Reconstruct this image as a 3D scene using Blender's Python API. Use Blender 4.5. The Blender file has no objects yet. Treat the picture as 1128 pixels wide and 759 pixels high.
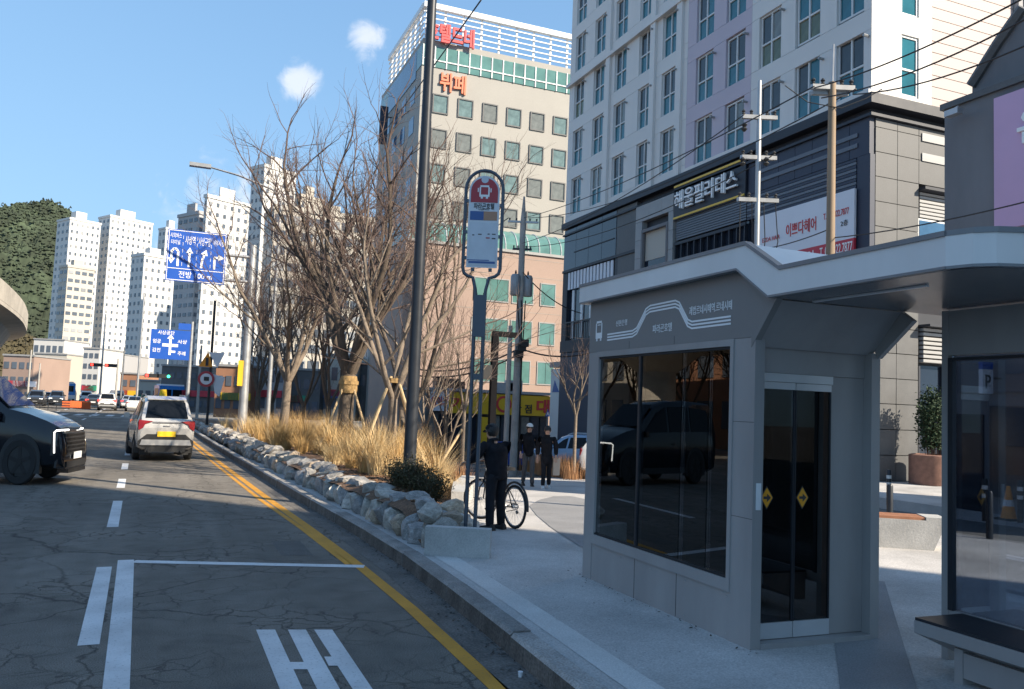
import bpy, bmesh, math, random
from mathutils import Vector, Matrix, Quaternion, noise as mnoise
R = math.radians
sc = bpy.context.scene
COL = sc.collection

# ------------------------------------------------------------------ camera
F, CX, CY, CAMZ = 915.0, 564.0, 379.5, 2.05          # in pixels of the 1128 x 759 photograph
YAW, PITCH, ROLL = R(22.152), R(4.284), R(2.3)
_fwd = Vector((math.sin(YAW)*math.cos(PITCH), math.cos(YAW)*math.cos(PITCH), math.sin(PITCH)))
_rt0 = Vector((math.cos(YAW), -math.sin(YAW), 0)); _up0 = _rt0.cross(_fwd)
RT = _rt0*math.cos(ROLL) + _up0*math.sin(ROLL); UP = _up0*math.cos(ROLL) - _rt0*math.sin(ROLL); FW = _fwd
cam = bpy.data.cameras.new('camera'); camo = bpy.data.objects.new('camera', cam); COL.objects.link(camo)
cam.sensor_fit = 'HORIZONTAL'; cam.sensor_width = 36; cam.lens = F/1128*36
cam.clip_start = .05; cam.clip_end = 6000
camo.matrix_world = Matrix(((RT.x, UP.x, -FW.x, 0), (RT.y, UP.y, -FW.y, 0), (RT.z, UP.z, -FW.z, CAMZ), (0, 0, 0, 1)))
sc.camera = camo

# ------------------------------------------------------------------ sun, sky, exposure
SUN_AZ = R(41.5); SUN_EL = R(33)
SUNV = Vector((math.sin(SUN_AZ)*math.cos(SUN_EL), -math.cos(SUN_AZ)*math.cos(SUN_EL), math.sin(SUN_EL)))
sun = bpy.data.lights.new('sun', 'SUN'); suno = bpy.data.objects.new('sun', sun); COL.objects.link(suno)
sun.energy = 5.0; sun.angle = R(.53); sun.color = (1, .87, .69)
suno.rotation_euler = SUNV.to_track_quat('Z', 'Y').to_euler(); suno.location = (20, -20, 40)
wld = bpy.data.worlds.new('World'); sc.world = wld; wld.use_nodes = True
wn, wl = wld.node_tree.nodes, wld.node_tree.links; wn.clear()
wo = wn.new('ShaderNodeOutputWorld'); bg = wn.new('ShaderNodeBackground'); sky = wn.new('ShaderNodeTexSky')
sky.sky_type = 'NISHITA'; sky.sun_disc = False; sky.sun_elevation = SUN_EL
sky.sun_rotation = math.pi - SUN_AZ; sky.air_density = 1.0; sky.dust_density = .2; sky.ozone_density = 1.2
bg.inputs[1].default_value = .14
wl.new(bg.outputs[0], wo.inputs[0])
sc.view_settings.view_transform = 'Standard'; sc.view_settings.look = 'None'
sc.view_settings.exposure = .95; sc.view_settings.gamma = 1
sc.render.engine = 'CYCLES'
try:
    sc.cycles.max_bounces = 6; sc.cycles.transparent_max_bounces = 12; sc.cycles.use_denoising = True
except Exception: pass

# soften the sky's gradient evenly, as the phone's tone curve does: s*g / (1 + s*g/A)
def vmath(op, a, b):
    x = wn.new('ShaderNodeVectorMath'); x.operation = op
    for i, v in enumerate((a, b)):
        if isinstance(v, tuple): x.inputs[i].default_value = v
        else: wl.new(v, x.inputs[i])
    return x.outputs[0]
_g = vmath('MULTIPLY', sky.outputs[0], (1.5, 1.95, 2.35))
SKYC = vmath('DIVIDE', _g, vmath('ADD', vmath('MULTIPLY', _g, (1/2.2, 1/3.6, 1/5.2)), (1.0, 1.0, 1.0)))
def ray(px, py): return RT*((px-CX)/F) - UP*((py-CY)/F) + FW
CO = Vector((0, 0, CAMZ))
# small white cloud puffs in the sky
def cloud_nodes():
    tc = wn.new('ShaderNodeTexCoord')
    nz = wn.new('ShaderNodeTexNoise'); nz.inputs['Scale'].default_value = 26; nz.inputs['Detail'].default_value = 6
    nz.inputs['Roughness'].default_value = .62; nz.inputs['Distortion'].default_value = .6
    wl.new(tc.outputs['Generated'], nz.inputs['Vector'])
    acc = None
    for (px, py, w, st) in [(328, 90, .046, .60), (408, 42, .046, .54), (240, 245, .16, .40)]:
        d = ray(px, py).normalized()
        sb = wn.new('ShaderNodeVectorMath'); sb.operation = 'DISTANCE'; sb.inputs[1].default_value = d
        wl.new(tc.outputs['Generated'], sb.inputs[0])
        mr = wn.new('ShaderNodeMapRange'); mr.inputs[1].default_value = w; mr.inputs[2].default_value = 0
        mr.inputs[3].default_value = 0; mr.inputs[4].default_value = 1; mr.interpolation_type = 'SMOOTHSTEP'
        wl.new(sb.outputs['Value'], mr.inputs[0])
        ml = wn.new('ShaderNodeMath'); ml.operation = 'MULTIPLY'; ml.inputs[1].default_value = st
        wl.new(mr.outputs[0], ml.inputs[0])
        if acc is None: acc = ml.outputs[0]
        else:
            mx = wn.new('ShaderNodeMath'); mx.operation = 'MAXIMUM'
            wl.new(acc, mx.inputs[0]); wl.new(ml.outputs[0], mx.inputs[1]); acc = mx.outputs[0]
    ad = wn.new('ShaderNodeMath'); ad.operation = 'ADD'; wl.new(acc, ad.inputs[0]); wl.new(nz.outputs[0], ad.inputs[1])
    rp = wn.new('ShaderNodeMapRange'); rp.inputs[1].default_value = .74; rp.inputs[2].default_value = 1.12; rp.inputs[4].default_value = .8
    rp.interpolation_type = 'SMOOTHSTEP'
    wl.new(ad.outputs[0], rp.inputs[0])
    mix = wn.new('ShaderNodeMixRGB'); mix.inputs[2].default_value = (3.6, 3.8, 4.2, 1)
    wl.new(rp.outputs[0], mix.inputs[0]); wl.new(SKYC, mix.inputs[1]); wl.new(mix.outputs[0], bg.inputs[0])
cloud_nodes()

# ------------------------------------------------------------------ pixel -> place
def onX(px, py, X): r = ray(px, py); return CO + r*(X/r.x)
def onY(px, py, Y): r = ray(px, py); return CO + r*(Y/r.y)
def onZ(px, py, Z): r = ray(px, py); return CO + r*((Z-CAMZ)/r.z)
def onD(px, py, D): return CO + ray(px, py)*D
def lerp(a, b, t): return a + (b-a)*t
def interp(tab, y):
    if y <= tab[0][0]: return tab[0][1]
    for (a, va), (b, vb) in zip(tab, tab[1:]):
        if y <= b: return lerp(va, vb, (y-a)/(b-a))
    return tab[-1][1]
KT = [(-40, 2.3), (0, 2.58), (5, 2.66), (7, 2.75), (10, 2.83), (12.3, 2.76), (17, 2.5), (27, 2.0), (38, 1.5), (50, 1.05), (120, -2.2), (400, -14)]
def K(y): return interp(KT, y)                    # road-side foot of the kerb
RT_ = [(10.4, 3.55), (11, 3.95), (12.4, 4.4), (14.5, 5.0), (18, 6.5), (24, 8.4), (34, 11), (60, 16)]
def RB(y): return interp(RT_, y)                  # path-side border of the planter
def smooth(t): t = max(0, min(1, t)); return t*t*(3-2*t)
def P(x, y):                                      # height of the paved plaza
    h = 0 if y < 11 else (.02*(y-11) if y < 20 else .18 + .055*(min(y, 46)-20))
    return .15 - h*smooth((x-K(y)-.9)/1.6)
def onP(px, py, dz=0):
    r = ray(px, py); t = 3.0
    while t < 120:
        p = CO + r*t
        if p.z <= P(p.x, p.y)+dz: return p
        t += .03
    return CO + r*t

# ------------------------------------------------------------------ materials
MATS = {}
def mat(name, col, rough=.6, metal=0, var=.12, vscale=3, bump=0, bscale=40, spec=.5, grain=0, gscale=120, emit=None, streak=0, rand=0):
    if name in MATS: return MATS[name]
    m = bpy.data.materials.new(name); m.use_nodes = True; nt = m.node_tree; n, l = nt.nodes, nt.links
    b = n['Principled BSDF']; b.inputs['Roughness'].default_value = rough; b.inputs['Metallic'].default_value = metal
    b.inputs['Specular IOR Level'].default_value = spec
    c = (*col, 1)
    tc = n.new('ShaderNodeTexCoord')
    out = None
    if var:
        nz = n.new('ShaderNodeTexNoise'); nz.inputs['Scale'].default_value = vscale; nz.inputs['Detail'].default_value = 5; nz.inputs['Roughness'].default_value = .6
        if streak:
            mp = n.new('ShaderNodeMapping'); mp.inputs['Scale'].default_value = (1, 1, streak)
            l.new(tc.outputs['Object'], mp.inputs[0]); l.new(mp.outputs[0], nz.inputs['Vector'])
        else: l.new(tc.outputs['Object'], nz.inputs['Vector'])
        rp = n.new('ShaderNodeMapRange'); rp.inputs[1].default_value = .28; rp.inputs[2].default_value = .72
        rp.inputs[3].default_value = 1-var; rp.inputs[4].default_value = 1+var
        l.new(nz.outputs[0], rp.inputs[0])
        last = rp.outputs[0]
        if grain:
            g = n.new('ShaderNodeTexNoise'); g.inputs['Scale'].default_value = gscale; g.inputs['Detail'].default_value = 2
            l.new(tc.outputs['Object'], g.inputs['Vector'])
            r2 = n.new('ShaderNodeMapRange'); r2.inputs[1].default_value = .3; r2.inputs[2].default_value = .7; r2.inputs[3].default_value = 1-grain; r2.inputs[4].default_value = 1+grain
            l.new(g.outputs[0], r2.inputs[0])
            mu = n.new('ShaderNodeMath'); mu.operation = 'MULTIPLY'; l.new(last, mu.inputs[0]); l.new(r2.outputs[0], mu.inputs[1]); last = mu.outputs[0]
        if rand:
            oi = n.new('ShaderNodeObjectInfo'); r3 = n.new('ShaderNodeMapRange'); r3.inputs[3].default_value = 1-rand; r3.inputs[4].default_value = 1+rand; l.new(oi.outputs['Random'], r3.inputs[0])
            mu2 = n.new('ShaderNodeMath'); mu2.operation = 'MULTIPLY'; l.new(last, mu2.inputs[0]); l.new(r3.outputs[0], mu2.inputs[1]); last = mu2.outputs[0]
        mm = n.new('ShaderNodeVectorMath'); mm.operation = 'MULTIPLY'; mm.inputs[0].default_value = col
        l.new(last, mm.inputs[1]); l.new(mm.outputs[0], b.inputs['Base Color'])
        rr = n.new('ShaderNodeMapRange'); rr.inputs[3].default_value = max(0, rough-.08); rr.inputs[4].default_value = min(1, rough+.08)
        l.new(nz.outputs[0], rr.inputs[0]); l.new(rr.outputs[0], b.inputs['Roughness'])
    else: b.inputs['Base Color'].default_value = c
    if bump:
        nb = n.new('ShaderNodeTexNoise'); nb.inputs['Scale'].default_value = bscale; nb.inputs['Detail'].default_value = 5
        l.new(tc.outputs['Object'], nb.inputs['Vector'])
        bp = n.new('ShaderNodeBump'); bp.inputs['Strength'].default_value = bump; bp.inputs['Distance'].default_value = .02
        l.new(nb.outputs[0], bp.inputs['Height']); l.new(bp.outputs[0], b.inputs['Normal'])
    if emit:
        b.inputs['Emission Color'].default_value = (*emit[:3], 1); b.inputs['Emission Strength'].default_value = emit[3]
    MATS[name] = m; return m

def asphalt():
    m = bpy.data.materials.new('asphalt'); m.use_nodes = True; nt = m.node_tree; n, l = nt.nodes, nt.links
    b = n['Principled BSDF']; b.inputs['Roughness'].default_value = .88; b.inputs['Specular IOR Level'].default_value = .3
    tc = n.new('ShaderNodeTexCoord')
    def N(sc_, det=4, dist=0):
        x = n.new('ShaderNodeTexNoise'); x.inputs['Scale'].default_value = sc_; x.inputs['Detail'].default_value = det; x.inputs['Distortion'].default_value = dist
        l.new(tc.outputs['Object'], x.inputs['Vector']); return x
    def MR(src, a, b_, c, d):
        x = n.new('ShaderNodeMapRange'); x.inputs[1].default_value = a; x.inputs[2].default_value = b_; x.inputs[3].default_value = c; x.inputs[4].default_value = d
        l.new(src, x.inputs[0]); return x.outputs[0]
    def M2(op, a, b_):
        x = n.new('ShaderNodeMath'); x.operation = op
        for i, v in enumerate((a, b_)):
            if isinstance(v, (int, float)): x.inputs[i].default_value = v
            else: l.new(v, x.inputs[i])
        return x.outputs[0]
    big = MR(N(.35, 5).outputs[0], .3, .7, .78, 1.2)
    mid = MR(N(3, 5).outputs[0], .3, .7, .86, 1.14)
    fine = MR(N(95, 3).outputs[0], .3, .7, .55, 1.5)
    # cracks: warped cell borders, present only in some places
    wp = N(1.7, 5); vm = n.new('ShaderNodeVectorMath'); vm.operation = 'MULTIPLY_ADD'; vm.inputs[1].default_value = (.55, .55, 0)
    l.new(wp.outputs['Color'], vm.inputs[0]); l.new(tc.outputs['Object'], vm.inputs[2])
    wp2 = N(14, 3); vm2 = n.new('ShaderNodeVectorMath'); vm2.operation = 'MULTIPLY_ADD'; vm2.inputs[1].default_value = (.07, .07, 0)
    l.new(wp2.outputs['Color'], vm2.inputs[0]); l.new(vm.outputs[0], vm2.inputs[2])
    def crack(scale, width, msc, lo, hi):
        v = n.new('ShaderNodeTexVoronoi'); v.feature = 'DISTANCE_TO_EDGE'; v.inputs['Scale'].default_value = scale
        l.new(vm2.outputs[0], v.inputs['Vector'])
        line = MR(v.outputs['Distance'], 0, width, 1, 0)
        return M2('MULTIPLY', line, MR(N(msc, 3).outputs[0], lo, hi, 0, 1))
    c1 = crack(1.1, .015, .55, .47, .60); c2 = crack(3.6, .045, .7, .48, .58); c3 = crack(.33, .007, .2, .35, .5)
    cr = M2('MAXIMUM', M2('MAXIMUM', c1, c2), c3)
    mp_ = n.new('ShaderNodeMapping'); mp_.inputs['Scale'].default_value = (1.6, .05, 1); l.new(tc.outputs['Object'], mp_.inputs[0])
    tr_ = n.new('ShaderNodeTexNoise'); tr_.inputs['Scale'].default_value = 1; tr_.inputs['Detail'].default_value = 3; l.new(mp_.outputs[0], tr_.inputs['Vector'])
    sp_ = MR(N(1.1, 6, .8).outputs[0], .60, .72, 1, .72)
    k = M2('MULTIPLY', M2('MULTIPLY', M2('MULTIPLY', big, mid), M2('MULTIPLY', MR(tr_.outputs[0], .3, .7, .84, 1.18), sp_)), fine)
    k = M2('MULTIPLY', k, M2('SUBTRACT', 1, M2('MULTIPLY', cr, .62)))
    mm = n.new('ShaderNodeVectorMath'); mm.operation = 'MULTIPLY'; mm.inputs[0].default_value = (.165, .150, .130)
    l.new(k, mm.inputs[1]); l.new(mm.outputs[0], b.inputs['Base Color'])
    bp = n.new('ShaderNodeBump'); bp.inputs['Strength'].default_value = .45; bp.inputs['Distance'].default_value = .012
    l.new(M2('SUBTRACT', fine, M2('MULTIPLY', cr, 1.5)), bp.inputs['Height']); l.new(bp.outputs[0], b.inputs['Normal'])
    return m
MATS['asphalt'] = asphalt()

def paint_mat(name, col, wear=.5):
    """road paint worn through in flecks and along cracks"""
    m = bpy.data.materials.new(name); m.use_nodes = True; n, l = m.node_tree.nodes, m.node_tree.links
    b = n['Principled BSDF']; b.inputs['Roughness'].default_value = .75
    tc = n.new('ShaderNodeTexCoord')
    a = n.new('ShaderNodeTexNoise'); a.inputs['Scale'].default_value = 38; a.inputs['Detail'].default_value = 6; a.inputs['Roughness'].default_value = .75
    c = n.new('ShaderNodeTexNoise'); c.inputs['Scale'].default_value = 2.2; c.inputs['Detail'].default_value = 4
    for x in (a, c): l.new(tc.outputs['Object'], x.inputs['Vector'])
    r1 = n.new('ShaderNodeMapRange'); r1.inputs[1].default_value = .56; r1.inputs[2].default_value = .66; r1.inputs[4].default_value = wear; l.new(a.outputs[0], r1.inputs[0])
    r2 = n.new('ShaderNodeMapRange'); r2.inputs[1].default_value = .3; r2.inputs[2].default_value = .7; r2.inputs[3].default_value = .8; r2.inputs[4].default_value = 1.08; l.new(c.outputs[0], r2.inputs[0])
    sc_ = n.new('ShaderNodeVectorMath'); sc_.operation = 'MULTIPLY'; sc_.inputs[0].default_value = col; l.new(r2.outputs[0], sc_.inputs[1])
    mx = n.new('ShaderNodeMixRGB'); mx.inputs[2].default_value = (.09, .088, .085, 1); l.new(r1.outputs[0], mx.inputs[0]); l.new(sc_.outputs[0], mx.inputs[1])
    l.new(mx.outputs[0], b.inputs['Base Color']); MATS[name] = m; return m

def glass_mat(name, tint, refl=.12, rough=.0, refl_tint=(1, 1, 1)):
    m = bpy.data.materials.new(name); m.use_nodes = True; n, l = m.node_tree.nodes, m.node_tree.links; n.clear()
    o = n.new('ShaderNodeOutputMaterial'); t = n.new('ShaderNodeBsdfTransparent'); t.inputs[0].default_value = (*tint, 1)
    g = n.new('ShaderNodeBsdfGlossy'); g.inputs['Roughness'].default_value = rough; g.inputs[0].default_value = (*refl_tint, 1)
    fr = n.new('ShaderNodeFresnel'); fr.inputs[0].default_value = 1.5
    mr = n.new('ShaderNodeMapRange'); mr.inputs[3].default_value = refl-.04; mr.inputs[4].default_value = 1; l.new(fr.outputs[0], mr.inputs[0])
    x = n.new('ShaderNodeMixShader'); l.new(mr.outputs[0], x.inputs[0]); l.new(t.outputs[0], x.inputs[1]); l.new(g.outputs[0], x.inputs[2]); l.new(x.outputs[0], o.inputs[0])
    MATS[name] = m; return m

# ------------------------------------------------------------------ mesh helpers
class MB:
    def __init__(s): s.v = []; s.f = []
    def add(s, vs, fs):
        o = len(s.v); s.v += [tuple(p) for p in vs]; s.f += [tuple(i+o for i in f) for f in fs]; return s
    def box(s, x0, x1, y0, y1, z0, z1, M=None):
        vs = [Vector(p) for p in ((x0, y0, z0), (x1, y0, z0), (x1, y1, z0), (x0, y1, z0), (x0, y0, z1), (x1, y0, z1), (x1, y1, z1), (x0, y1, z1))]
        if M is not None: vs = [M @ p for p in vs]
        return s.add(vs, [(0, 3, 2, 1), (4, 5, 6, 7), (0, 1, 5, 4), (1, 2, 6, 5), (2, 3, 7, 6), (3, 0, 4, 7)])
    def prism(s, pts, off):
        """closed planar outline (3-D points) pushed along off"""
        n = len(pts); a = [Vector(p) for p in pts]; b = [p+Vector(off) for p in a]
        return s.add(a+b, [tuple(range(n))[::-1], tuple(range(n, 2*n))] + [(i, (i+1) % n, n+(i+1) % n, n+i) for i in range(n)])
    def poly(s, pts): return s.add(pts, [tuple(range(len(pts)))])
    def tube(s, path, rad, n=6, cap=True):
        path = [Vector(p) for p in path]; k = len(path)
        if not isinstance(rad, (list, tuple)): rad = [rad]*k
        vs = []; prev = None
        for i, p in enumerate(path):
            d = (path[min(i+1, k-1)]-path[max(i-1, 0)])
            if d.length < 1e-9: d = Vector((0, 0, 1))
            d.normalize()
            if prev is None:
                a = Vector((0, 0, 1)) if abs(d.z) < .9 else Vector((1, 0, 0)); u = d.cross(a).normalized()
            else:
                u = prev - d*prev.dot(d)
                u = u.normalized() if u.length > 1e-6 else d.orthogonal().normalized()
            prev = u; w = d.cross(u)
            for j in range(n):
                t = 2*math.pi*j/n; vs.append(p + (u*math.cos(t)+w*math.sin(t))*rad[i])
        fs = [(i*n+j, i*n+(j+1) % n, (i+1)*n+(j+1) % n, (i+1)*n+j) for i in range(k-1) for j in range(n)]
        if cap: fs += [tuple(range(n))[::-1], tuple((k-1)*n+j for j in range(n))]
        return s.add(vs, fs)
    def disc(s, c, ax, r, t, n=16):
        c = Vector(c); ax = Vector(ax).normalized(); return s.tube([c-ax*t/2, c+ax*t/2], r, n)
    def lathe(s, prof, n=12, M=None):
        vs = []
        for r, z in prof:
            for j in range(n):
                t = 2*math.pi*j/n; p = Vector((r*math.cos(t), r*math.sin(t), z)); vs.append(M @ p if M is not None else p)
        k = len(prof)
        return s.add(vs, [(i*n+j, i*n+(j+1) % n, (i+1)*n+(j+1) % n, (i+1)*n+j) for i in range(k-1) for j in range(n)] + [tuple(range(n))[::-1], tuple((k-1)*n+j for j in range(n))])
    def tf(s, M): s.v = [tuple(M @ Vector(p)) for p in s.v]; return s
    def mesh(s, name, m, smooth=None):
        me = bpy.data.meshes.new(name); me.from_pydata(s.v, [], s.f); me.update()
        me.materials.append(MATS[m] if isinstance(m, str) else m)
        if smooth is not None:
            me.shade_smooth()
            if smooth < 180: me.set_sharp_from_angle(angle=R(smooth))
        return me
def link(name, data): o = bpy.data.objects.new(name, data); COL.objects.link(o); return o
def setp(o, parent):
    o.parent = parent; o.matrix_parent_inverse = parent.matrix_basis.inverted() if parent.parent is None else (parent.parent.matrix_basis @ parent.matrix_parent_inverse @ parent.matrix_basis).inverted()
def tag(o, label=None, cat=None, group=None, kind=None):
    if label: o['label'] = label
    if cat: o['category'] = cat
    if group: o['group'] = group
    if kind: o['kind'] = kind
    return o
def root(name, loc, label, cat, group=None, rz=0):
    e = bpy.data.objects.new(name, None); COL.objects.link(e); e.location = loc; e.rotation_euler = (0, 0, rz); e.empty_display_size = .2
    e.matrix_basis = Matrix.Translation(loc) @ Matrix.Rotation(rz, 4, 'Z')
    return tag(e, label, cat, group)
def part(name, mb, m, parent, smooth=None, local=False, label=None, kind=None):
    """part built in world coordinates (or in the parent's own when local)"""
    o = link(name, mb.mesh(name, m, smooth))
    if local: o.parent = parent
    else: setp(o, parent)
    if label: o['label'] = label
    if kind: o['kind'] = kind
    return o
def thing(name, mb, m, label, cat, group=None, kind=None, smooth=None):
    """a thing of one mesh; its origin goes to the middle of its foot"""
    xs = [v[0] for v in mb.v]; ys = [v[1] for v in mb.v]; zs = [v[2] for v in mb.v]
    c = Vector(((min(xs)+max(xs))/2, (min(ys)+max(ys))/2, min(zs)))
    mb.v = [(v[0]-c.x, v[1]-c.y, v[2]-c.z) for v in mb.v]
    o = link(name, mb.mesh(name, m, smooth)); o.location = c
    return tag(o, label, cat, group, kind)
def struct(name, mb, m, smooth=None): o = link(name, mb.mesh(name, m, smooth)); o['kind'] = 'structure'; return o
def copy_tree(o, parent=None):
    c = o.copy(); COL.objects.link(c)
    if parent is not None: c.parent = parent
    for ch in [x for x in bpy.data.objects if x.parent == o]: copy_tree(ch, c)
    return c
_unit = {}
def unit_box(m):
    if m not in _unit: _unit[m] = MB().box(-.5, .5, -.5, .5, -.5, .5).mesh('block', m)
    return _unit[m]
def piece(name, m, x0, x1, y0, y1, z0, z1, parent):
    """box-shaped piece that shares one mesh with all alike pieces (world coordinates)"""
    o = link(name, unit_box(m)); setp(o, parent)
    o.location = ((x0+x1)/2, (y0+y1)/2, (z0+z1)/2); o.scale = (max(x1-x0, 1e-4), max(y1-y0, 1e-4), max(z1-z0, 1e-4)); return o
def inst(name, me, parent, loc, rz=0, scale=(1, 1, 1)):
    o = link(name, me); setp(o, parent); o.location = loc; o.rotation_euler = (0, 0, rz); o.scale = scale; return o

TMP = bpy.data.scenes.new('workbench')       # small scene of its own, so that evaluating one object stays quick
def bake(o):
    TMP.collection.objects.link(o); vl = TMP.view_layers[0]; vl.update()
    return bpy.data.meshes.new_from_object(o.evaluated_get(vl.depsgraph))
def text_mb(txt, size, depth=.01, bold=.0, xs=1, align='CENTER'):
    """lettering as a mesh in its own xy plane (x to the right, y up, z out)"""
    cu = bpy.data.curves.new('lettering', 'FONT'); cu.body = txt; cu.size = size; cu.extrude = depth/2; cu.offset = bold; cu.align_x = align; cu.align_y = 'CENTER'; cu.resolution_u = 3
    o = bpy.data.objects.new('lettering', cu); me = bake(o)
    mb = MB(); mb.v = [(v.co.x*xs, v.co.y, v.co.z) for v in me.vertices]; mb.f = [tuple(p.vertices) for p in me.polygons]
    bpy.data.objects.remove(o); bpy.data.curves.remove(cu); bpy.data.meshes.remove(me); return mb
def frame_M(c, right, up):
    r = Vector(right).normalized(); u = Vector(up); u = (u - r*u.dot(r)).normalized(); n = r.cross(u); c = Vector(c)
    return Matrix(((r.x, u.x, n.x, c.x), (r.y, u.y, n.y, c.y), (r.z, u.z, n.z, c.z), (0, 0, 0, 1)))
def text_fit(txt, w, h, depth=.01, bold=0):
    """lettering scaled to an exact width and height, centred"""
    mb = text_mb(txt, 1, depth, bold)
    xs = [v[0] for v in mb.v]; ys = [v[1] for v in mb.v]
    sx = w/max(1e-6, max(xs)-min(xs)); sy = h/max(1e-6, max(ys)-min(ys)); cx = (min(xs)+max(xs))/2; cy = (min(ys)+max(ys))/2
    mb.v = [((v[0]-cx)*sx, (v[1]-cy)*sy, v[2]) for v in mb.v]; return mb
FACE_W = (0, -1, 0)   # 'right' direction of a face looking towards -X (seen from the road)
FACE_S = (1, 0, 0)    # 'right' direction of a face looking towards -Y (seen from the camera)
# ------------------------------------------------------------------ palette
mat('pavement', (.43, .415, .40), .85, var=.26, vscale=.8, grain=.22, gscale=70, bump=.15, bscale=60)
mat('pavement_light', (.56, .55, .53), .85, var=.1, vscale=1.5, grain=.15, gscale=80, bump=.12, bscale=60)
mat('pavement_dark', (.23, .23, .235), .85, var=.14, vscale=1.5, grain=.2, gscale=70, bump=.12)
mat('kerb_granite', (.27, .255, .24), .85, var=.4, vscale=2.2, rand=.22, grain=.3, gscale=60, bump=.3, bscale=50)
mat('gutter', (.12, .11, .10), .9, var=.35, vscale=2.5, grain=.35, gscale=45, bump=.3)
mat('dirt', (.035, .03, .025), .95, var=.4, vscale=6)
mat('rock_pale', (.36, .335, .30), .9, rand=.25, var=.4, vscale=4, grain=.2, gscale=30, bump=.9, bscale=14)
mat('rock_grey', (.26, .255, .25), .9, rand=.25, var=.45, vscale=4, grain=.25, gscale=30, bump=.9, bscale=14)
mat('rock_tan', (.36, .29, .22), .9, rand=.25, var=.4, vscale=5, grain=.25, gscale=30, bump=.9, bscale=14)
mat('mulch', (.13, .075, .045), .95, var=.5, vscale=9, grain=.5, gscale=50, bump=.9, bscale=30)
mat('straw', (.52, .33, .13), .8, var=.25, vscale=2.5)
mat('straw_pale', (.60, .45, .24), .8, var=.25, vscale=2.5)
mat('rust_grass', (.36, .19, .09), .85, var=.3, vscale=2.5)
mat('concrete', (.42, .415, .40), .85, var=.18, vscale=2, grain=.12, gscale=60, bump=.2, bscale=30)
mat('concrete_warm', (.46, .42, .36), .85, var=.22, vscale=.6, grain=.1, gscale=20)
mat('dark_steel', (.03, .034, .042), .42, .35, var=.15)
mat('grey_steel', (.30, .31, .32), .45, .4, var=.12)
mat('galv', (.42, .43, .44), .45, .6, var=.15)
mat('white_metal', (.72, .73, .74), .45, var=.06)
mat('black_rubber', (.018, .018, .019), .75, var=.2)
mat('black_plastic', (.02, .021, .023), .5, var=.1)
mat('cable', (.015, .015, .017), .6, var=0)
mat('white_letter', (.85, .85, .85), .5, var=0)
mat('black_letter', (.03, .03, .035), .5, var=0)
paint_mat('road_white', (.66, .66, .66), .55)
paint_mat('road_yellow', (.58, .27, .022), .6)

# ------------------------------------------------------------------ ground, road, kerb, pavement
def sheet(xs, ys, zf):
    mb = MB(); nx = len(xs)
    mb.v = [(x, y, zf(x, y)) for y in ys for x in xs]
    mb.f = [(j*nx+i, j*nx+i+1, (j+1)*nx+i+1, (j+1)*nx+i) for j in range(len(ys)-1) for i in range(nx-1)]
    return mb
xs = [-1800, -600, -250, -120, -60, -40, -25, -15, -8, -4] + [k*.75 for k in range(-4, 30)] + [24, 27, 30, 36, 45, 60, 90, 150, 300, 700, 1800]
ys = [-150, -80, -40, -20, -10, -5] + [k for k in range(0, 50)] + [55, 60, 70, 85, 105, 130, 170, 250, 400, 800, 1500, 3000]
mat('ground_grey', (.15, .145, .135), .9, var=.25, vscale=.25, grain=.2, gscale=20)
struct('ground', sheet(xs, ys, lambda x, y: P(x, y)-.15-.05), 'ground_grey')

def strip(y0, y1, fa, fb, zf, step=.5):
    """ribbon that follows the street between two lines x = fa(y) and x = fb(y)"""
    mb = MB(); n = max(1, round((y1-y0)/step)); 
    for i in range(n+1):
        y = lerp(y0, y1, i/n); a, b = fa(y), fb(y)
        mb.v += [(a, y, zf(a, y)), (b, y, zf(b, y))]
    mb.f = [(2*i, 2*i+1, 2*i+3, 2*i+2) for i in range(n)]
    return mb
road = struct('road', strip(-60, 330, lambda y: -15.5 if y < 40 else -15.5-(y-40)*.12, K, lambda x, y: 0, 2), 'asphalt')
def mark(name, mb, m='road_white'): return part(name, mb, m, road)
def ribbon(pts, w0, z, w1=None):
    """flat painted line along ground points"""
    mb = MB(); pts = [Vector((p[0], p[1], 0)) for p in pts]; n = len(pts); w1 = w1 or w0
    for i, p in enumerate(pts):
        d = (pts[min(i+1, n-1)]-pts[max(i-1, 0)]).normalized(); s_ = Vector((d.y, -d.x, 0))*(lerp(w0, w1, i/max(1, n-1))/2)
        mb.v += [(p.x-s_.x, p.y-s_.y, z), (p.x+s_.x, p.y+s_.y, z)]
    mb.f = [(2*i, 2*i+1, 2*i+3, 2*i+2) for i in range(n-1)]
    return mb
# gutter of dirt-darkened concrete in front of the kerb
part('gutter', strip(-20, 70, lambda y: K(y)-.30, lambda y: K(y)+.02, lambda x, y: .004), 'gutter', road)
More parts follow.
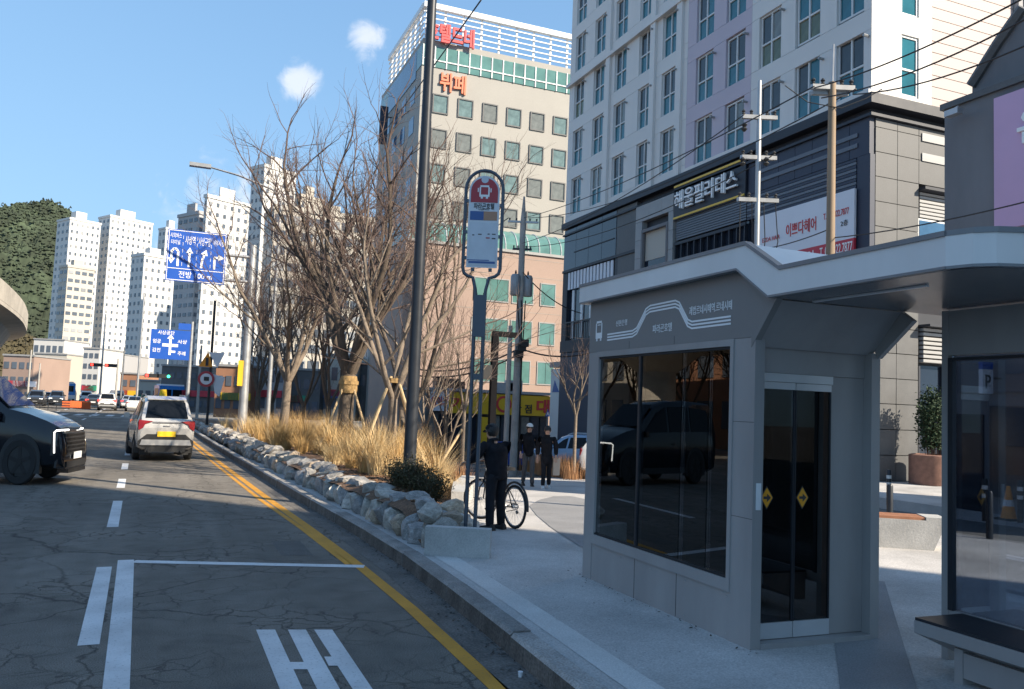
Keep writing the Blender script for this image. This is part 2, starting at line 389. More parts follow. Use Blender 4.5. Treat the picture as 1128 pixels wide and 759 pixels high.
# broken lane line: dashes picked from the photograph, then carried on at the same spacing
def DL(y): return -.43 - (y-6)*.031
for a, b in [(7.6, 10.87), (14.0, 17.3), (19.6, 21.6), (24.2, 26.2), (29.5, 31.5)] + [(36+k*8, 39+k*8) for k in range(10)]:
    mark('lane_dash', ribbon([(DL(a), a), (DL(b), b)], .16, .004))
for a, b in [(36+k*9, 40+k*9) for k in range(10)]:
    mark('lane_dash', ribbon([(DL(a)-3.2, a), (DL(b)-3.2, b)], .15, .004))
for a, b in [(38+k*9, 42+k*9) for k in range(10)]:
    mark('lane_dash', ribbon([(DL(a)-6.4, a), (DL(b)-6.4, b)], .15, .004))
mark('bay_line', ribbon([(-.16, 2.0), (-.215, 6.46), (-.37, 11.27)], .165, .004, .18))
mark('bay_line', ribbon([(-.282, 11.15), (2.36, 10.36)], .17, .005))
ypts = [(2.28, 2.0), (2.345, 5.75), (2.36, 8.2), (2.31, 10.4), (2.17, 13.6), (1.97, 17.3), (1.52, 26.8), (.98, 39.7), (.5, 52), (-1.5, 100)]
mark('yellow_line', ribbon(ypts, .14, .004), 'road_yellow')
mark('yellow_line', ribbon([(2.20, 10.52), (2.05, 13.6), (1.80, 17.3), (1.33, 26.8), (.78, 39.7), (.3, 52), (-1.7, 100)], .09, .004), 'road_yellow')
# painted lettering of the bus bay: three strokes with short links
def G0(px, py): p = onZ(px, py, 0); return (p.x, p.y)
for q in ([(282, 694), (303, 694), (333, 759), (308, 759)], [(317, 694), (337, 694), (374, 759), (349, 759)], [(346, 694), (366, 694), (410, 759), (388, 759)]):
    pts = [Vector((*G0(*p), .004)) for p in q]
    for i, j in ((2, 1), (3, 0)):        # carry the stroke on beyond the picture's lower edge
        d = (pts[i]-pts[j]); pts[i] = pts[i] + d*.55
    mark('painted_stroke', MB().poly(pts))
for q in ([(318, 730), (338, 730), (342, 738), (322, 738)], [(357, 724), (368, 724), (372, 734), (362, 734)]):
    mark('painted_stroke', MB().poly([(*G0(*p), .0055) for p in q]))
# cross walk and stop line far ahead
for k in range(14): mark('crosswalk_bar', ribbon([(-16+k*1.15, 74), (-16+k*1.15, 78.5)], .55, .004))
mark('stop_line', ribbon([(-6.5, 71), (-.9, 71)], .4, .004))
# patches of newer asphalt and a drain
mat('asphalt_patch', (.10, .095, .088), .9, var=.2, vscale=3, grain=.4, gscale=70, bump=.3, bscale=60)
for q in ([(298, 596), (330, 596), (345, 612), (310, 612)], [(0, 455), (60, 452), (70, 462), (0, 468)]):
    mark('asphalt_patch', MB().poly([(*G0(*p), .003) for p in q]), 'asphalt_patch')

kerb = link('kerb', strip(-20, 90, lambda y: K(y)+.015, lambda y: K(y)+.17, lambda x, y: .10).mesh('kerb', 'gutter')); tag(kerb, kind='structure')
rnd = random.Random(3)
def kerb_block(y0, y1):
    g = .010; a, b = K(y0+g), K(y1-g); dz = rnd.uniform(-.006, .006); dx = rnd.uniform(-.005, .005); h = .182+dz
    def pt(t, x, z): return (lerp(a, b, t)+x+dx, lerp(y0+g, y1-g, t), z)
    prof = [(0, -.03), (.012, h-.03), (.035, h), (.195, h), (.2, h-.02), (.2, -.03)]
    mb = MB(); n = len(prof); mb.v = [pt(t, x, z) for t in (0, 1) for x, z in prof]
    mb.f = [tuple(range(n)), tuple(range(n, 2*n))[::-1]] + [(i, n+i, n+(i+1) % n, (i+1) % n) for i in range(n)]
    return mb
mat('kerb_grime_shade', (.105, .092, .080), .9, var=.5, vscale=3.5, rand=.15, grain=.35, gscale=40, bump=.3, bscale=40, streak=.35)  # kerb's road-facing side: road grime, plus its shading put into the colour
y = -3.0
while y < 62:
    ks = part('kerb_stone', kerb_block(y, y+1.9), 'kerb_granite', kerb); ks.data.materials.append(MATS['kerb_grime_shade']); ks.data.polygons[2].material_index = 1; ks.data.polygons[7].material_index = 1; y += 1.9
pl_y = 27.0
def Qr(y): return interp([(-30, 13.5), (9, 13.2), (13, 12.2), (20, 13.2), (27, 14)], y)
def plaza_sheet():
    mb = MB(); n = 110; m = 22
    for j in range(n+1):
        y = lerp(-28, pl_y, j/n)
        for i in range(m+1):
            x = lerp(K(y)+.2, Qr(y), i/m); mb.v.append((x, y, P(x, y)))
    mb.f = [(j*(m+1)+i, j*(m+1)+i+1, (j+1)*(m+1)+i+1, (j+1)*(m+1)+i) for j in range(n) for i in range(m)]
    return mb
pave = struct('pavement', plaza_sheet(), 'pavement')
part('border_paving', strip(-20, 10.4, lambda y: K(y)+.36, lambda y: K(y)+.62, lambda x, y: .154, 1), 'pavement_light', pave)
def band(pxs, dz, m, name='paving_band'):
    mb = MB(); mb.v = [(p.x, p.y, P(p.x, p.y)+dz) for p in (onP(*q) for q in pxs)]; mb.f = [tuple(range(len(pxs)))]
    return part(name, mb, m, pave)
def band2(lo, up, m, n=18, k=8):
    mb = MB()
    def at(pl, t):
        f = t*(len(pl)-1); i = min(len(pl)-2, int(f)); return (lerp(pl[i][0], pl[i+1][0], f-i), lerp(pl[i][1], pl[i+1][1], f-i))
    for i in range(n+1):
        a, b = at(lo, i/n), at(up, i/n)
        for j in range(k+1):
            p = onP(lerp(a[0], b[0], j/k), lerp(a[1], b[1], j/k)); mb.v.append((p.x, p.y, P(p.x, p.y)+.008))
    mb.f = [(i*(k+1)+j, (i+1)*(k+1)+j, (i+1)*(k+1)+j+1, i*(k+1)+j+1) for i in range(n) for j in range(k)]
    return part('paving_band', mb, m, pave)
band2([(583, 558), (592, 569), (605, 580), (622, 592), (645, 606)], [(585, 556), (594, 551), (610, 547), (630, 547), (652, 552)], 'pavement_dark')
part('paving_band', MB().poly([(7.6, 8.1, .156), (8.0, 7.6, .156), (4.2, 3.6, .156), (3.9, 4.0, .156)][::-1]), 'pavement_dark', pave)
# edge of the pavement towards the side street
part('pavement_edge', strip(-20, 27, lambda y: Qr(y), lambda y: Qr(y)+.18, lambda x, y: P(x, y)+.004, 1), 'kerb_granite', pave)
# footway in front of the tower block across the side street
fw = struct('footway', MB().box(16.9, 40, -6, 19, -.6, .12).box(16.5, 40, 19, 20.6, -.6, .11), 'pavement')

# ------------------------------------------------------------------ planter with a wall of rough stones
def LB(y): return K(y)+.30
def soil_z(x, y):
    a, b = LB(y), RB(y); t = max(0, min(1, (x-a)/max(.1, b-a)))
    base = lerp(.16, P(b, y), t)
    end = smooth((y-10.3)/1.6)
    return base + (.20 + .32*math.sin(math.pi*min(1, t*1.1+.12)))*end*(.75+.25*end) + .05*mnoise.noise((x*1.3, y*1.3, 2)) - .05
def soil_sheet():
    mb = MB(); n = 120; m = 20
    for j in range(n+1):
        y = 10.45 + (60-10.45)*(j/n)**1.6
        for i in range(m+1):
            x = lerp(LB(y)+.1, RB(y), i/m); mb.v.append((x, y, soil_z(x, y)))
    mb.f = [(j*(m+1)+i, j*(m+1)+i+1, (j+1)*(m+1)+i+1, (j+1)*(m+1)+i) for j in range(n) for i in range(m)]
    return mb
struct('planting_bed', soil_sheet(), 'mulch', 180)

def rock_mesh(seed, m):
    r = random.Random(seed); bm = bmesh.new()
    bmesh.ops.create_icosphere(bm, subdivisions=2, radius=.62)
    for v in bm.verts:
        d = v.co.normalized(); k = 1/ (abs(d.x)**5+abs(d.y)**5+abs(d.z)**5)**.2
        v.co = d*k*.5*(1+.30*mnoise.noise(d*1.9+Vector((seed*3.1, 0, 0)))+.10*mnoise.noise(d*5+Vector((0, seed, 0))))
    for _ in range(9):          # split faces, as broken stone has
        nrm = Vector((r.gauss(0, 1), r.gauss(0, 1), r.gauss(0, 1))).normalized(); off = r.uniform(.34, .46)
        for v in bm.verts:
            e = v.co.dot(nrm)-off
            if e > 0: v.co -= nrm*e*.95
    me = bpy.data.meshes.new('stone'); bm.to_mesh(me); bm.free(); me.materials.append(MATS[m])
    me.shade_smooth(); me.set_sharp_from_angle(angle=R(24)); return me
ROCKS = [rock_mesh(i, ('rock_pale', 'rock_grey', 'rock_pale', 'rock_tan', 'rock_grey', 'rock_pale')[i % 6]) for i in range(18)]
wall = root('stone_wall', (LB(14), 14, .15), 'low retaining wall of rough pale boulders along the kerb', 'stone wall')
rnd = random.Random(11)
def stone(x, y, z, sx, sy, sz, rz):
    o = inst('stone', rnd.choice(ROCKS), wall, (x, y, z), rz, (sx, sy, sz))
    o.rotation_euler = (rnd.uniform(-.25, .25), rnd.uniform(-.25, .25), rz+rnd.choice((0, math.pi, math.pi/2 if abs(sx-sy) < .1 else 0)))
y = 10.55
while y < 54:
    w = rnd.uniform(.26, .50)*(1 if y < 30 else 1.15); h = rnd.uniform(.26, .42)
    stone(LB(y)+.20+rnd.uniform(-.05, .07), y+w/2, .15+h*.36, rnd.uniform(.36, .48), w*1.10, h*1.15, rnd.uniform(-.2, .2))
    y += w*.88
y = 10.7
while y < 44:
    w = rnd.uniform(.28, .54); h = rnd.uniform(.20, .32)
    stone(LB(y)+.44+rnd.uniform(-.08, .08), y+w/2, .47+rnd.uniform(-.05, .06), rnd.uniform(.44, .6), w*1.1, h*1.15, rnd.uniform(-.35, .35))
    y += w*(.92 if y < 20 else 1.1)
for (x, y, z, sx, sy, sz, rz) in [(3.50, 10.5, .34, .42, .40, .46, .3), (3.80, 10.95, .34, .42, .5, .44, .7), (3.78, 11.35, .58, .36, .42, .24, .3), (3.3, 10.75, .58, .36, .34, .24, .4),
                                  (4.10, 11.5, .28, .35, .6, .3, -.3), (3.45, 11.4, .62, .36, .45, .24, .1), (3.55, 12.2, .62, .36, .5, .26, .2), (4.32, 12.3, .24, .28, .55, .26, -.25)]:
    stone(x, y, z, sx, sy, sz, rz)

# pale low seat wall at the far side of the bed, beside the path
a = onP(497, 572); 
seatw = MB()
pa = [Vector((4.95, 14.35, 0)), Vector((5.6, 16.2, 0)), Vector((6.4, 18.0, 0))]
for p, q in zip(pa, pa[1:]):
    d = (q-p).normalized(); s_ = Vector((d.y, -d.x, 0))*.16
    zz = min(P(p.x, p.y), P(q.x, q.y))-.02
    seatw.prism([(*(p-s_).xy, zz), (*(p+s_).xy, zz), (*(q+s_).xy, zz), (*(q-s_).xy, zz)][::-1], (0, 0, .46))
thing('seat_wall', seatw, 'concrete', 'low pale concrete seat wall edging the planting bed beside the path', 'seat wall')
# ------------------------------------------------------------------ bus shelter
mat('shelter_grey', (.305, .292, .285), .5, .0, var=.15, vscale=1.6, streak=.3, grain=.05, gscale=200)
mat('shelter_sign', (.21, .205, .20), .55, .0, var=.05, vscale=1.2, grain=.05, gscale=200)
mat('shelter_white', (.74, .725, .71), .5, var=.10, vscale=1.1, streak=.25)
mat('shelter_cap', (.22, .225, .235), .5, .2, var=.1)
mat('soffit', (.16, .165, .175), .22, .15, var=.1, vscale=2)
mat('stone_gap_dark', (.06, .06, .062), .8, var=0)
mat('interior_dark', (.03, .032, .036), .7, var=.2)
mat('door_rail', (.62, .63, .64), .35, .5, var=.05)
mat('sticker_yellow', (.75, .33, .01), .5, var=0)
glass_mat('shelter_glass', (.52, .54, .57), .12)
glass_mat('door_glass', (.22, .24, .27), .10)
glass_mat('clear_glass', (.52, .56, .62), .13)
glass_mat('shelter_back_glass', (.72, .75, .78), .06)

def plateX(pts, x0, x1):
    """outline in the y-z plane, thickened from x0 to x1"""
    return MB().prism([(x0, y, z) for y, z in pts], (x1-x0, 0, 0))
S = root('bus_shelter', (5.2, 7.1, .15), 'grey enclosed bus shelter with dark glass and white route line on its fascia', 'bus shelter')
XF = 4.5; XB = 5.88; Y0 = 5.65; Y1 = 8.64
part('base_panel', plateX([(5.93, .15), (Y1-.2, .15), (Y1-.2, .555), (5.93, .555)], XF+.006, XF+.07), 'shelter_grey', S)
part('column', MB().box(XF, XF+.10, Y0, 5.93, .15, 2.715), 'shelter_grey', S)
part('column', MB().box(XF, XF+.10, Y1-.2, Y1, .15, 2.715), 'shelter_grey', S)
part('column', MB().box(XB-.10, XB, Y0, 5.80, .15, 2.655), 'shelter_grey', S)
part('column', MB().box(XB-.10, XB, Y1-.2, Y1, .15, 2.715), 'shelter_grey', S)
sp = part('sign_panel', plateX([(Y1, 2.717), (Y1, 3.30), (5.79, 3.30), (5.385, 3.02), (5.70, 2.63), (5.70, 2.717)], XF-.004, XF+.06), 'shelter_sign', S)
part('side_gusset', plateX([(8.6, 2.73), (8.6, 3.30), (5.79, 3.30), (5.25, 2.92), (5.63, 2.61), (5.70, 2.73)], XB-.05, XB), 'shelter_grey', S)
fr = MB()                                              # window frame
for a, b, c, d in ((5.93, 8.44, 2.655, 2.715), (5.93, 8.44, .556, .66), (5.93, 5.975, .66, 2.655), (8.385, 8.44, .66, 2.655)):
    fr.box(XF-.012, XF+.06, a, b, c, d)
wf = part('window_frame', fr, 'shelter_grey', S)
part('seal', MB().box(XF-.001, XF+.045, 5.977, 8.383, 2.63, 2.653), 'black_rubber', wf); part('seal', MB().box(XF-.001, XF+.045, 5.977, 8.383, .662, .68), 'black_rubber', wf)
ys_ = [5.976, 6.31, 6.74, 7.50, 8.384]
for a, b in zip(ys_, ys_[1:]):
    part('glass_pane', MB().box(XF+.015, XF+.025, a+.004, b-.004, .682, 2.628), 'shelter_glass', S)
part('mullion', MB().box(XF+.0, XF+.05, 7.485, 7.52, .682, 2.628), 'dark_steel', S)
part('mullion', MB().box(XB-.06, XB-.02, 7.0, 7.05, .56, 2.7), 'dark_steel', S)
for a, b in ((5.81, 6.99), (7.06, 8.43)):
    part('glass_pane', MB().box(XB-.045, XB-.038, a, b, .57, 2.7), 'shelter_back_glass', S)
part('base_panel', MB().box(XB-.07, XB-.006, 5.81, 8.43, .15, .555), 'shelter_grey', S)
part('end_wall', MB().box(XF+.11, XB-.11, 8.56, 8.62, .15, .56), 'shelter_grey', S); part('end_wall', MB().box(XF+.11, XB-.11, 8.56, 8.62, 2.7, 3.28), 'shelter_grey', S); part('glass_pane', MB().box(XF+.101, XB-.101, 8.58, 8.59, .561, 2.699), 'shelter_back_glass', S)
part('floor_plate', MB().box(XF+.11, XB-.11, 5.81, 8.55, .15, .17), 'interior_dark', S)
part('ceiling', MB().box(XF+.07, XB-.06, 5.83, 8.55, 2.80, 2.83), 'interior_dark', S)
# door end
YD = 5.75
part('header', MB().box(XF+.102, XB-.102, YD-.02, YD+.04, 2.43, 2.98), 'shelter_grey', S)
part('sloped_soffit', MB().prism([(XF+.062, 5.70, 2.64), (XB-.052, 5.70, 2.64), (XB-.052, 5.37, 3.005), (XF+.062, 5.40, 3.005)], (0, .03, .03)), 'shelter_grey', S)
part('wall_panel', MB().box(5.402, XB-.102, YD-.005, YD+.04, .20, 2.428), 'shelter_grey', S)
part('jamb', MB().box(XF+.1005, XF+.1145, YD-.03, YD+.04, .2, 2.43), 'shelter_grey', S)
part('threshold', MB().box(XF+.101, XB-.101, 5.63, YD+.05, .15, .195), 'shelter_grey', S)
part('top_track', MB().box(4.50+.11, 5.40, YD-.035, YD+.03, 2.355, 2.427), 'door_rail', S)
for a, b in ((4.616, 4.998), (5.006, 5.398)):
    d = part('door', MB().box(a+.012, b-.012, YD-.006, YD+.006, .335, 2.29), 'door_glass', S)
    part('top_rail', MB().box(a, b, YD-.02, YD+.02, 2.292, 2.352), 'door_rail', d)
    part('bottom_rail', MB().box(a, b, YD-.02, YD+.02, .202, .333), 'door_rail', d)
    part('stile', MB().box(a, a+.011, YD-.018, YD+.018, .334, 2.291).box(b-.011, b, YD-.018, YD+.018, .334, 2.291), 'dark_steel', d)
    cx = a+.10 if a < 4.8 else a+.09
    part('sticker', MB().prism([(cx-.068, YD-.008, 1.37), (cx, YD-.008, 1.27), (cx+.068, YD-.008, 1.37), (cx, YD-.008, 1.47)], (0, -.003, 0)), 'black_letter', d)
    part('sticker', MB().prism([(cx-.058, YD-.0115, 1.37), (cx, YD-.0115, 1.285), (cx+.058, YD-.0115, 1.37), (cx, YD-.0115, 1.455)], (0, -.002, 0)), 'sticker_yellow', d)
    ar = [(-.036, -.011), (.0, -.011), (.0, -.035), (.042, 0), (.0, .035), (.0, .011), (-.036, .011)]
    part('arrow_mark', MB().prism([(cx+u, YD-.0138, 1.37+w) for u, w in ar], (0, -.002, 0)), 'black_letter', d)
part('push_button', MB().box(XF+.03, XF+.075, Y0-.012, Y0-.001, 1.28, 1.50), 'white_metal', S)
for yy in (6.74, 7.50): part('seam', MB().box(XF+.0035, XF+.0058, yy, yy+.005, .155, .55), 'stone_gap_dark', S)
for zz in (1.2, 2.0): part('seam', MB().box(XF-.0012, XF-.0002, 5.652, 5.928, zz, zz+.004), 'stone_gap_dark', S)
for yy in (7.72, 6.86): part('seam', MB().box(XF-.0056, XF-.0043, yy, yy+.004, 2.72, 2.80), 'stone_gap_dark', sp)
for yy in (5.98, 6.6, 7.2, 7.8, 8.38):
    for zz in (.20, .51): part('screw', MB().disc((XF+.004, yy, zz), (1, 0, 0), .007, .004, 8), 'galv', S)
# inside: bench
part('inner_bench', MB().box(5.3, 5.78, 6.3, 8.4, .50, .56).box(5.7, 5.76, 6.3, 8.4, .6, .95), 'dark_steel', S)
part('bench_leg', MB().box(5.4, 5.7, 6.5, 6.56, .171, .50), 'dark_steel', S); part('bench_leg', MB().box(5.4, 5.7, 8.1, 8.16, .171, .50), 'dark_steel', S)
# white route line with its three strands, bus mark and stop names
def strand(dz):
    pts = [(8.21, 2.87), (7.66, 2.875), (7.575, 2.90), (7.40, 3.085), (7.32, 3.11), (6.86, 3.115), (6.79, 3.09), (6.64, 2.91), (6.57, 2.885), (5.98, 2.885)]
    mb = MB(); n = len(pts); h = .0085
    for i, (y, z) in enumerate(pts):
        a = Vector(pts[max(0, i-1)]); b = Vector(pts[min(n-1, i+1)]); d = (b-a).normalized(); nn = Vector((-d.y, d.x))
        for s_ in (-1, 1):
            q = Vector((y, z+dz)) + nn*h*s_; mb.v += [(XF-.0045, q.x, q.y), (XF-.007, q.x, q.y)]
    for i in range(n-1):
        a = 4*i; mb.f += [(a+1, a+3, a+7, a+5), (a, a+1, a+5, a+4), (a+2, a+6, a+7, a+3)]
    return mb
for dz in (-.032, 0, .032): part('route_line', strand(dz), 'white_letter', sp)
bi = MB(); M_ = frame_M((XF-.005, 8.41, 2.945), FACE_W, (0, 0, 1))
def slab(mb, x0, x1, y0, y1, M, d=.003): return mb.box(x0, x1, y0, y1, 0, d, M)
slab(bi, -.075, .075, -.075, -.01, M_); slab(bi, -.075, -.055, -.01, .10, M_); slab(bi, .055, .075, -.01, .10, M_); slab(bi, -.06, .06, .10, .125, M_); slab(bi, -.035, .035, .075, .085, M_)
slab(bi, -.06, -.03, -.105, -.075, M_); slab(bi, .03, .06, -.105, -.075, M_)
part('bus_mark', bi, 'white_letter', sp)
for txt, ya, yb, zc, h in (('신한은행', 8.02, 7.78, 3.01, .065), ('파라곤호텔', 7.26, 6.91, 2.895, .085), ('괘법르네시떼역.르네시떼', 6.62, 5.97, 3.02, .085)):
    part('lettering', text_fit(txt, ya-yb, h, .003).tf(frame_M((XF-.006, (ya+yb)/2, zc), FACE_W, (0, 0, 1))), 'white_letter', sp)
# roof: one folded edge beam, flat top, soffit; the canopy carries on towards the second shelter
XR = 4.40
top = [(8.75, 3.50), (5.68, 3.50), (5.25, 3.23), (4.02, 3.23)]
bot = [(8.75, 3.302), (5.80, 3.302), (5.385, 3.022), (4.02, 3.022)]
arc = [(4.40, 4.02), (4.40, 3.72), (4.45, 3.57), (4.54, 3.48), (4.68, 3.42), (4.9, 3.38), (5.4, 3.36), (6.5, 3.36)]
fa = MB(); path = [(XR, 8.75, 3.50, 3.302), (XR, 5.68, 3.50, 3.302), (XR, 5.25, 3.23, 3.022)] + [(x, y, 3.23, 3.022) for x, y in arc]
path[1] = (XR, 5.68, 3.50, 3.225)
pts_t = [(XR, 8.75, 3.50), (XR, 5.68, 3.50), (XR, 5.25, 3.23)] + [(x, y, 3.23) for x, y in arc]
pts_b = [(XR, 8.75, 3.302), (XR, 5.795, 3.302), (XR, 5.385, 3.022)] + [(x, y, 3.022) for x, y in arc]
n = len(pts_t)
fa.v = pts_t + pts_b + [(p[0]+.10, p[1]+(.06 if i > 4 else 0), p[2]) for i, p in enumerate(pts_b)]
fa.f = [(i, n+i, n+i+1, i+1) for i in range(n-1)] + [(n+i, 2*n+i, 2*n+i+1, n+i+1) for i in range(n-1)]
part('fascia', fa, 'shelter_white', S)
# far end of the fascia, rounded
part('fascia', MB().prism([(XR+.001, 8.752, 3.302), (XR+.04, 8.80, 3.302), (XR+.12, 8.83, 3.302), (6.0, 8.83, 3.302), (6.0, 8.752, 3.302)][::-1], (0, 0, .198)), 'shelter_white', S)
rt = MB(); 
inner = [(6.5, p[1], p[2]) for p in pts_t[:3]]
rt.add([(p[0], p[1], p[2]+.001) for p in pts_t[:3]] + inner, [(0, 1, 4, 3), (1, 2, 5, 4)])
cp = [(XR, 5.25)] + arc
rt.poly([(x, y, 3.231) for x, y in cp] + [(6.5, 5.25, 3.231)])
part('roof_deck', rt, 'shelter_white', S)
cap = MB()
for (p, q) in zip(pts_t, pts_t[1:]):
    p, q = Vector(p), Vector(q); d = (q-p).normalized(); side = Vector((-1, 0, 0)) if abs(d.x) < .3 else Vector((0, -1, 0))
    cap.prism([p+side*.012+Vector((0, 0, -.012)), q+side*.012+Vector((0, 0, -.012)), q+side*.012+Vector((0, 0, .022)), p+side*.012+Vector((0, 0, .022))], -side*.07)
part('roof_edge', cap, 'shelter_cap', S)
cap = MB()
for (p, q) in zip(pts_b, pts_b[1:]):
    p, q = Vector(p), Vector(q); d = (q-p).normalized(); side = Vector((-1, 0, 0)) if abs(d.x) < .3 else Vector((0, -1, 0))
    cap.prism([p+side*.006+Vector((0, 0, -.012)), q+side*.006+Vector((0, 0, -.012)), q+side*.006+Vector((0, 0, .006)), p+side*.006+Vector((0, 0, .006))], -side*.05)
part('drip_edge', cap, 'shelter_cap', S)
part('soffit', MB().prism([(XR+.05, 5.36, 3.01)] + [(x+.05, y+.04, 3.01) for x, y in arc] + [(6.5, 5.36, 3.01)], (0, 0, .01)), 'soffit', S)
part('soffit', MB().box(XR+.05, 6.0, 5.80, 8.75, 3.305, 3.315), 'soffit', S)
part('light_strip', MB().box(4.78, 4.81, 4.2, 5.3, 2.995, 3.008), 'white_metal', S)

# ------------------------------------------------------------------ open waiting shelter at the right, under the same canopy
T = root('waiting_screen', (5.95, 4.3, .15), 'grey framed glass screen with a long bench below it at the right picture edge', 'shelter screen')
XW = 5.95
f2 = MB().box(XW, XW+.09, 5.0, 5.065, .15, 2.995).box(XW, XW+.09, 3.35, 3.42, .15, 2.995).box(XW+.004, XW+.086, 3.42, 5.0, 2.62, 2.99).box(XW+.004, XW+.086, 3.42, 5.0, .46, .55)
part('frame', f2, 'shelter_grey', T)
part('frame_trim', MB().box(XW-.01, XW+.03, 4.955, 4.999, .552, 2.60).box(XW-.01, XW+.03, 3.421, 4.954, 2.575, 2.60), 'dark_steel', T)
part('glass_pane', MB().box(XW+.04, XW+.05, 3.422, 4.998, .552, 2.618), 'clear_glass', T)
bl = onZ(1010, 671, .55); 
def bench2():
    y1 = 4.86; y0 = 3.2; x0 = 5.42; x1 = XW-.012
    part('bench_top', MB().box(x0+.01, x1, y0, y1, .535, .555), 'dark_steel', T)
    # wedge-shaped apron under the seat
    part('bench_apron', MB().prism([(x0, y0, .534), (x1, y0, .534), (x1, y0, .27), (x1-.10, y0, .27), (x0, y0, .44)][::-1], (0, y1-y0, 0)), 'shelter_grey', T)
    for yy in (4.50, 3.35):
        part('leg', MB().box(x0+.08, x0+.20, yy, yy+.07, .15, .40), 'shelter_grey', T)
    part('lower_panel', MB().box(x0+.085, x0+.12, 3.43, 4.498, .20, .38), 'shelter_grey', T)
bench2()

# ------------------------------------------------------------------ bus stop sign and its concrete block
mat('sign_red', (.42, .045, .06), .5, var=.04)
mat('sign_white', (.70, .72, .76), .45, var=.04)
mat('sign_pale', (.60, .635, .69), .45, var=.07, vscale=6)
mat('sign_navy', (.05, .12, .32), .5, var=.03)
mat('sign_orange', (.44, .24, .15), .5, var=.03)
mat('sign_frame', (.085, .10, .125), .4, .4, var=.08)
p0, p1 = onZ(467, 612, .15), onZ(539, 616, .15); d = (p1-p0); d.z = 0; L_ = d.length; d.normalize(); nn = Vector((-d.y, d.x, 0))
bm_ = MB().prism([p0, p1, p1+nn*.16, p0+nn*.16][::-1], (0, 0, .36))
thing('concrete_block', bm_, 'concrete', 'upright grey concrete slab at the foot of the bus stop sign', 'concrete block')
BS = onZ(515, 586, .15); BS = Vector((3.80, 10.55, .15))
sr = Vector((math.cos(R(24)), -math.sin(R(24)), 0)); sn = Vector((-sr.y, sr.x, 0))
dep = (BS-CO).dot(FW)
def Zs(py, px=525): return (CO + ray(px, py)*dep).z
# lean of everything upright comes from the camera; the sign itself is plumb
base_px = 516
B_ = root('bus_stop_sign', BS, 'tall bus stop sign with rounded tube frame, red head and pale timetable', 'bus stop sign')
half = .255; zt = Zs(180, 534); zb = Zs(300, 527); zn = Zs(318, 525)
loop = []
zc = zt-half
for k in range(13): a_ = math.pi*k/12; loop.append((half*math.cos(a_), zc+half*1.05*math.sin(a_)))
loop = [(half, zb+.10)] + loop + [(-half, zb+.10)]
neck = [(-half+.02, zb+.03), (-half+.07, zb-.01), (-.11, zb-.03), (-.07, zn+.02), (-.065, zn-.06)]
full = [(-x, z) for x, z in neck[::-1]] + loop + neck
def S3(u, z, off=0): return BS + sr*u + sn*off + Vector((0, 0, z-BS.z))
part('tube_frame', MB().tube([S3(u, z) for u, z in full], .024, 8), 'sign_frame', B_, 60)
for s_ in (-1, 1): part('post', MB().tube([S3(s_*.062, .15), S3(s_*.065, zn-.02)], .028, 8), 'sign_frame', B_, 60)
part('clamp', MB().prism([S3(-.085, zn-.62, -.035), S3(.085, zn-.62, -.035), S3(.085, zn-.05, -.035), S3(-.085, zn-.05, -.035)], sn*.07), 'sign_frame', B_)
part('clamp', MB().prism([S3(-.08, zn-1.2, -.02), S3(.08, zn-1.2, -.02), S3(.08, zn-1.12, -.02), S3(-.08, zn-1.12, -.02)], sn*.04), 'sign_frame', B_)
part('foot_plate', MB().prism([S3(-.12, .152, -.1), S3(.12, .152, -.1), S3(.12, .152, .1), S3(-.12, .152, .1)], (0, 0, .02)), 'sign_frame', B_)
hb = half-.045; z1 = Zs(298, 530); z2 = Zs(238, 530); z3 = Zs(232, 530); z4 = Zs(222, 530); z5 = Zs(215, 530)
arcp = [(hb*math.cos(math.pi*k/12), zc-.02+hb*1.02*math.sin(math.pi*k/12)) for k in range(13)]
z1 = Zs(291, 530)
pan = part('panel', MB().prism([S3(u, z, -.004) for u, z in [(-hb, z1), (hb, z1)] + arcp], sn*.012), 'sign_white', B_)
hr = hb-.025
arcr = [(hr*math.cos(math.pi*k/12), zc-.02+hr*1.0*math.sin(math.pi*k/12)) for k in range(13)]
zred = Zs(216, 530)
part('red_head', MB().prism([S3(u, z, -.007) for u, z in [(-hr, zred), (hr, zred)] + arcr], -sn*.002), 'sign_red', pan)
hgt = zred - z1
def rect(u0, u1, a, b, off): return MB().prism([S3(u0, a, off), S3(u1, a, off), S3(u1, b, off), S3(u0, b, off)], -sn*.002)
zn1 = zred - .30*hgt*.55
zstrip = Zs(226, 530)
part('name_strip', rect(-hr, 0, Zs(236.5, 530), zstrip-.003, -.0075), 'sign_navy', pan)
part('name_strip', rect(.001, hr, Zs(236.5, 530), zstrip-.003, -.0075), 'sign_orange', pan)
part('timetable', rect(-hr, hr, z1+.03, Zs(239, 530), -.0075), 'sign_pale', pan)
part('lettering', text_fit('파라곤호텔', .28, .085, .002, .02).tf(frame_M(S3(0, lerp(zred, zstrip, .42), -.0085), sr, (0, 0, 1))), 'black_letter', pan)
part('lettering', text_fit('Paragon Hotel', .15, .028, .002).tf(frame_M(S3(0, lerp(zred, zstrip, .82), -.0085), sr, (0, 0, 1))), 'black_letter', pan)
bmk = MB(); Mb = frame_M(S3(0, lerp(zred, zc+hr, .42), -.0095), sr, (0, 0, 1)); 
for x0, x1, y0, y1 in ((-.07, .07, -.075, -.045), (-.07, -.05, -.045, .06), (.05, .07, -.045, .06), (-.06, .06, .06, .085), (-.05, -.02, -.10, -.075), (.02, .05, -.10, -.075), (-.095, -.08, -.01, .045), (.08, .095, -.01, .045)):
    slab(bmk, x0, x1, y0, y1, Mb)
part('bus_mark', bmk, 'white_letter', pan)
part('round_mark', MB().disc(S3(0, zc+hr-.045, -.0095), sn, .05, .003, 20), 'sign_pale', pan)
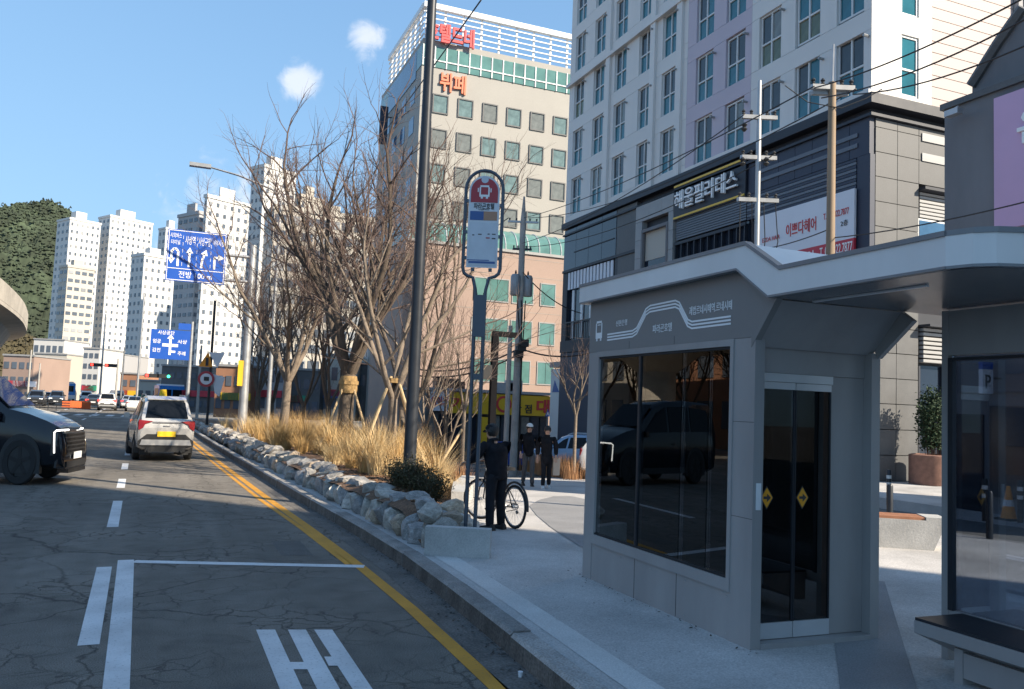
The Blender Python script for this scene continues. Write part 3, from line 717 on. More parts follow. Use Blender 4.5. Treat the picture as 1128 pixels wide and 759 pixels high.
for i, (u, v, w, h_) in enumerate([(-.13, .30, .03, .014), (-.04, .28, .05, .014), (.08, .27, .03, .014), (.15, .27, .05, .014), (.07, .36, .055, .016), (.15, .37, .05, .016), (-.05, .88, .3, .012), (.0, .93, .36, .03)]):
    zz = lerp(Zs(239, 530), z1+.03, v); part('print_line', rect(u-w/2, u+w/2, zz-h_/2, zz+h_/2, -.0100), 'sign_red' if i == 4 else 'black_letter' if i < 6 else 'sign_navy', pan)
for u, z in ((-half+.02, lerp(z1, zc, .12)), (-half+.02, lerp(z1, zc, .45)), (-half+.02, lerp(z1, zc, .85)), (half-.02, lerp(z1, zc, .12)), (half-.02, lerp(z1, zc, .4)), (half-.02, lerp(z1, zc, .8)), (-.12, z1-.03), (.12, z1-.03)):
    part('bracket', MB().prism([S3(u-.022, z-.022, -.02), S3(u+.022, z-.022, -.02), S3(u+.022, z+.022, -.02), S3(u-.022, z+.022, -.02)], sn*.04), 'sign_frame', B_)

# ------------------------------------------------------------------ lamp post in the bed
lp = root('lamp_post', (4.16, 15.0, .4), 'tall dark navy lamp post rising out of the planting bed', 'lamp post')
part('pole', MB().tube([(4.16, 15, .3), (4.16, 15, 1.2), (4.16, 15, 11)], [.125, .118, .085], 14), 'dark_steel', lp, 50)
part('arm', MB().tube([(4.16, 15, 10.9), (3.2, 15, 11.3), (1.9, 15, 11.45)], [.05, .045, .04], 8), 'dark_steel', lp, 50)
part('lamp_head', MB().box(1.2, 1.95, 14.85, 15.15, 11.40, 11.50), 'dark_steel', lp)
part('sleeve', MB().tube([(4.16, 15, .35), (4.16, 15, .75)], .135, 14), 'dark_steel', lp, 50)
# ------------------------------------------------------------------ buildings: palette
mat('facade_white', (.65, .635, .615), .7, var=.07, vscale=.7, streak=.3)
mat('facade_lilac', (.50, .44, .50), .7, var=.06, vscale=.7, streak=.3)
mat('siding_pink', (.42, .355, .34), .6, var=.06, vscale=.6)
mat('win_frame', (.62, .63, .63), .5, var=.05)
mat('glass_dark', (.035, .045, .055), .06, var=.25, vscale=.9, spec=.6)
mat('glass_teal', (.02, .13, .17), .06, var=.25, vscale=.9, spec=.6)
mat('glass_curtain', (.16, .17, .16), .12, var=.25, vscale=2, spec=.6)
mat('glass_olive', (.10, .12, .07), .10, var=.25, vscale=2, spec=.6)
mat('glass_pale', (.13, .19, .19), .1, var=.4, vscale=1.5, spec=.6)
mat('glass_blue', (.05, .12, .22), .06, var=.25, vscale=.9, spec=.6)
mat('glass_green', (.10, .21, .195), .09, var=.25, vscale=.6, spec=.6)
mat('navy_panel', (.030, .038, .065), .55, .0, var=.12, vscale=.8)
mat('navy_trim', (.018, .022, .034), .55, .0, var=.1)
mat('podium_glass', (.02, .028, .045), .07, var=.3, vscale=.5, spec=.6)
mat('stone_grey', (.105, .107, .110), .6, var=.16, vscale=1.4, grain=.12, gscale=30)
mat('stone_light', (.30, .30, .30), .6, var=.1, vscale=1.2, grain=.1, gscale=40)
mat('stone_gap', (.05, .05, .05), .8, var=0)
mat('louvre_grey', (.12, .13, .155), .45, .2, var=.08)
mat('louvre_pale', (.34, .34, .34), .5, var=.08)
mat('billboard_white', (.68, .69, .74), .5, var=.05, vscale=.6)
mat('billboard_red', (.50, .035, .06), .5, var=.06)
mat('letter_red', (.55, .045, .05), .5, var=0)
mat('letter_orange', (.62, .17, .08), .5, var=0)
mat('yellow_line_sign', (.75, .48, .06), .5, var=0)
mat('beige_tile', (.32, .305, .28), .7, var=.08, vscale=.3, grain=.05, gscale=8)
mat('salmon_tile', (.33, .237, .195), .7, var=.08, vscale=.3, grain=.05, gscale=8)
mat('sign_yellow', (.72, .44, .02), .5, var=.06, vscale=1)
mat('pink_board', (.60, .38, .56), .5, var=.06, vscale=.5)
mat('plaster_grey', (.17, .17, .18), .8, var=.18, vscale=.7, streak=.3, bump=.1)
mat('sign_green_board', (.04, .28, .17), .5, var=.05)
mat('tower_white', (.58, .57, .55), .8, var=.05, vscale=.05)
mat('tower_cream', (.46, .425, .37), .8, var=.06, vscale=.05)
mat('tower_grey', (.36, .36, .37), .8, var=.06, vscale=.05)
mat('tower_window', (.10, .12, .15), .2, var=.3, vscale=.15)
mat('tower_window_pale', (.26, .27, .28), .3, var=.3, vscale=.15)
mat('brick_brown', (.34, .17, .10), .8, var=.15, vscale=.6)

# ------------------------------------------------------------------ white tower block on a dark podium
X1, Y1b = 21.0, 20.65
TB = root('tower_block', (21, 20.65, 0), 'white and lilac apartment tower on a dark podium with shop signs', 'apartment building')
part('podium_wall', MB().box(21.22, 40, 20.9, 44, -2.5, 12.6), 'navy_trim', TB)
part('tower_wall', MB().box(21.25, 40, 20.95, 43.9, 12.601, 35), 'stone_light', TB)
part('cornice', MB().box(20.82, 40, 20.45, 44.1, 12.602, 12.95), 'navy_trim', TB)
part('cornice', MB().box(20.90, 40, 20.53, 44.05, 12.2, 12.30), 'navy_trim', TB)
# windows of the street face, recessed between wall panels
ROW = [14.45 + 2.875*k for k in range(7)]
COLS = [(42.72, 1.25, 0), (40.28, 1.25, 0), (37.85, 1.25, 0), (35.32, 1.25, 0), (33.1, 1.25, 0), (30.22, 1.3, -.32), (28.02, 1.3, -.36), (25.83, 1.3, -.3), (23.72, 1.3, -.2), (21.62, 1.25, -.2)]
WH = 2.15
def win_mesh(w, h):
    f = MB(); t = .07
    for a, b, c, d in ((-w/2, w/2, -h/2, -h/2+t), (-w/2, w/2, h/2-t, h/2), (-w/2, -w/2+t, -h/2+t, h/2-t), (w/2-t, w/2, -h/2+t, h/2-t), (-t/2, t/2, -h/2+t, h/2-t)):
        f.box(-.03, .05, a, b, c, d)
    f.box(-.04, .05, -w/2+t, -t/2, -.16, -.09).box(-.04, .05, t/2, w/2-t, -.16, -.09)
    return f.mesh('window', 'win_frame')
WM = win_mesh(1.25, WH)
def pane_mesh(w, h, m): return MB().box(0, .01, -w/2, w/2, -h/2, h/2).mesh('pane', m)
PU = [pane_mesh(.5, 1.0, m) for m in ('glass_dark', 'glass_curtain', 'glass_teal', 'glass_dark')]
PL = [pane_mesh(.5, .84, m) for m in ('glass_teal', 'glass_teal', 'glass_teal', 'glass_olive')]
VENT = MB().tube([(0, 0, 0), (-.22, 0, 0)], .05, 6).mesh('vent', 'grey_steel')
rnd = random.Random(5)
for ci, (yc, w, dz) in enumerate(COLS):
    for ri, z in enumerate(ROW):
        if ri > 4 and ci > 3: continue
        zc = z+dz
        wn_ = inst('window', WM, TB, (21.12, yc, zc))
        od = rnd.random() < .12
        for s_ in (-1, 1):
            inst('pane', PU[0 if s_ > 0 and rnd.random() < .75 else rnd.randrange(4)], wn_, (21.14, yc+s_*.305, zc+.46))
            inst('pane', PL[3 if od else rnd.randrange(3)], wn_, (21.14, yc+s_*.305, zc-.585))
        inst('vent', VENT, TB, (20.98, yc-.85, zc+.75))
def wall_row(ylo, yhi, z0, z1, m): return piece('wall_panel', m, 21.0, 21.24, ylo+.006, yhi-.006, z0+.006, z1-.006, TB)
edges = [44.0, 31.55, 26.95, 20.66]
for zi, (hi, lo, m, cols) in enumerate([(44.0, 31.55, 'facade_white', COLS[:5]), (31.55, 26.95, 'facade_lilac', COLS[5:7]), (26.95, 20.66, 'facade_white', COLS[7:])]):
    dz = cols[0][2]
    zprev = 12.951
    for z in ROW + [35.2]:
        z0 = z+dz-WH/2
        wall_row(lo, hi, zprev, min(z0, 35), m)            # spandrel
        if z0 > 34: break
        ys2 = [hi] + [v for c in cols for v in (c[0]+c[1]/2, c[0]-c[1]/2)] + [lo]
        for a, b in zip(ys2[::2], ys2[1::2]): wall_row(b, a, z0, z0+WH, m)   # piers
        zprev = z0+WH
for yy in (onX(721, 60, 21).y, onX(750, 60, 21).y, 39.05):
    part('pilaster', MB().box(20.86, 20.999, yy-.22, yy+.22, 12.951, 35), 'facade_white', TB)
part('ledge', MB().box(20.80, 20.998, 31.6, 44.1, 21.25, 21.45), 'facade_white', TB)
part('ledge', MB().box(20.84, 20.998, 20.6, 31.5, 12.952, 13.10), 'facade_white', TB)
# end face: white corner strip with its windows, then pale pink boards
for z in ROW:
    w_ = MB(); zc = z-.2
    for a, b, c, d in ((22.35, 23.15, zc-1.07, zc-1.0), (22.35, 23.15, zc+1.0, zc+1.07), (22.35, 22.42, zc-1, zc+1), (23.08, 23.15, zc-1, zc+1), (22.42, 23.08, zc-.16, zc-.09)): w_.box(a, b, 20.70, 20.78, c, d)
    o = part('window', w_, 'win_frame', TB)
    part('pane', MB().box(22.42, 23.08, 20.74, 20.75, zc-1, zc-.16), 'glass_teal', o); part('pane', MB().box(22.42, 23.08, 20.74, 20.75, zc-.09, zc+1), 'glass_teal', o)
    piece('wall_panel', 'facade_white', 21.01, 22.345, 20.652, 20.949, zc-1.07, zc+1.07, TB); piece('wall_panel', 'facade_white', 23.155, 23.75, 20.652, 20.949, zc-1.07, zc+1.07, TB)
    piece('wall_panel', 'facade_white', 21.01, 23.75, 20.652, 20.949, zc+1.08, zc+1.80, TB)
piece('wall_panel', 'facade_white', 21.01, 23.75, 20.652, 20.949, 12.951, 13.17, TB)
z = 12.96
while z < 34: piece('siding_board', 'siding_pink', 23.76, 27.9, 20.70, 20.949, z, z+.385, TB); z += .41
part('stair_strip', MB().box(27.95, 29.3, 20.5, 20.949, 12.951, 35), 'tower_grey', TB)
for z in ROW[1:]: part('stair_window', MB().box(28.2, 29.0, 20.46, 20.499, z-.6, z+.6), 'glass_curtain', TB)
# podium, street face: panels, pier, openings, louvres, signs
def pan(m, y0, y1, z0, z1, x0=21.0, x1=21.21, name='cladding_panel'): return piece(name, m, x0, x1, min(y0, y1), max(y0, y1), z0, z1, TB)
for a in range(7): pan('navy_panel', 20.7+a*.9, 20.7+(a+1)*.9-.02, 10.95, 12.19)
for k in range(2): pan('louvre_grey', 21.2, 26.5, 11.28+.36*k, 11.42+.36*k, 20.96, 20.999, 'light_band')
for k in range(9): pan('louvre_grey' if k % 2 else 'navy_panel', 21.25, 27.0, 9.90+.115*k, 9.995+.115*k, 20.97, 21.2, 'louvre')
pan('navy_panel', 20.66, 21.24, -1, 10.94); pan('navy_panel', 27.02, 32.2, 10.95, 12.6, 21.05)
for k in range(9): pan('louvre_grey', 27.1, 32.15, 9.95+.11*k, 10.03+.11*k, 21.0, 21.2, 'louvre')
pan('podium_glass', 27.05, 32.2, 7.6, 9.9, 21.12, 21.2, 'shop_glass')
for k in range(11): pan('navy_trim', 27.1+k*.5, 27.16+k*.5, 7.6, 9.8, 20.95, 21.1, 'mullion')
pan('navy_trim', 27.05, 32.2, 9.72, 9.85, 20.93, 21.0, 'rail')
pan('navy_panel', 21.25, 32.2, 4.2, 7.55); pan('podium_glass', 21.3, 32.2, .0, 4.18, 21.1, 21.2, 'shop_glass')
# stone pier
for k in range(15):
    z0 = -1.2+k*.9
    for y0, y1 in ((32.26, 33.3), (33.3, 34.4), (34.4, 35.62)):
        if 7.2 < z0 < 10.6 and y0 < 34.9 and y1 > 32.7 : 
            if y0 == 32.26: pan('stone_light', 32.26, 32.66, z0, z0+.885, 20.9)
            elif y0 == 34.4: pan('stone_light', 35.02, 35.62, z0, z0+.885, 20.9)
            continue
        pan('stone_light', y0+.008, y1-.008, z0, z0+.885, 20.9)
part('opening_frame', MB().box(20.86, 21.0, 32.66, 32.80, 7.0, 10.95).box(20.86, 21.0, 34.88, 35.02, 7.0, 10.95).box(20.86, 21.0, 32.8, 34.88, 10.8, 10.95), 'plaster_grey', TB)
pan('tower_cream', 32.8, 34.88, 9.4, 10.8, 21.05, 21.1, 'blind'); pan('podium_glass', 32.8, 34.88, 7.0, 9.38, 21.05, 21.1, 'shop_glass')
# left part with the recessed balcony
for k in range(4): pan('podium_glass', 37.75+k*1.56, 37.75+(k+1)*1.56-.03, 10.15, 12.55, 20.99)
pan('stone_grey', 35.7, 37.7, 8.9, 12.55); pan('glass_olive', 35.75, 37.7, 7.2, 8.85, 21.05, 21.1, 'shop_glass')
pan('navy_trim', 35.66, 44.0, 10.0, 10.14, 20.93); pan('navy_trim', 37.9, 42.6, 11.05, 11.10, 20.95, 20.99)
pan('podium_glass', 37.8, 43.4, 6.0, 9.98, 21.2, 21.21, 'shop_glass')
pan('navy_trim', 43.4, 44.0, 5.6, 10.0); pan('navy_trim', 37.5, 37.8, 5.6, 10.0)
for k in range(14): pan('billboard_white', 38.0+k*.39, 38.25+k*.39, 8.95, 9.95, 21.0, 21.06, 'sign_slat')
for k in range(5): pan('white_metal', 38.3+k*1.1, 38.55+k*1.1, 6.1, 8.9, 21.12, 21.19, 'curtain')
for k in range(26): pan('dark_steel', 37.85+k*.215, 37.88+k*.215, 6.0, 7.0, 20.98, 21.01, 'baluster')
pan('dark_steel', 37.8, 43.4, 7.0, 7.06, 20.96, 21.03, 'rail')
pan('navy_trim', 35.66, 44.0, 5.3, 5.98, 20.95); pan('navy_panel', 35.66, 44.0, -2, 5.28)
# sign of the studio
SB = part('sign_board', MB().box(20.90, 20.995, 27.05, 32.22, 10.88, 12.52), 'navy_trim', TB)
for z in (12.40, 10.93): part('sign_line', MB().box(20.865, 20.899, 27.1, 32.2, z, z+.085), 'yellow_line_sign', SB)
ya, yb = onX(748, 225, 21).y, onX(817, 196, 21).y
part('lettering', text_fit('해울필라테스', ya-yb, .86, .10, .004).tf(frame_M((20.78, (ya+yb)/2, 11.70), FACE_W, (0, 0, 1))), 'white_letter', SB)
# hairdresser's billboard
ya, yb = onX(835, 240, 20.9).y, onX(942, 235, 20.9).y
HB = part('billboard', MB().box(20.86, 20.95, yb, ya, 8.17, 9.86), 'billboard_white', TB)
part('billboard_strip', MB().box(20.855, 20.95, yb, ya, 7.62, 8.168), 'billboard_red', HB)
part('billboard_strip', MB().box(20.85, 20.95, yb, ya, 7.56, 7.618), 'yellow_line_sign', HB)
def on_board(txt, p1, p2, z, h, m, bold=0):
    a, b = onX(*p1, 20.85).y, onX(*p2, 20.85).y
    part('lettering', text_fit(txt, a-b, h, .01, bold).tf(frame_M((20.845, (a+b)/2, z), FACE_W, (0, 0, 1))), m, HB)
on_board('이쁘다헤어', (866, 250), (899, 248), 9.0, .5, 'letter_red', .01)
on_board('EZDA HAIR', (840, 260), (859, 256), 8.86, .16, 'letter_red')
on_board('T. 051.322.7877', (907, 245), (935, 238), 9.15, .22, 'letter_red')
on_board('2층', (926, 252), (934, 249), 8.75, .2, 'black_letter')
on_board('헤어', (880, 285), (896, 280), 7.9, .3, 'white_letter')
on_board('T. 051.322.7877', (903, 278), (939, 270), 7.9, .34, 'white_letter', .008)
# podium end face: dark stone tiles, window, louvres, entrance
yE = 20.65
for j in range(15):
    z0 = .12+j*.84
    if z0 > 12.1: break
    for x0, x1 in ((21.22, 22.2), (22.2, 23.18)):
        piece('stone_tile', 'stone_grey', x0+.012, x1-.012, yE+rnd.uniform(0, .012), 20.9, z0+.012, min(z0+.84, 12.19)-.012, TB)
    if z0 > 10.0 or 5.3 < z0 < 6.8:
        for q in range(6): piece('stone_tile', 'stone_grey', 23.18+q*1.4+.012, 23.18+(q+1)*1.4-.012, yE+rnd.uniform(0, .012), 20.9, z0+.012, min(z0+.84, 12.19)-.012, TB)
for z in (11.72, 11.02): piece('light_band', 'louvre_pale', 23.3, 27.5, 20.62, 20.648, z, z+.28, TB)
piece('hood', 'navy_trim', 23.2, 31, 20.4, 20.89, 9.98, 10.08, TB)
for k in range(7): piece('louvre', 'louvre_pale', 23.3, 31, 20.72, 20.89, 9.08+k*.13, 9.08+k*.13+.09, TB)
eg = part('end_window', MB().box(23.25, 31, 20.76, 20.89, 6.9, 9.05), 'win_frame', TB)
for k in range(6):
    for a, b in ((6.95, 7.9), (7.97, 8.98)): part('pane', MB().box(23.32+k*1.28, 24.5+k*1.28, 20.745, 20.755, a, b), 'glass_blue', eg)
for k in range(8): piece('louvre', 'louvre_pale', 23.3, 29, 20.55, 20.89, 4.1+k*.15, 4.1+k*.15+.10, TB)
piece('hood', 'navy_trim', 23.2, 29, 20.2, 20.89, 5.28, 5.36, TB)
piece('entrance_glass', 'podium_glass', 23.25, 29, 20.8, 20.89, .12, 4.0, TB)
for k in range(6): piece('mullion', 'navy_trim', 23.25+k*1.1, 23.33+k*1.1, 20.7, 20.79, .12, 4.0, TB)
piece('mullion', 'navy_trim', 23.25, 29, 20.71, 20.79, 2.4, 2.5, TB)

# ------------------------------------------------------------------ grey building with a pink hoarding, right picture edge
XP = 17.0; YP = 14.4
PB = root('grey_building', (XP, YP, .1), 'dark grey rendered building with sloping parapet and lilac hoarding at right edge', 'building')
ztop = onX(1043, 121, XP).z
part('wall', MB().box(XP, 21, 9.6, YP, .0, ztop), 'plaster_grey', PB)
part('coping', MB().box(XP-.08, 21.05, 9.55, YP+.07, ztop+.001, ztop+.15), 'stone_grey', PB)
g = [onX(*q, XP+.5) for q in ((1071, 118), (1071, 96), (1100, 50), (1128, 10))]
poly_ = [(XP+.5, p.y, p.z) for p in g] + [(XP+.5, 10.6, g[-1].z+.6), (XP+.5, 10.6, ztop+.151)]
poly_[0] = (XP+.5, g[0].y, ztop+.151)
part('gable_wall', MB().prism(poly_, (3.2, 0, 0)), 'plaster_grey', PB)
part('gable_coping', MB().tube([(XP+.48, p.y, p.z+.03) for p in g[1:]], .14, 6), 'stone_grey', PB)
a, b = onX(1096, 107, XP-.1), onX(1200, 107, XP-.1)
HBp = part('hoarding', MB().box(XP-.14, XP-.001, max(b.y, 9.7), a.y, onX(1094, 255, XP-.1).z, onX(1096, 109, XP-.1).z), 'pink_board', PB)
part('lettering', text_fit('온', .95, .75, .06, .02).tf(frame_M((XP-.18, onX(1124, 145, XP-.1).y-.47, onX(1124, 142, XP-.1).z), FACE_W, (0, 0, 1))), 'white_letter', HBp)
fl = onX(1060, 124, XP-.1)
fo = part('floodlight', MB().box(fl.x-.38, fl.x-.18, fl.y-.18, fl.y+.18, fl.z-.12, fl.z+.02), 'galv', PB)
part('floodlight_arm', MB().tube([fl, fl+Vector((-.15, 0, .12)), fl+Vector((-.3, 0, .02))], .025, 6), 'galv', fo)
part('shop_window', MB().box(XP-.03, XP-.001, 10, 13.2, .5, 2.5), 'podium_glass', PB)
part('shop_door', MB().box(XP-.04, XP-.001, 13.35, 14.2, .13, 2.3), 'podium_glass', PB)
part('wall_light_panel', MB().box(XP-.05, XP-.001, 10, 14.0, 2.8, 3.4), 'louvre_grey', PB)
# tall office block behind the viewer, whose shadow lies over the bus bay
OB = root('office_block', (17, -28, 0), 'tall office block behind the bus bay, known by its shadow on the road', 'building')
part('wall', MB().box(8, 26, -48, -11.1, -.3, 38), 'beige_tile', OB)
gw = MB()
for k in range(11):
    for q in range(12): gw.box(7.94, 7.999, -47+q*2.9, -45.2+q*2.9, 2+k*3.1, 3.8+k*3.1)
part('window_grid', gw, 'tower_window', OB, kind='stuff')

# ------------------------------------------------------------------ hotel tower
HT = root('hotel_tower', (30, 80, 0), 'beige hotel tower with white roof lattice and red rooftop lettering', 'hotel')
xl = 21.45
part('wall', MB().box(xl, 42, 80, 98, -2, 39.2), 'beige_tile', HT)
part('glass_band', MB().box(xl-.06, 42, 79.92, 97.9, 36.35, 38.55), 'glass_green', HT)
for k in range(17): part('band_mullion', MB().box(xl+k*1.25, xl+.12+k*1.25, 79.85, 79.919, 36.35, 38.55), 'win_frame', HT)
part('band_rail', MB().box(xl, 42, 79.84, 79.918, 37.0, 37.12), 'win_frame', HT)
# roof lattice
lat = 43.0
for z in [39.6, 40.2, 40.8, 41.4, 42.0]: 
    part('lattice_rail', MB().box(xl+.1, 42, 79.95, 80.08, z, z+.11), 'white_metal', HT); part('lattice_rail', MB().box(xl-.02, xl+.09, 80.1, 95, z, z+.16), 'white_metal', HT)
part('lattice_beam', MB().box(xl-.1, 42, 79.75, 80.25, lat-.55, lat), 'white_metal', HT); part('lattice_beam', MB().box(xl-.15, xl+.3, 80.26, 95, lat-.55, lat), 'white_metal', HT)
for k in range(11): part('lattice_post', MB().box(xl+.2+k*2, xl+.4+k*2, 80.09, 80.25, 39.2, lat-.551), 'white_metal', HT)
for k in range(7): part('lattice_post', MB().box(xl+.1, xl+.28, 82+k*2, 82.2+k*2, 39.2, lat-.551), 'white_metal', HT)
pl_ = onY(470, 33, 79.6); pr_ = onY(516, 43, 79.6)
part('lettering', text_fit('호텔드네', pr_.x-pl_.x+.6, 2.0, .3, .03).tf(frame_M(((pl_.x+pr_.x)/2+.3, 79.5, onY(492, 38, 79.6).z), FACE_S, (0, 0, 1))), 'letter_red', HT)
pl_ = onY(484, 95, 79.9); pr_ = onY(513, 97, 79.9)
part('lettering', text_fit('뷔페', pr_.x-pl_.x, 2.0, .2, .02).tf(frame_M(((pl_.x+pr_.x)/2, 79.85, onY(498, 92, 79.9).z), FACE_S, (0, 0, 1))), 'letter_orange', HT)
FR = MB()
for a, b, c, d in ((-.85, .85, -1, -.88), (-.85, .85, .88, 1), (-.85, -.73, -.88, .88), (.73, .85, -.88, .88)): FR.box(a, b, -.10, .05, c, d)
FRm = FR.mesh('window', 'stone_grey'); PNm = MB().box(-.73, .73, 0, .02, -.88, .88).mesh('pane', 'glass_pale'); PNd = MB().box(-.73, .73, 0, .02, -.88, .88).mesh('pane', 'glass_curtain')
c0 = onY(617, 139, 80); dx = (onY(617, 139, 80).x-onY(566, 131, 80).x)/2; z0 = c0.z; dz = (onY(617, 139, 80).z-onY(622, 212, 80).z)/2
for j in range(6):
    for i in range(-5, 3):
        w_ = inst('window', FRm, HT, (c0.x+i*dx, 79.98, z0-j*dz)); inst('pane', PNm if rnd.random() < .7 else PNd, w_, (c0.x+i*dx, 79.97, z0-j*dz))
sw = MB().box(-.05, .05, -.9, .9, -.9, .9).mesh('side_window', 'glass_blue')
for j in range(8):
    for i in range(4): inst('side_window', sw, HT, (xl, 83+i*3.6, 34-j*3.2))
part('side_window', MB().box(xl-.08, xl, 82, 94, 35.6, 38.6), 'glass_blue', HT)
vb = onY(423, 138, 92)
bl_ = MB().box(vb.x-.5, vb.x+.4, 91.9, 92.2, vb.z-2.2, vb.z+2.2)
part('blade_sign', bl_, 'navy_panel', HT); part('sign_bracket', MB().box(vb.x+.4, xl, 92, 92.1, vb.z+1, vb.z+1.1), 'dark_steel', HT)

# ------------------------------------------------------------------ salmon block with green glass
SM = root('salmon_block', (26, 68, -1.5), 'salmon tiled block with green windows and a curved green glass crown', 'building')
part('wall', MB().box(17.6, 38, 68, 79.5, -2, 16.0), 'salmon_tile', SM)
pr_ = [(68+2.0*(1-math.cos(R(a))), 16.0+2.0*math.sin(R(a))) for a in range(0, 91, 15)]
part('glass_crown', MB().prism([(17.9, y, z) for y, z in pr_] + [(17.9, 79, 18.0), (17.9, 79, 16.0)], (20, 0, 0)), 'glass_green', SM)
for k in range(19):
    part('crown_rib', MB().tube([(17.9+k*1.1, y-.03, z+.02) for y, z in pr_], .05, 4), 'win_frame', SM)
part('crown_sill', MB().box(17.7, 38, 67.85, 67.999, 15.75, 15.99), 'stone_light', SM)
for (xa, xb, ya, yb) in [(522, 561, 299, 324), (564, 588, 305, 329), (595, 612, 310, 333), (519, 560, 344, 367), (562, 586, 352, 372), (593, 611, 356, 377), (518, 558, 389, 412), (560, 584, 395, 416), (591, 610, 400, 421)]:
    p, q = onY(xa, (ya+yb)/2, 68).x, onY(xb, (ya+yb)/2, 68).x
    row_i = 0 if ya < 320 else (1 if ya < 365 else 2); zc = 12.25-3.55*row_i
    f = MB().box(p, q, 67.93, 68.02, zc-1.05, zc-.95).box(p, q, 67.93, 68.02, zc+.95, zc+1.05).box(p, p+.08, 67.93, 68.02, zc-.95, zc+.95).box(q-.08, q, 67.93, 68.02, zc-.95, zc+.95)
    w_ = part('window', f, 'stone_light', SM); k = max(1, round((q-p)/1.1)); st = (q-p-.16)/k
    for i in range(k): part('pane', MB().box(p+.08+i*st+.02, p+.08+(i+1)*st-.02, 67.96, 67.97, zc-.94, zc+.94), 'glass_green', w_)
for k in range(22):
    part('tile_joint', MB().box(17.6, 38, 67.985, 67.999, -1.5+k*.8, -1.47+k*.8), 'beige_tile', SM) if k % 2 else None

# ------------------------------------------------------------------ yellow restaurant row
RS = root('restaurant', (19.5, 52, -1.46), 'low restaurant with a long yellow sign board above dark shop windows', 'restaurant')
yx = lambda px, py=445: onY(px, py, 52).x
zy = lambda px, py: onY(px, py, 52).z
part('wall', MB().box(yx(470), yx(606), 52.2, 60, -2, 2.9), 'stone_grey', RS)
part('roof', MB().box(yx(468), yx(607), 51.6, 60.2, 2.92, 3.1), 'tower_grey', RS)
yb_ = part('sign_board', MB().box(yx(493), yx(604), 51.7, 51.95, 1.5, 2.85), 'sign_yellow', RS)
part('lettering', text_fit('대', .95, .95, .05, .03).tf(frame_M((yx(596), 51.66, 2.15), FACE_S, (0, 0, 1))), 'letter_red', yb_)
part('lettering', text_fit('관 점', 1.3, .6, .05, .01).tf(frame_M((yx(574), 51.66, 1.95), FACE_S, (0, 0, 1))), 'black_letter', yb_)
part('round_logo', MB().disc((yx(553), 51.66, 2.2), (0, 1, 0), .55, .05, 20), 'letter_red', yb_)
part('round_logo', MB().disc((yx(553), 51.63, 2.2), (0, 1, 0), .40, .04, 20), 'sign_yellow', yb_)
part('lettering', text_fit('가', .9, .8, .05, .02).tf(frame_M((yx(503), 51.66, 2.15), FACE_S, (0, 0, 1))), 'letter_red', yb_)
wb_ = part('sign_board', MB().box(yx(473), yx(492.5), 51.7, 51.95, 1.6, 2.95), 'billboard_white', RS)
part('lettering', text_fit('테이크', 1.1, .6, .04, .02).tf(frame_M((yx(482.5), 51.66, 2.25), FACE_S, (0, 0, 1))), 'letter_red', wb_)
part('sign_board', MB().box(yx(529), yx(537), 51.5, 51.9, -1.0, 1.3), 'sign_yellow', RS)
for k in range(12):
    x = yx(474)+k*.72; part('shop_glass', MB().box(x, x+.6, 52.12, 52.19, -1.4, 1.4), 'podium_glass' if k % 3 else 'glass_curtain', RS)
    part('mullion', MB().box(x-.06, x, 52.05, 52.19, -1.4, 1.4), 'dark_steel', RS)
for px_, w_, h_ in ((503, 1.6, .7), (516, .8, .5), (567, 1.3, .6), (580, 1.0, .8)):
    x = yx(px_); part('roof_unit', MB().box(x-w_/2, x+w_/2, 54, 55, 3.11, 3.11+h_), 'black_plastic' if px_ < 520 else 'galv', RS)

# ------------------------------------------------------------------ small white building beside the podium
WB = root('white_shop', (21, 45, -1.4), 'small white rendered shop with a flat canopy beside the dark podium', 'shop')
xw0, xw1 = onY(606, 440, 48.2).x, onY(652, 440, 44.6).x
part('wall', MB().box(xw0, xw1+4, 44.6, 48.2, -2, onY(620, 404, 44.6).z), 'facade_white', WB)
part('canopy', MB().box(xw0-.1, xw1+4, 44.3, 48.25, onY(620, 402, 44.6).z, onY(620, 396, 44.6).z), 'stone_light', WB)
part('blue_mark', MB().prism([(xw0-.001, 47.9, onX(609, 432, xw0).z), (xw0-.001, 46.9, onX(609, 432, xw0).z), (xw0-.001, 47.6, onX(609, 419, xw0).z)], (-.02, 0, 0)), 'sign_navy', WB)
part('door_opening', MB().box(onY(636, 470, 44.5).x, onY(650, 470, 44.5).x, 44.5, 44.598, -1.4, 1.6), 'podium_glass', WB)
part('wall_lamp', MB().disc((onY(628, 444, 44.5).x, 44.45, onY(628, 444, 44.5).z), (0, 0, 1), .14, .3, 10), 'white_metal', WB)

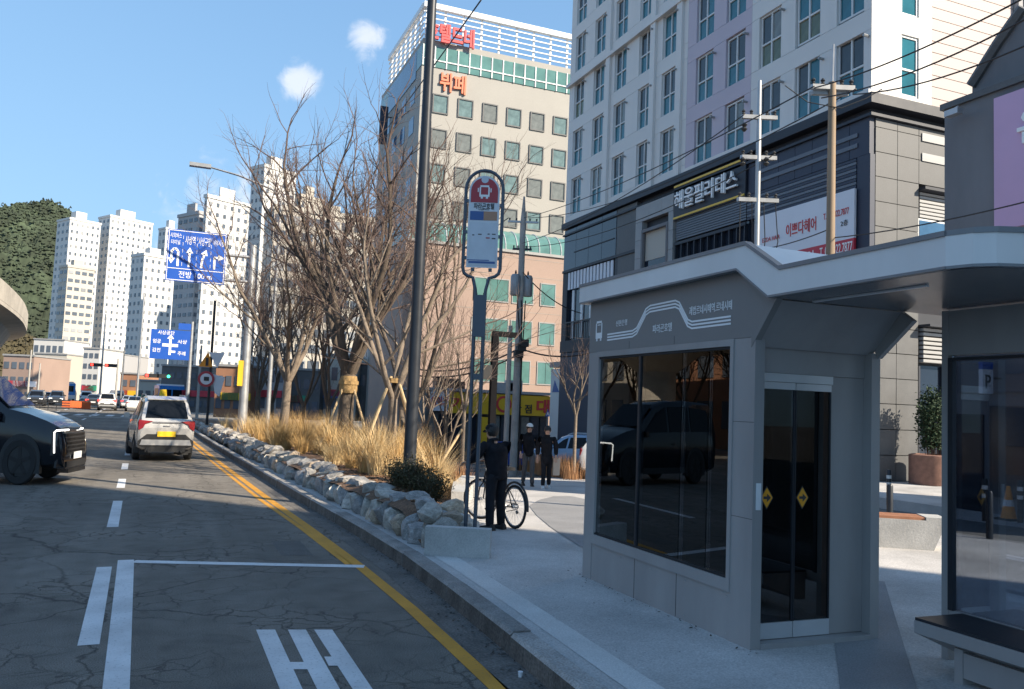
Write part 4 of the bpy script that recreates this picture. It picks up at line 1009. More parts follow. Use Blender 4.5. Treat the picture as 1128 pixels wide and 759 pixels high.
# ------------------------------------------------------------------ far towers
def isect(C, u, px):
    r = ray(px, 430); return -(C.x*r.y-C.y*r.x)/(u.x*r.y-u.y*r.x)
def tower(label, pl, pc, pr, ytop, D, m, rows, cl, cr, rot=30, wr=.36, hr=.40, z0=4, cap=None, name='apartment_tower', base=-2, group='far apartment towers', wm='tower_window'):
    g = onD(pc, 430, D); C = Vector((g.x, g.y, 0)); H = onD(pc, ytop, D).z
    u = Vector((math.cos(R(rot)), math.sin(R(rot)), 0)); v = Vector((-u.y, u.x, 0))
    a = abs(isect(C, u, pr)); b = abs(isect(C, v, pl)) if pl < pc-1 else 14
    b = min(b, 40)
    e = root(name, (C.x, C.y, 0), label, 'building', group)
    part('wall', MB().prism([C+Vector((0, 0, base)), C+u*a+Vector((0, 0, base)), C+u*a+v*b+Vector((0, 0, base)), C+v*b+Vector((0, 0, base))][::-1], (0, 0, H-base)), m, e)
    g_ = MB(); gp_ = MB(); fh = (H-z0)/rows; rr_ = random.Random(int(pl*13+pr))
    for (org, d, L, n) in ((C, u, a, cr), (C, v, b, cl)):
        nrm = Vector((d.y, -d.x, 0)) if d is u else Vector((-d.y, d.x, 0))
        if n < 1: continue
        cw = L/n
        for i in range(n):
            for j in range(rows):
                s_ = org + d*(cw*(i+.5)) + Vector((0, 0, z0+fh*(j+.45))); hw, hh = cw*wr/2, fh*hr/2
                p = [s_-d*hw-Vector((0, 0, hh)), s_+d*hw-Vector((0, 0, hh)), s_+d*hw+Vector((0, 0, hh)), s_-d*hw+Vector((0, 0, hh))]
                (g_ if rr_.random() < .72 else gp_).prism([q-nrm*.1 for q in p], nrm*.22)
    part('window_grid', g_, wm, e, kind='stuff')
    part('window_grid', gp_, 'tower_window_pale', e, kind='stuff')
    c2 = C+u*a*.3+v*b*.3
    part('roof_house', MB().prism([c2+Vector((0, 0, H)), c2+u*a*.35+Vector((0, 0, H)), c2+u*a*.35+v*b*.4+Vector((0, 0, H)), c2+v*b*.4+Vector((0, 0, H))][::-1], (0, 0, H*.05+1)), m, e)
    part('parapet', MB().prism([C+(-u-v)*.25+Vector((0, 0, H+.01)), C+u*(a+.25)-v*.25+Vector((0, 0, H+.01)), C+u*(a+.25)+v*(b+.25)+Vector((0, 0, H+.01)), C-u*.25+v*(b+.25)+Vector((0, 0, H+.01))][::-1], (0, 0, .9)), m, e)
    return e
tower('broad white tower leftmost of the far group', 48, 62, 97, 238, 330, 'tower_white', 22, 3, 6)
tower('tallest white far tower with a lit face of dark square windows', 94, 107, 155, 235, 345, 'tower_white', 24, 3, 8)
tower('cream tower with banded windows in front of the white ones', 55, 64, 94, 292, 300, 'tower_cream', 14, 2, 4, wr=.7)
tower('white tower with a sunlit front left of the blue signs', 134, 148, 182, 279, 260, 'tower_white', 15, 3, 5)
tower('slim white tower showing behind the sign group', 162, 170, 188, 249, 380, 'tower_white', 20, 2, 3)
tower('grey balconied tower just behind the big blue sign', 183, 206, 213, 232, 215, 'tower_grey', 18, 4, 1, wr=.6)
tower('tall white tower right of the big blue sign', 211, 214, 262, 213, 205, 'tower_white', 19, 1, 6)
tower('tall grey white tower behind the bare trees', 262, 276, 312, 178, 225, 'tower_white', 24, 3, 4, wr=.3)
tower('stepped grey tower peeping between bare branches', 310, 318, 345, 212, 240, 'tower_cream', 20, 2, 4)
tower('wide cream office block with long window bands behind the trees', 280, 290, 408, 226, 150, 'tower_cream', 11, 2, 8, rot=4, wr=.82, hr=.5, group=None, name='office_building')
tower('pale mid-rise block between the trees and the hotel', 398, 404, 428, 290, 135, 'tower_grey', 9, 1, 3, rot=5, group=None, name='office_building')

# low buildings at the far left
def low(label, pl, pr, ytop, D, m, depth=8, wins=None, name='low_building', rot=0):
    a, b = onD(pl, 440, D), onD(pr, 440, D); H = onD((pl+pr)/2, ytop, D).z
    a.z = b.z = -.4
    u = (b-a).normalized(); v = Vector((-u.y, u.x, 0)); L = (b-a).length
    e = root(name, a, label, 'building', 'low buildings at the far junction')
    part('wall', MB().prism([a, b, b+v*depth, a+v*depth][::-1], (0, 0, H+.4)), m, e)
    part('roof_edge', MB().prism([a-v*.15-u*.1+Vector((0, 0, H+.41)), b-v*.15+u*.1+Vector((0, 0, H+.41)), b+v*depth+u*.1+Vector((0, 0, H+.41)), a+v*depth-u*.1+Vector((0, 0, H+.41))][::-1], (0, 0, .25)), 'stone_light', e)
    n, r_ = wins or (4, 2)
    rs = random.Random(int(pl*7+pr)); 
    for _ in range(2 + int(L > 6)):
        c = a+u*(L*rs.uniform(.15, .85))+Vector((0, 0, min(H*.45, rs.uniform(2.6, 3.6)))); hw = rs.uniform(.8, 1.7)
        part('shop_sign', MB().prism([c-u*hw-Vector((0, 0, .4)), c+u*hw-Vector((0, 0, .4)), c+u*hw+Vector((0, 0, .4)), c-u*hw+Vector((0, 0, .4))], -v*.25), rs.choice(['sign_red', 'sign_navy', 'sign_yellow', 'billboard_white', 'sign_green_board', 'billboard_red']), e)
    for j in range(r_):
        for i in range(n):
            c = a+u*(L*(i+.5)/n)+Vector((0, 0, (H+.4)*(j+.62)/(r_+.25))); hw = L/n*.32; hh = H/(r_+.25)*.24
            part('window', MB().prism([c-u*hw-Vector((0, 0, hh)), c+u*hw-Vector((0, 0, hh)), c+u*hw+Vector((0, 0, hh)), c-u*hw+Vector((0, 0, hh))], -v*.06), 'tower_window', e)
    return e
low('grey block with few windows below the far white towers', 66, 118, 388, 190, 'tower_grey', 20, (7, 4))
low('cream two storey shop with blue framed windows at far left', 34, 70, 390, 150, 'tower_cream', 10, (4, 3))
low('white low house with a row of dark windows at far left', 32, 66, 374, 170, 'tower_white', 10, (5, 4))
low('narrow white slanted building by the junction', 88, 106, 384, 140, 'tower_white', 9, (3, 5))
low('pale shop front below the small blue sign', 150, 175, 420, 120, 'tower_cream', 8, (3, 1))
low('dark shop row under the big blue sign', 176, 232, 404, 110, 'stone_grey', 8, (7, 3))
low('pinkish shop at the left picture edge under the viaduct', 0, 34, 392, 120, 'salmon_tile', 10, (4, 3))
for i_, (a_, b_, t_, m_, lab_) in enumerate([(236, 275, 404, 'brick_brown', 'brown shop left end of the row behind the trees'), (275, 312, 396, 'tower_grey', 'grey shop second in the row behind the trees'), (312, 352, 408, 'stone_grey', 'low dark shop in the middle of the row behind the trees'), (352, 392, 392, 'tower_cream', 'cream shop behind the big wrapped tree'), (392, 436, 402, 'stone_grey', 'dark shop at the right end of the row behind the trees')]):
    low(lab_, a_, b_, t_, 92+i_*2, m_, 8, (4, 2))
low('red fronted shop beside the junction', 131, 150, 412, 135, 'brick_brown', 8, (2, 2))
# buildings across the street, out of the frame, mirrored in the shelter's glass
for i, (y0, y1, H, m) in enumerate([(16, 34, 13, 'salmon_tile'), (35, 53, 17, 'brick_brown'), (54, 72, 12, 'tower_cream')]):
    e = root('street_building', (-30, (y0+y1)/2, 0), ['salmon', 'brick brown', 'cream'][i]+' building across the street mirrored in the shelter glass', 'building')
    part('wall', MB().box(-40, -22.5, y0, y1, -.2, H), m, e)
    g_ = MB()
    for j in range(int(H//3.2)):
        for k in range(int((y1-y0)//2.6)): g_.box(-22.499, -22.42, y0+.8+k*2.6, y0+2.4+k*2.6, 1.2+j*3.2, 2.9+j*3.2)
    part('window_grid', g_, 'tower_window', e, kind='stuff')
# ------------------------------------------------------------------ trees
mat('bark', (.115, .09, .07), .9, var=.3, vscale=6, bump=.6, bscale=30)
mat('bark_pale', (.20, .16, .125), .9, var=.3, vscale=6, bump=.6, bscale=30)
mat('twig', (.115, .08, .068), .9, var=.2, vscale=3)
mat('stake_wood', (.50, .36, .20), .8, var=.2, vscale=4)
mat('straw_wrap', (.34, .22, .095), .9, var=.3, vscale=14, bump=.8, bscale=60)
def tree(name, label, base, height, seed, stems=1, fork=.2, spread=.5, trunk_r=.12, lean=(0, 0), levels=4, bark='bark', stakes=0, wrap=False, twigs=5, group='bare trees in the planting bed', cat='tree', dens=1.0):
    r = random.Random(seed); base = Vector(base)
    T_ = MB(); C_ = MB()
    def rv(): return Vector((r.gauss(0, 1), r.gauss(0, 1), r.gauss(0, 1)))
    def limb(p, d, L, rad, lv):
        n = 5 if lv < 2 else 3; path = [p]; rads = [rad]; dd = d.copy()
        for i in range(n):
            dd = (dd + rv()*(.085 if lv < 2 else .15) + Vector((0, 0, .07 if lv < 3 else .02))).normalized()
            path.append(path[-1] + dd*(L/n)); rads.append(rad*lerp(1, .55 if lv < levels-1 else .3, (i+1)/n))
        (T_ if lv < 2 else C_).tube(path, rads, 7 if lv == 0 else 5 if lv < 3 else 3, cap=lv == 0)
        if lv >= levels-1: return
        k = int({0: 5, 1: 5, 2: 5, 3: twigs}.get(lv, 4)*dens+r.random())
        for i in range(k):
            t = lerp(.28, 1, (i+r.random()*.7)/k); j = min(n-1, int(t*n)); q = path[j].lerp(path[j+1], t*n-j) if j < n else path[-1]
            ax = dd.orthogonal(); ax.rotate(Quaternion(dd, r.uniform(0, 6.283)))
            ang = r.uniform(.35, .8)
            nd = (dd*math.cos(ang) + ax*math.sin(ang) + Vector((0, 0, .22))).normalized()
            limb(q, nd, L*r.uniform(.48, .72)*(1 if lv else .9), max(.0045, rads[min(j, n)]*r.uniform(.42, .62)), lv+1)
        limb(path[-1], (dd+rv()*.15).normalized(), L*.6, max(.0045, rads[-1]*.9), lv+1)
    zf = height*fork
    if stems == 1 or fork > .05:
        tp = base + Vector((lean[0]*.3, lean[1]*.3, zf)); mid = base.lerp(tp, .5)+Vector((r.uniform(-.05, .05), r.uniform(-.05, .05), 0))
        T_.tube([base-Vector((0, 0, .15)), base+Vector((0, 0, .12)), mid, tp], [trunk_r*1.5, trunk_r*1.15, trunk_r, trunk_r*.9], 9)
    else: tp = base
    for i in range(stems):
        a = 6.283*(i+r.random()*.5)/stems
        s_ = spread*r.uniform(.55, 1.1) if stems > 1 else spread*.15
        d = Vector((math.cos(a)*s_+lean[0]*.15, math.sin(a)*s_+lean[1]*.15, 1)).normalized()
        L = (height-zf)*r.uniform(.5, .62)
        limb(tp + (Vector((math.cos(a), math.sin(a), 0))*trunk_r*.4 if stems > 1 else Vector()), d, L, trunk_r*(.9 if stems == 1 else .62), 0)
    e = root(name, base, label, cat, group)
    part('trunk', T_, bark, e, 70); part('crown', C_, 'twig', e)
    if stakes:
        tops = base + Vector((0, 0, 2.1))
        for i in range(stakes):
            a = 6.283*i/stakes+.6; f = base + Vector((math.cos(a)*1.25, math.sin(a)*1.25, -.25))
            part('stake', MB().tube([f, tops+Vector((math.cos(a)*.10, math.sin(a)*.10, .1))], .032, 6), 'stake_wood', e)
        part('tie', MB().tube([tops-Vector((0, 0, .05)), tops+Vector((0, 0, .06))], trunk_r*1.05+.05, 10), 'straw_wrap', e)
    if wrap:
        part('straw_wrap', MB().tube([base+Vector((0, 0, 1.8)), base+Vector((0, 0, 1.9)), base+Vector((0, 0, 2.2)), base+Vector((0, 0, 2.3))], [trunk_r*1.08, trunk_r*1.18, trunk_r*1.12, trunk_r*1.04], 12), 'straw_wrap', e, 60)
    return e
def bed(px, y): x = onY(px, 440, y).x; return (x, y, soil_z(x, y))
tree('bare_tree', 'bare tree with a straight slim trunk left of the wrapped tree', bed(313, 29.5), 7.8, 27, stems=6, fork=.28, spread=.62, lean=(.3, 0), trunk_r=.15, bark='bark_pale', levels=5, dens=.82)
tree('bare_tree', 'big many stemmed bare tree with straw wrapped trunk and stakes', bed(383, 24.5), 9.3, 8, stems=7, fork=.26, spread=.50, trunk_r=.23, levels=5, stakes=4, wrap=True, dens=.76)
tree('bare_tree', 'bare tree on wooden tripod stakes just left of the lamp post', bed(433, 19.5), 7.4, 33, stems=5, fork=.23, spread=.42, trunk_r=.12, levels=5, bark='bark_pale', stakes=4, dens=.62)
tree('bare_tree', 'dark gnarled bare tree leaning behind the lamp post', bed(418, 22), 7.6, 52, stems=3, fork=.12, spread=.7, trunk_r=.13, levels=5, lean=(2.4, 0), dens=.48)
tree('bare_tree', 'bare tree rising from the bed beside the sign gantry', bed(284, 49), 8.5, 5, stems=4, fork=.25, spread=.4, trunk_r=.15, levels=5, dens=.65)
tree('bare_tree', 'dark bare tree in the shade behind the sign gantry', bed(300, 54), 8, 6, stems=4, fork=.2, spread=.45, trunk_r=.14, levels=5, dens=.65)
tree('bare_tree', 'shaded bare tree behind the straight slim trunk', bed(335, 42), 8.5, 14, stems=4, fork=.2, spread=.6, trunk_r=.13, levels=5, dens=.6)
tree('bare_tree', 'shaded bare tree behind the wrapped tree', bed(362, 40), 9, 15, stems=4, fork=.2, spread=.6, trunk_r=.13, levels=5, dens=.6)
tree('bare_sapling', 'many stemmed bare sapling in front of the yellow sign board', bed(493, 27), 4.8, 40, stems=7, fork=.12, spread=.36, trunk_r=.06, levels=4, bark='bark_pale', group='bare saplings', dens=.62)
tree('bare_sapling', 'slender bare sapling held by one stake left of the bus stop sign', bed(512, 21), 4.6, 41, stems=3, fork=.4, spread=.3, trunk_r=.05, levels=4, bark='bark_pale', group='bare saplings', dens=.55)
tree('bare_sapling', 'slender bare sapling between the lamp post and the bus stop sign', bed(470, 23), 4.8, 47, stems=4, fork=.25, spread=.4, trunk_r=.05, levels=4, bark='bark_pale', group='bare saplings', dens=.55)
sb_ = Vector(bed(512, 21)); pz = onY(479, 500, 20.4)
thing('wooden_prop', MB().tube([Vector((sb_.x-1.05, 20.4, soil_z(sb_.x-1.05, 20.4)-.1)), sb_+Vector((-.03, 0, 1.35))], .035, 6), 'stake_wood', 'single slanting wooden prop leaning on the slender sapling', 'stake')
q_ = onP(632, 528, 0); x6 = q_
tree('bare_sapling', 'young street tree with a thin pale trunk beside the parked blue car', (x6.x, x6.y, P(x6.x, x6.y)), 4.9, 44, stems=4, fork=.45, spread=.36, trunk_r=.06, levels=4, bark='bark_pale', group='bare saplings', dens=.62)
# bare trees across the street, seen in the shelter's glass
for i, (x, y) in enumerate([(-17.0, 33), (-17.2, 38.5), (-17.4, 44), (-17.8, 50)]):
    tree('street_tree', ['first', 'second', 'third', 'fourth'][i]+' bare street tree across the road, counted from the camera', (x, y, 0), 8.5, 70+i, stems=4, fork=.25, spread=.6, trunk_r=.15, levels=4, group='bare trees across the road', dens=.9)

# ------------------------------------------------------------------ grasses and shrubs
def blades(clumps, seed, L0, L1, w, m, name, label, droop=.5, rows=3):
    r = random.Random(seed); mb = MB()
    for (x, y, z, rad, n, k) in clumps:
        for _ in range(n):
            a = r.uniform(0, 6.283); q = rad*math.sqrt(r.random()); bx, by = x+math.cos(a)*q, y+math.sin(a)*q
            a2 = a + r.gauss(0, .7); ln = r.uniform(L0, L1)*k; out = droop*(q/rad*.7+.3*r.random()); dirx, diry = math.cos(a2), math.sin(a2)
            wx, wy = -diry*w, dirx*w; o = len(mb.v)
            for i in range(rows+1):
                t = i/rows; h = ln*(t - .28*out*t*t); d_ = ln*out*t*t*.75; ww = (1-t*.9) if i < rows else .05
                mb.v += [(bx+dirx*d_-wx*ww, by+diry*d_-wy*ww, z+h), (bx+dirx*d_+wx*ww, by+diry*d_+wy*ww, z+h)]
            mb.f += [(o+2*i, o+2*i+1, o+2*i+3, o+2*i+2) for i in range(rows)]
    o = link(name, mb.mesh(name, m)); return tag(o, label, 'grass', kind='stuff')
r = random.Random(77); cl = []; cl2 = []; cl3 = []
y = 16.0
while y < 44:
    wdt = RB(y)-LB(y)
    for _ in range(2):
        x = LB(y)+.85+r.random()**1.2*min(wdt*.55, 2.6); c = (x, y+r.uniform(-.4, .4), soil_z(x, y)-.03, r.uniform(.14, .26), 190 if y < 30 else 110, r.choice((.4, .6, .85, 1.05, 1.25)))
        (cl if r.random() < .62 else cl2).append(c)
    y += .42 if y < 32 else .6
for _ in range(26):
    y = r.uniform(17.5, 30); x = lerp(LB(y), RB(y), r.uniform(.55, .95)); cl3.append((x, y, soil_z(x, y)-.03, .4, 120, r.uniform(.6, .95)))
for _ in range(16):
    y = r.uniform(15.6, 19); x = lerp(LB(y), RB(y), r.uniform(.4, .98)); cl2.append((x, y, soil_z(x, y)-.03, .3, 130, r.uniform(.45, .7)))
blades(cl, 1, .75, 1.25, .006, 'straw', 'ornamental_grass', 'golden straw coloured ornamental grass filling the planting bed', 1.05)
blades(cl2, 2, .7, 1.2, .006, 'straw_pale', 'ornamental_grass', 'paler straw ornamental grass mixed through the planting bed', 1.05)
blades(cl3, 3, .5, .9, .007, 'rust_grass', 'ornamental_grass', 'rust brown dried ground cover at the back of the bed', .8)
# strip of brown grass behind the two walkers
fa_, fb_ = onP(541, 506), onP(652, 530)
cl4 = []
for k in range(60):
    t = k/59; x = lerp(fa_.x, fb_.x, t)+r.uniform(-.1, .1)*3; y = lerp(fa_.y, fb_.y, t)+r.uniform(.1, 1.0)
    cl4.append((x, y, P(x, y)-.02, .35, 90, r.uniform(.8, 1.05)*(1 if t < .55 else .85)))
blades(cl4, 4, .8, 1.15, .008, 'rust_grass', 'reed_screen', 'brown reed like grass strip behind the two walking people', .35)
cl5 = [(lerp(fa_.x, fb_.x, t)+r.uniform(-.2, .2), lerp(fa_.y, fb_.y, t)+r.uniform(-.2, .3), P(9, 20)-.35, .3, 90, r.uniform(.6, .95)) for t in (.60, .66, .72, .78, .85, .9)]
cl5 = [(x, y, P(x, y)-.02, a, b, c) for x, y, z, a, b, c in cl5]
blades(cl5, 5, .7, 1.1, .007, 'straw', 'straw_tuft', 'golden straw tufts at the foot of the young street tree', .6)
# fallen leaves and chips
def litter(n, seed, area, m, label, sz):
    r = random.Random(seed); mb = MB()
    for _ in range(n):
        x, y, z = area(r); a = r.uniform(0, 6.28); s = sz*r.uniform(.5, 1.3); u = Vector((math.cos(a), math.sin(a), r.uniform(-.3, .3)))*s; v = Vector((-math.sin(a), math.cos(a), r.uniform(-.3, .3)))*s*.6; c = Vector((x, y, z+.008))
        mb.poly([c-u, c-v*.8, c+u, c+v])
    o = link('leaf_litter', mb.mesh('leaf_litter', m)); tag(o, label, 'leaves', kind='stuff')
mat('dead_leaf', (.22, .12, .06), .85, var=.4, vscale=8)
def a1(r):
    y = r.uniform(10.8, 19); x = lerp(LB(y)+.3, RB(y), r.random()); return x, y, soil_z(x, y)
litter(5200, 9, a1, 'dead_leaf', 'dry brown leaves scattered over the bed', .045)
def a2(r):
    y = r.uniform(4, 20); return K(y)-abs(r.gauss(0, .10))-.01, y, .006
litter(420, 10, a2, 'dirt', 'dark leaf crumbs lying in the gutter', .018)
def a4(r):
    y = r.uniform(4, 13); return r.uniform(3.3, 4.6) if y > 5.5 else r.uniform(3.2, 8), y, .149
litter(160, 14, a4, 'pavement_dark', 'dark gum spots and specks on the pale pavement', .014)
def a3(r):
    y = r.uniform(5.5, 9); return 4.5-abs(r.gauss(0, .08)), y, .152
litter(60, 12, a3, 'dirt', 'dark crumbs along the foot of the shelter', .016)
# dark evergreen shrub at the end of the bed
mat('shrub_leaf', (.055, .05, .02), .7, var=.45, vscale=5)
mat('shrub_stem', (.09, .06, .04), .9, var=.2)
def shrub(name, label, c, rx, ry, h, seed, n, m, leaf=.035, cat='shrub', group=None):
    r = random.Random(seed); c = Vector(c); L = MB(); S_ = MB()
    for k in range(26):
        a = r.uniform(0, 6.283); q = math.sqrt(r.random()); top = c + Vector((math.cos(a)*rx*q, math.sin(a)*ry*q, h*(1-.35*q*q)*r.uniform(.75, 1.05)))
        f = c + Vector((math.cos(a)*rx*q*.4, math.sin(a)*ry*q*.4, -.05)); mid = f.lerp(top, .5)+Vector((r.uniform(-.04, .04), r.uniform(-.04, .04), 0))
        S_.tube([f, mid, top], [.012, .009, .004], 4, False)
        for _ in range(n//26):
            t = r.uniform(.25, 1.03); p = f.lerp(top, t) + Vector((r.gauss(0, 1), r.gauss(0, 1), r.gauss(0, .8)))*.07
            u = Vector((r.gauss(0, 1), r.gauss(0, 1), r.gauss(.4, .8))).normalized(); v = u.orthogonal().normalized(); v.rotate(Quaternion(u, r.uniform(0, 6.28)))
            s_ = leaf*r.uniform(.7, 1.3); L.poly([p, p+u*s_*.5+v*s_*.28, p+u*s_, p+u*s_*.5-v*s_*.28])
    e = root(name, c, label, cat, group); part('foliage', L, m, e); part('stem', S_, 'shrub_stem', e, kind='stuff'); return e
for i, (px_, y_, rx, h) in enumerate([(463, 13.6, .34, .58), (478, 13.2, .30, .46), (448, 14.0, .28, .52)]):
    b_ = bed(px_, y_)
    shrub('evergreen_shrub', ['dark evergreen shrub right at the foot of the lamp post', 'lowest dark evergreen shrub at the tip of the bed', 'dark evergreen shrub left of the lamp post foot'][i], b_, rx, rx*1.1, h, 60+i, 3400, 'shrub_leaf', group='evergreen shrubs at the lamp post')

# ------------------------------------------------------------------ poles, wires, signs
def tubething(name, label, cat, path, rad, m, group=None, n=8): return thing(name, MB().tube(path, rad, n), m, label, cat, group, smooth=60)
mat('concrete_pole', (.36, .35, .33), .85, var=.2, vscale=2)
mat('wood_pole', (.30, .22, .15), .8, var=.25, vscale=4, streak=.1)
mat('sign_blue', (.012, .085, .42), .45, var=.03)
mat('matte_black', (.010, .010, .012), .8, var=.1, spec=.08)
mat('sign_green', (.02, .25, .1), .45, var=.03)
mat('traffic_orange', (.85, .30, .02), .5, var=.03)
mat('red_light', (.8, .02, .02), .4, var=0, emit=(1, .03, .02, 4))
mat('green_light', (.02, .6, .3), .4, var=0, emit=(.05, 1, .5, 2))
# wooden utility pole near the right
def upright(px, pyb, D): p = onD(px, pyb, D); return p
U1 = onD(915, 250, 15.5); b1 = Vector((U1.x, U1.y, P(U1.x, U1.y)-.1)); t1 = (CO+ray(919, 92)*15.5).z
e1 = root('utility_pole', b1, 'slim wooden utility pole with one crossarm in front of the hair salon billboard', 'utility pole')
part('pole', MB().tube([b1, (b1.x, b1.y, t1+.1)], [.10, .07], 10), 'wood_pole', e1, 60)
arm_dir = Vector((.93, -.36, 0)).normalized()
def crossarm(e, c, L, m='galv', ins=((-.9, 0), (-.45, 0), (.45, 0), (.9, 0)), r_=.045):
    part('crossarm', MB().prism([c-arm_dir*L-Vector((0, .05, .045)), c+arm_dir*L-Vector((0, .05, .045)), c+arm_dir*L+Vector((0, -.05, .045)), c-arm_dir*L+Vector((0, -.05, .045))], (0, .09, 0)), m, e)
    for u, _ in ins:
        q = c+arm_dir*u*L; part('insulator', MB().lathe([(.015, .045), (.04, .07), (.025, .10), (.045, .13), (.02, .17)], 8, Matrix.Translation(q)), 'black_plastic', e)
c1 = Vector((b1.x, b1.y, t1)); crossarm(e1, c1, .40); crossarm(e1, c1+Vector((0, .08, -.08)), .34)
part('top_rod', MB().tube([c1, c1+Vector((.02, 0, .85))], .02, 6), 'galv', e1)
part('wire_loop', MB().tube([c1+arm_dir*-.9, c1+arm_dir*-.5+Vector((0, -.05, -.32)), c1+arm_dir*.1+Vector((0, -.08, -.42)), c1+arm_dir*.6+Vector((0, -.05, -.2)), c1+arm_dir*.95+Vector((0, 0, .02))], .010, 5), 'cable', e1)
# steel pole with three arms
b2 = onD(834, 250, 19); b2 = Vector((b2.x, b2.y, 0)); zt2 = onD(836, 84, 19).z
e2 = root('utility_pole', b2, 'steel utility pole with three short crossarms beside the studio sign', 'utility pole')
part('pole', MB().tube([b2-Vector((0, 0, .2)), (b2.x, b2.y, onD(836, 150, 19).z), (b2.x, b2.y, zt2)], [.065, .06, .04], 10), 'galv', e2, 60)
for py_ in (126, 172, 220): crossarm(e2, Vector((b2.x, b2.y, onD(836, py_, 19).z)), .46 if py_ > 200 else .40)
for px_, py_ in ((820, 140), (844, 178), (818, 178)):
    q = onD(px_, py_, 19); part('insulator_string', MB().lathe([(.03, 0), (.07, .05), (.03, .1), (.07, .15), (.03, .2)], 8, Matrix.Translation(q-Vector((0, 0, .1)))), 'black_plastic', e2)
for k in range(4):
    q = Vector((b2.x, b2.y, onD(836, 222, 19).z))+arm_dir*(-.4+.27*k)
    part('riser', MB().tube([q, q+Vector((.03*k, 0, -.9)), q+Vector((.12*(1.5-k), .05, -2.2))], .012, 5), 'cable', e2)
# old pole with transformers
D3 = 37; b3 = onD(568, 455, D3); b3 = Vector((b3.x, b3.y, P(b3.x, b3.y)-.2)); zt3 = onD(577, 212, D3).z
e3 = root('utility_pole', b3, 'concrete utility pole carrying two grey drum transformers', 'utility pole')
part('pole', MB().tube([b3, (b3.x, b3.y, zt3-1.2), (b3.x, b3.y, zt3)], [.19, .13, .04], 10), 'concrete_pole', e3, 60)
crossarm(e3, Vector((b3.x, b3.y, onD(576, 241, D3).z)), .68, 'galv'); crossarm(e3, Vector((b3.x, b3.y, onD(575, 272, D3).z)), .42, 'dark_steel')
for s_ in (-1, 1):
    q = Vector((b3.x+s_*.30, b3.y-.1, onD(572, 325, D3).z)); tr = part('transformer', MB().lathe([(.20, 0), (.22, .05), (.22, .85), (.17, .95)], 14, Matrix.Translation(q)), 'grey_steel', e3, 50)
    part('bushing', MB().lathe([(.04, .95), (.05, 1.05), (.02, 1.15)], 6, Matrix.Translation(q)), 'black_plastic', tr)
for py_, px_ in ((383, 574), (390, 571), (378, 577)):
    q = onD(px_, py_, D3-.2); part('cable_box', MB().box(q.x-.2, q.x+.2, q.y-.12, q.y+.12, q.z-.16, q.z+.16), 'black_plastic', e3)
for k in range(3): part('riser', MB().tube([(b3.x+.14, b3.y-.15-.03*k, b3.z+.3), (b3.x+.13, b3.y-.16, b3.z+5), (b3.x+.2*(k-1), b3.y-.15, onD(572, 330, D3).z)], .03, 5), 'cable', e3)
b4 = onD(558, 470, 35.5); b4 = Vector((b4.x, b4.y, P(b4.x, b4.y)-.2))
tubething('steel_post', 'plain grey steel post left of the transformer pole', 'post', [b4, (b4.x, b4.y, onD(562, 358, 35.5).z)], [.13, .10], 'concrete_pole')
# dark inverted-L post
D5 = 27; b5 = onD(541, 480, D5); b5 = Vector((b5.x, b5.y, P(b5.x, b5.y)-.2)); z5_ = onD(545, 364, D5).z
e5 = root('dark_post', b5, 'dark inverted L shaped post behind the cyclist', 'post')
part('pole', MB().box(b5.x-.10, b5.x+.10, b5.y-.1, b5.y+.1, b5.z, z5_), 'matte_black', e5); part('arm', MB().box(b5.x+.101, b5.x+.75, b5.y-.1, b5.y+.1, z5_-.17, z5_-.001), 'matte_black', e5)
part('cabinet', MB().box(b5.x-.42, b5.x-.101, b5.y-.1, b5.y+.12, onD(537, 418, D5).z, onD(537, 402, D5).z), 'black_plastic', e5)
# overhead wires
def wire(p, q, sag, label, rad=.016, n=14):
    p, q = Vector(p), Vector(q)
    o = thing('overhead_wire', MB().tube([p.lerp(q, i/n)-Vector((0, 0, sag*4*(i/n)*(1-i/n))) for i in range(n+1)], rad, 5), 'cable', label, 'wire', 'overhead wires', smooth=60); return o
off = lambda px, py, D: onD(px, py, D)
wire(off(897, 97, 15.5), off(1200, -42, 9), .15, 'upper wire from the slim wooden pole to the top right corner', .013)
wire(off(905, 108, 15.5), off(1200, -18, 9), .2, 'middle wire from the slim wooden pole to the right edge', .013)
wire(off(940, 104, 15.5), off(1210, 12, 9), .2, 'lower wire from the slim wooden pole to the right edge', .013)
wire(off(897, 95, 15.5), off(577, 240, 37), .3, 'wire from the slim wooden pole across the white tower to the transformer pole', .014)
wire(off(943, 98, 15.5), off(582, 240, 37), .6, 'slack wire crossing the tower windows towards the transformer pole', .014)
wire(off(820, 126, 19), off(575, 268, 37), .4, 'wire from the top arm of the steel pole towards the hotel', .014)
wire(off(850, 172, 19), off(578, 272, 37), .5, 'wire from the second arm of the steel pole over the podium', .014)
wire(off(912, 253, 15.5), off(836, 275, 19), .05, 'short wire between the two near poles below the billboard', .012)
wire(off(918, 262, 15.5), off(1250, 190, 9), .1, 'low wire running right in front of the lilac hoarding', .011)
wire(off(530, 0, 30), off(412, 160, 60), .1, 'single wire crossing behind the lamp post in the sky', .03)
wire(off(452, 405, 42), off(572, 384, 37), .5, 'thick cable bundle across the salmon wall', .04)
wire(off(452, 412, 42), off(572, 390, 37), .5, 'second thick cable bundle across the salmon wall', .04)
wire(off(574, 384, 37), off(660, 386, 34), .3, 'cable bundle from the transformer pole towards the podium', .035)
wire(off(576, 300, 37), off(640, 345, 40), .3, 'pair of lines from the transformers to the podium balcony', .025)
wire(off(560, 240, 37), off(440, 300, 70), .6, 'long line from the transformer pole over the salmon wall', .022)
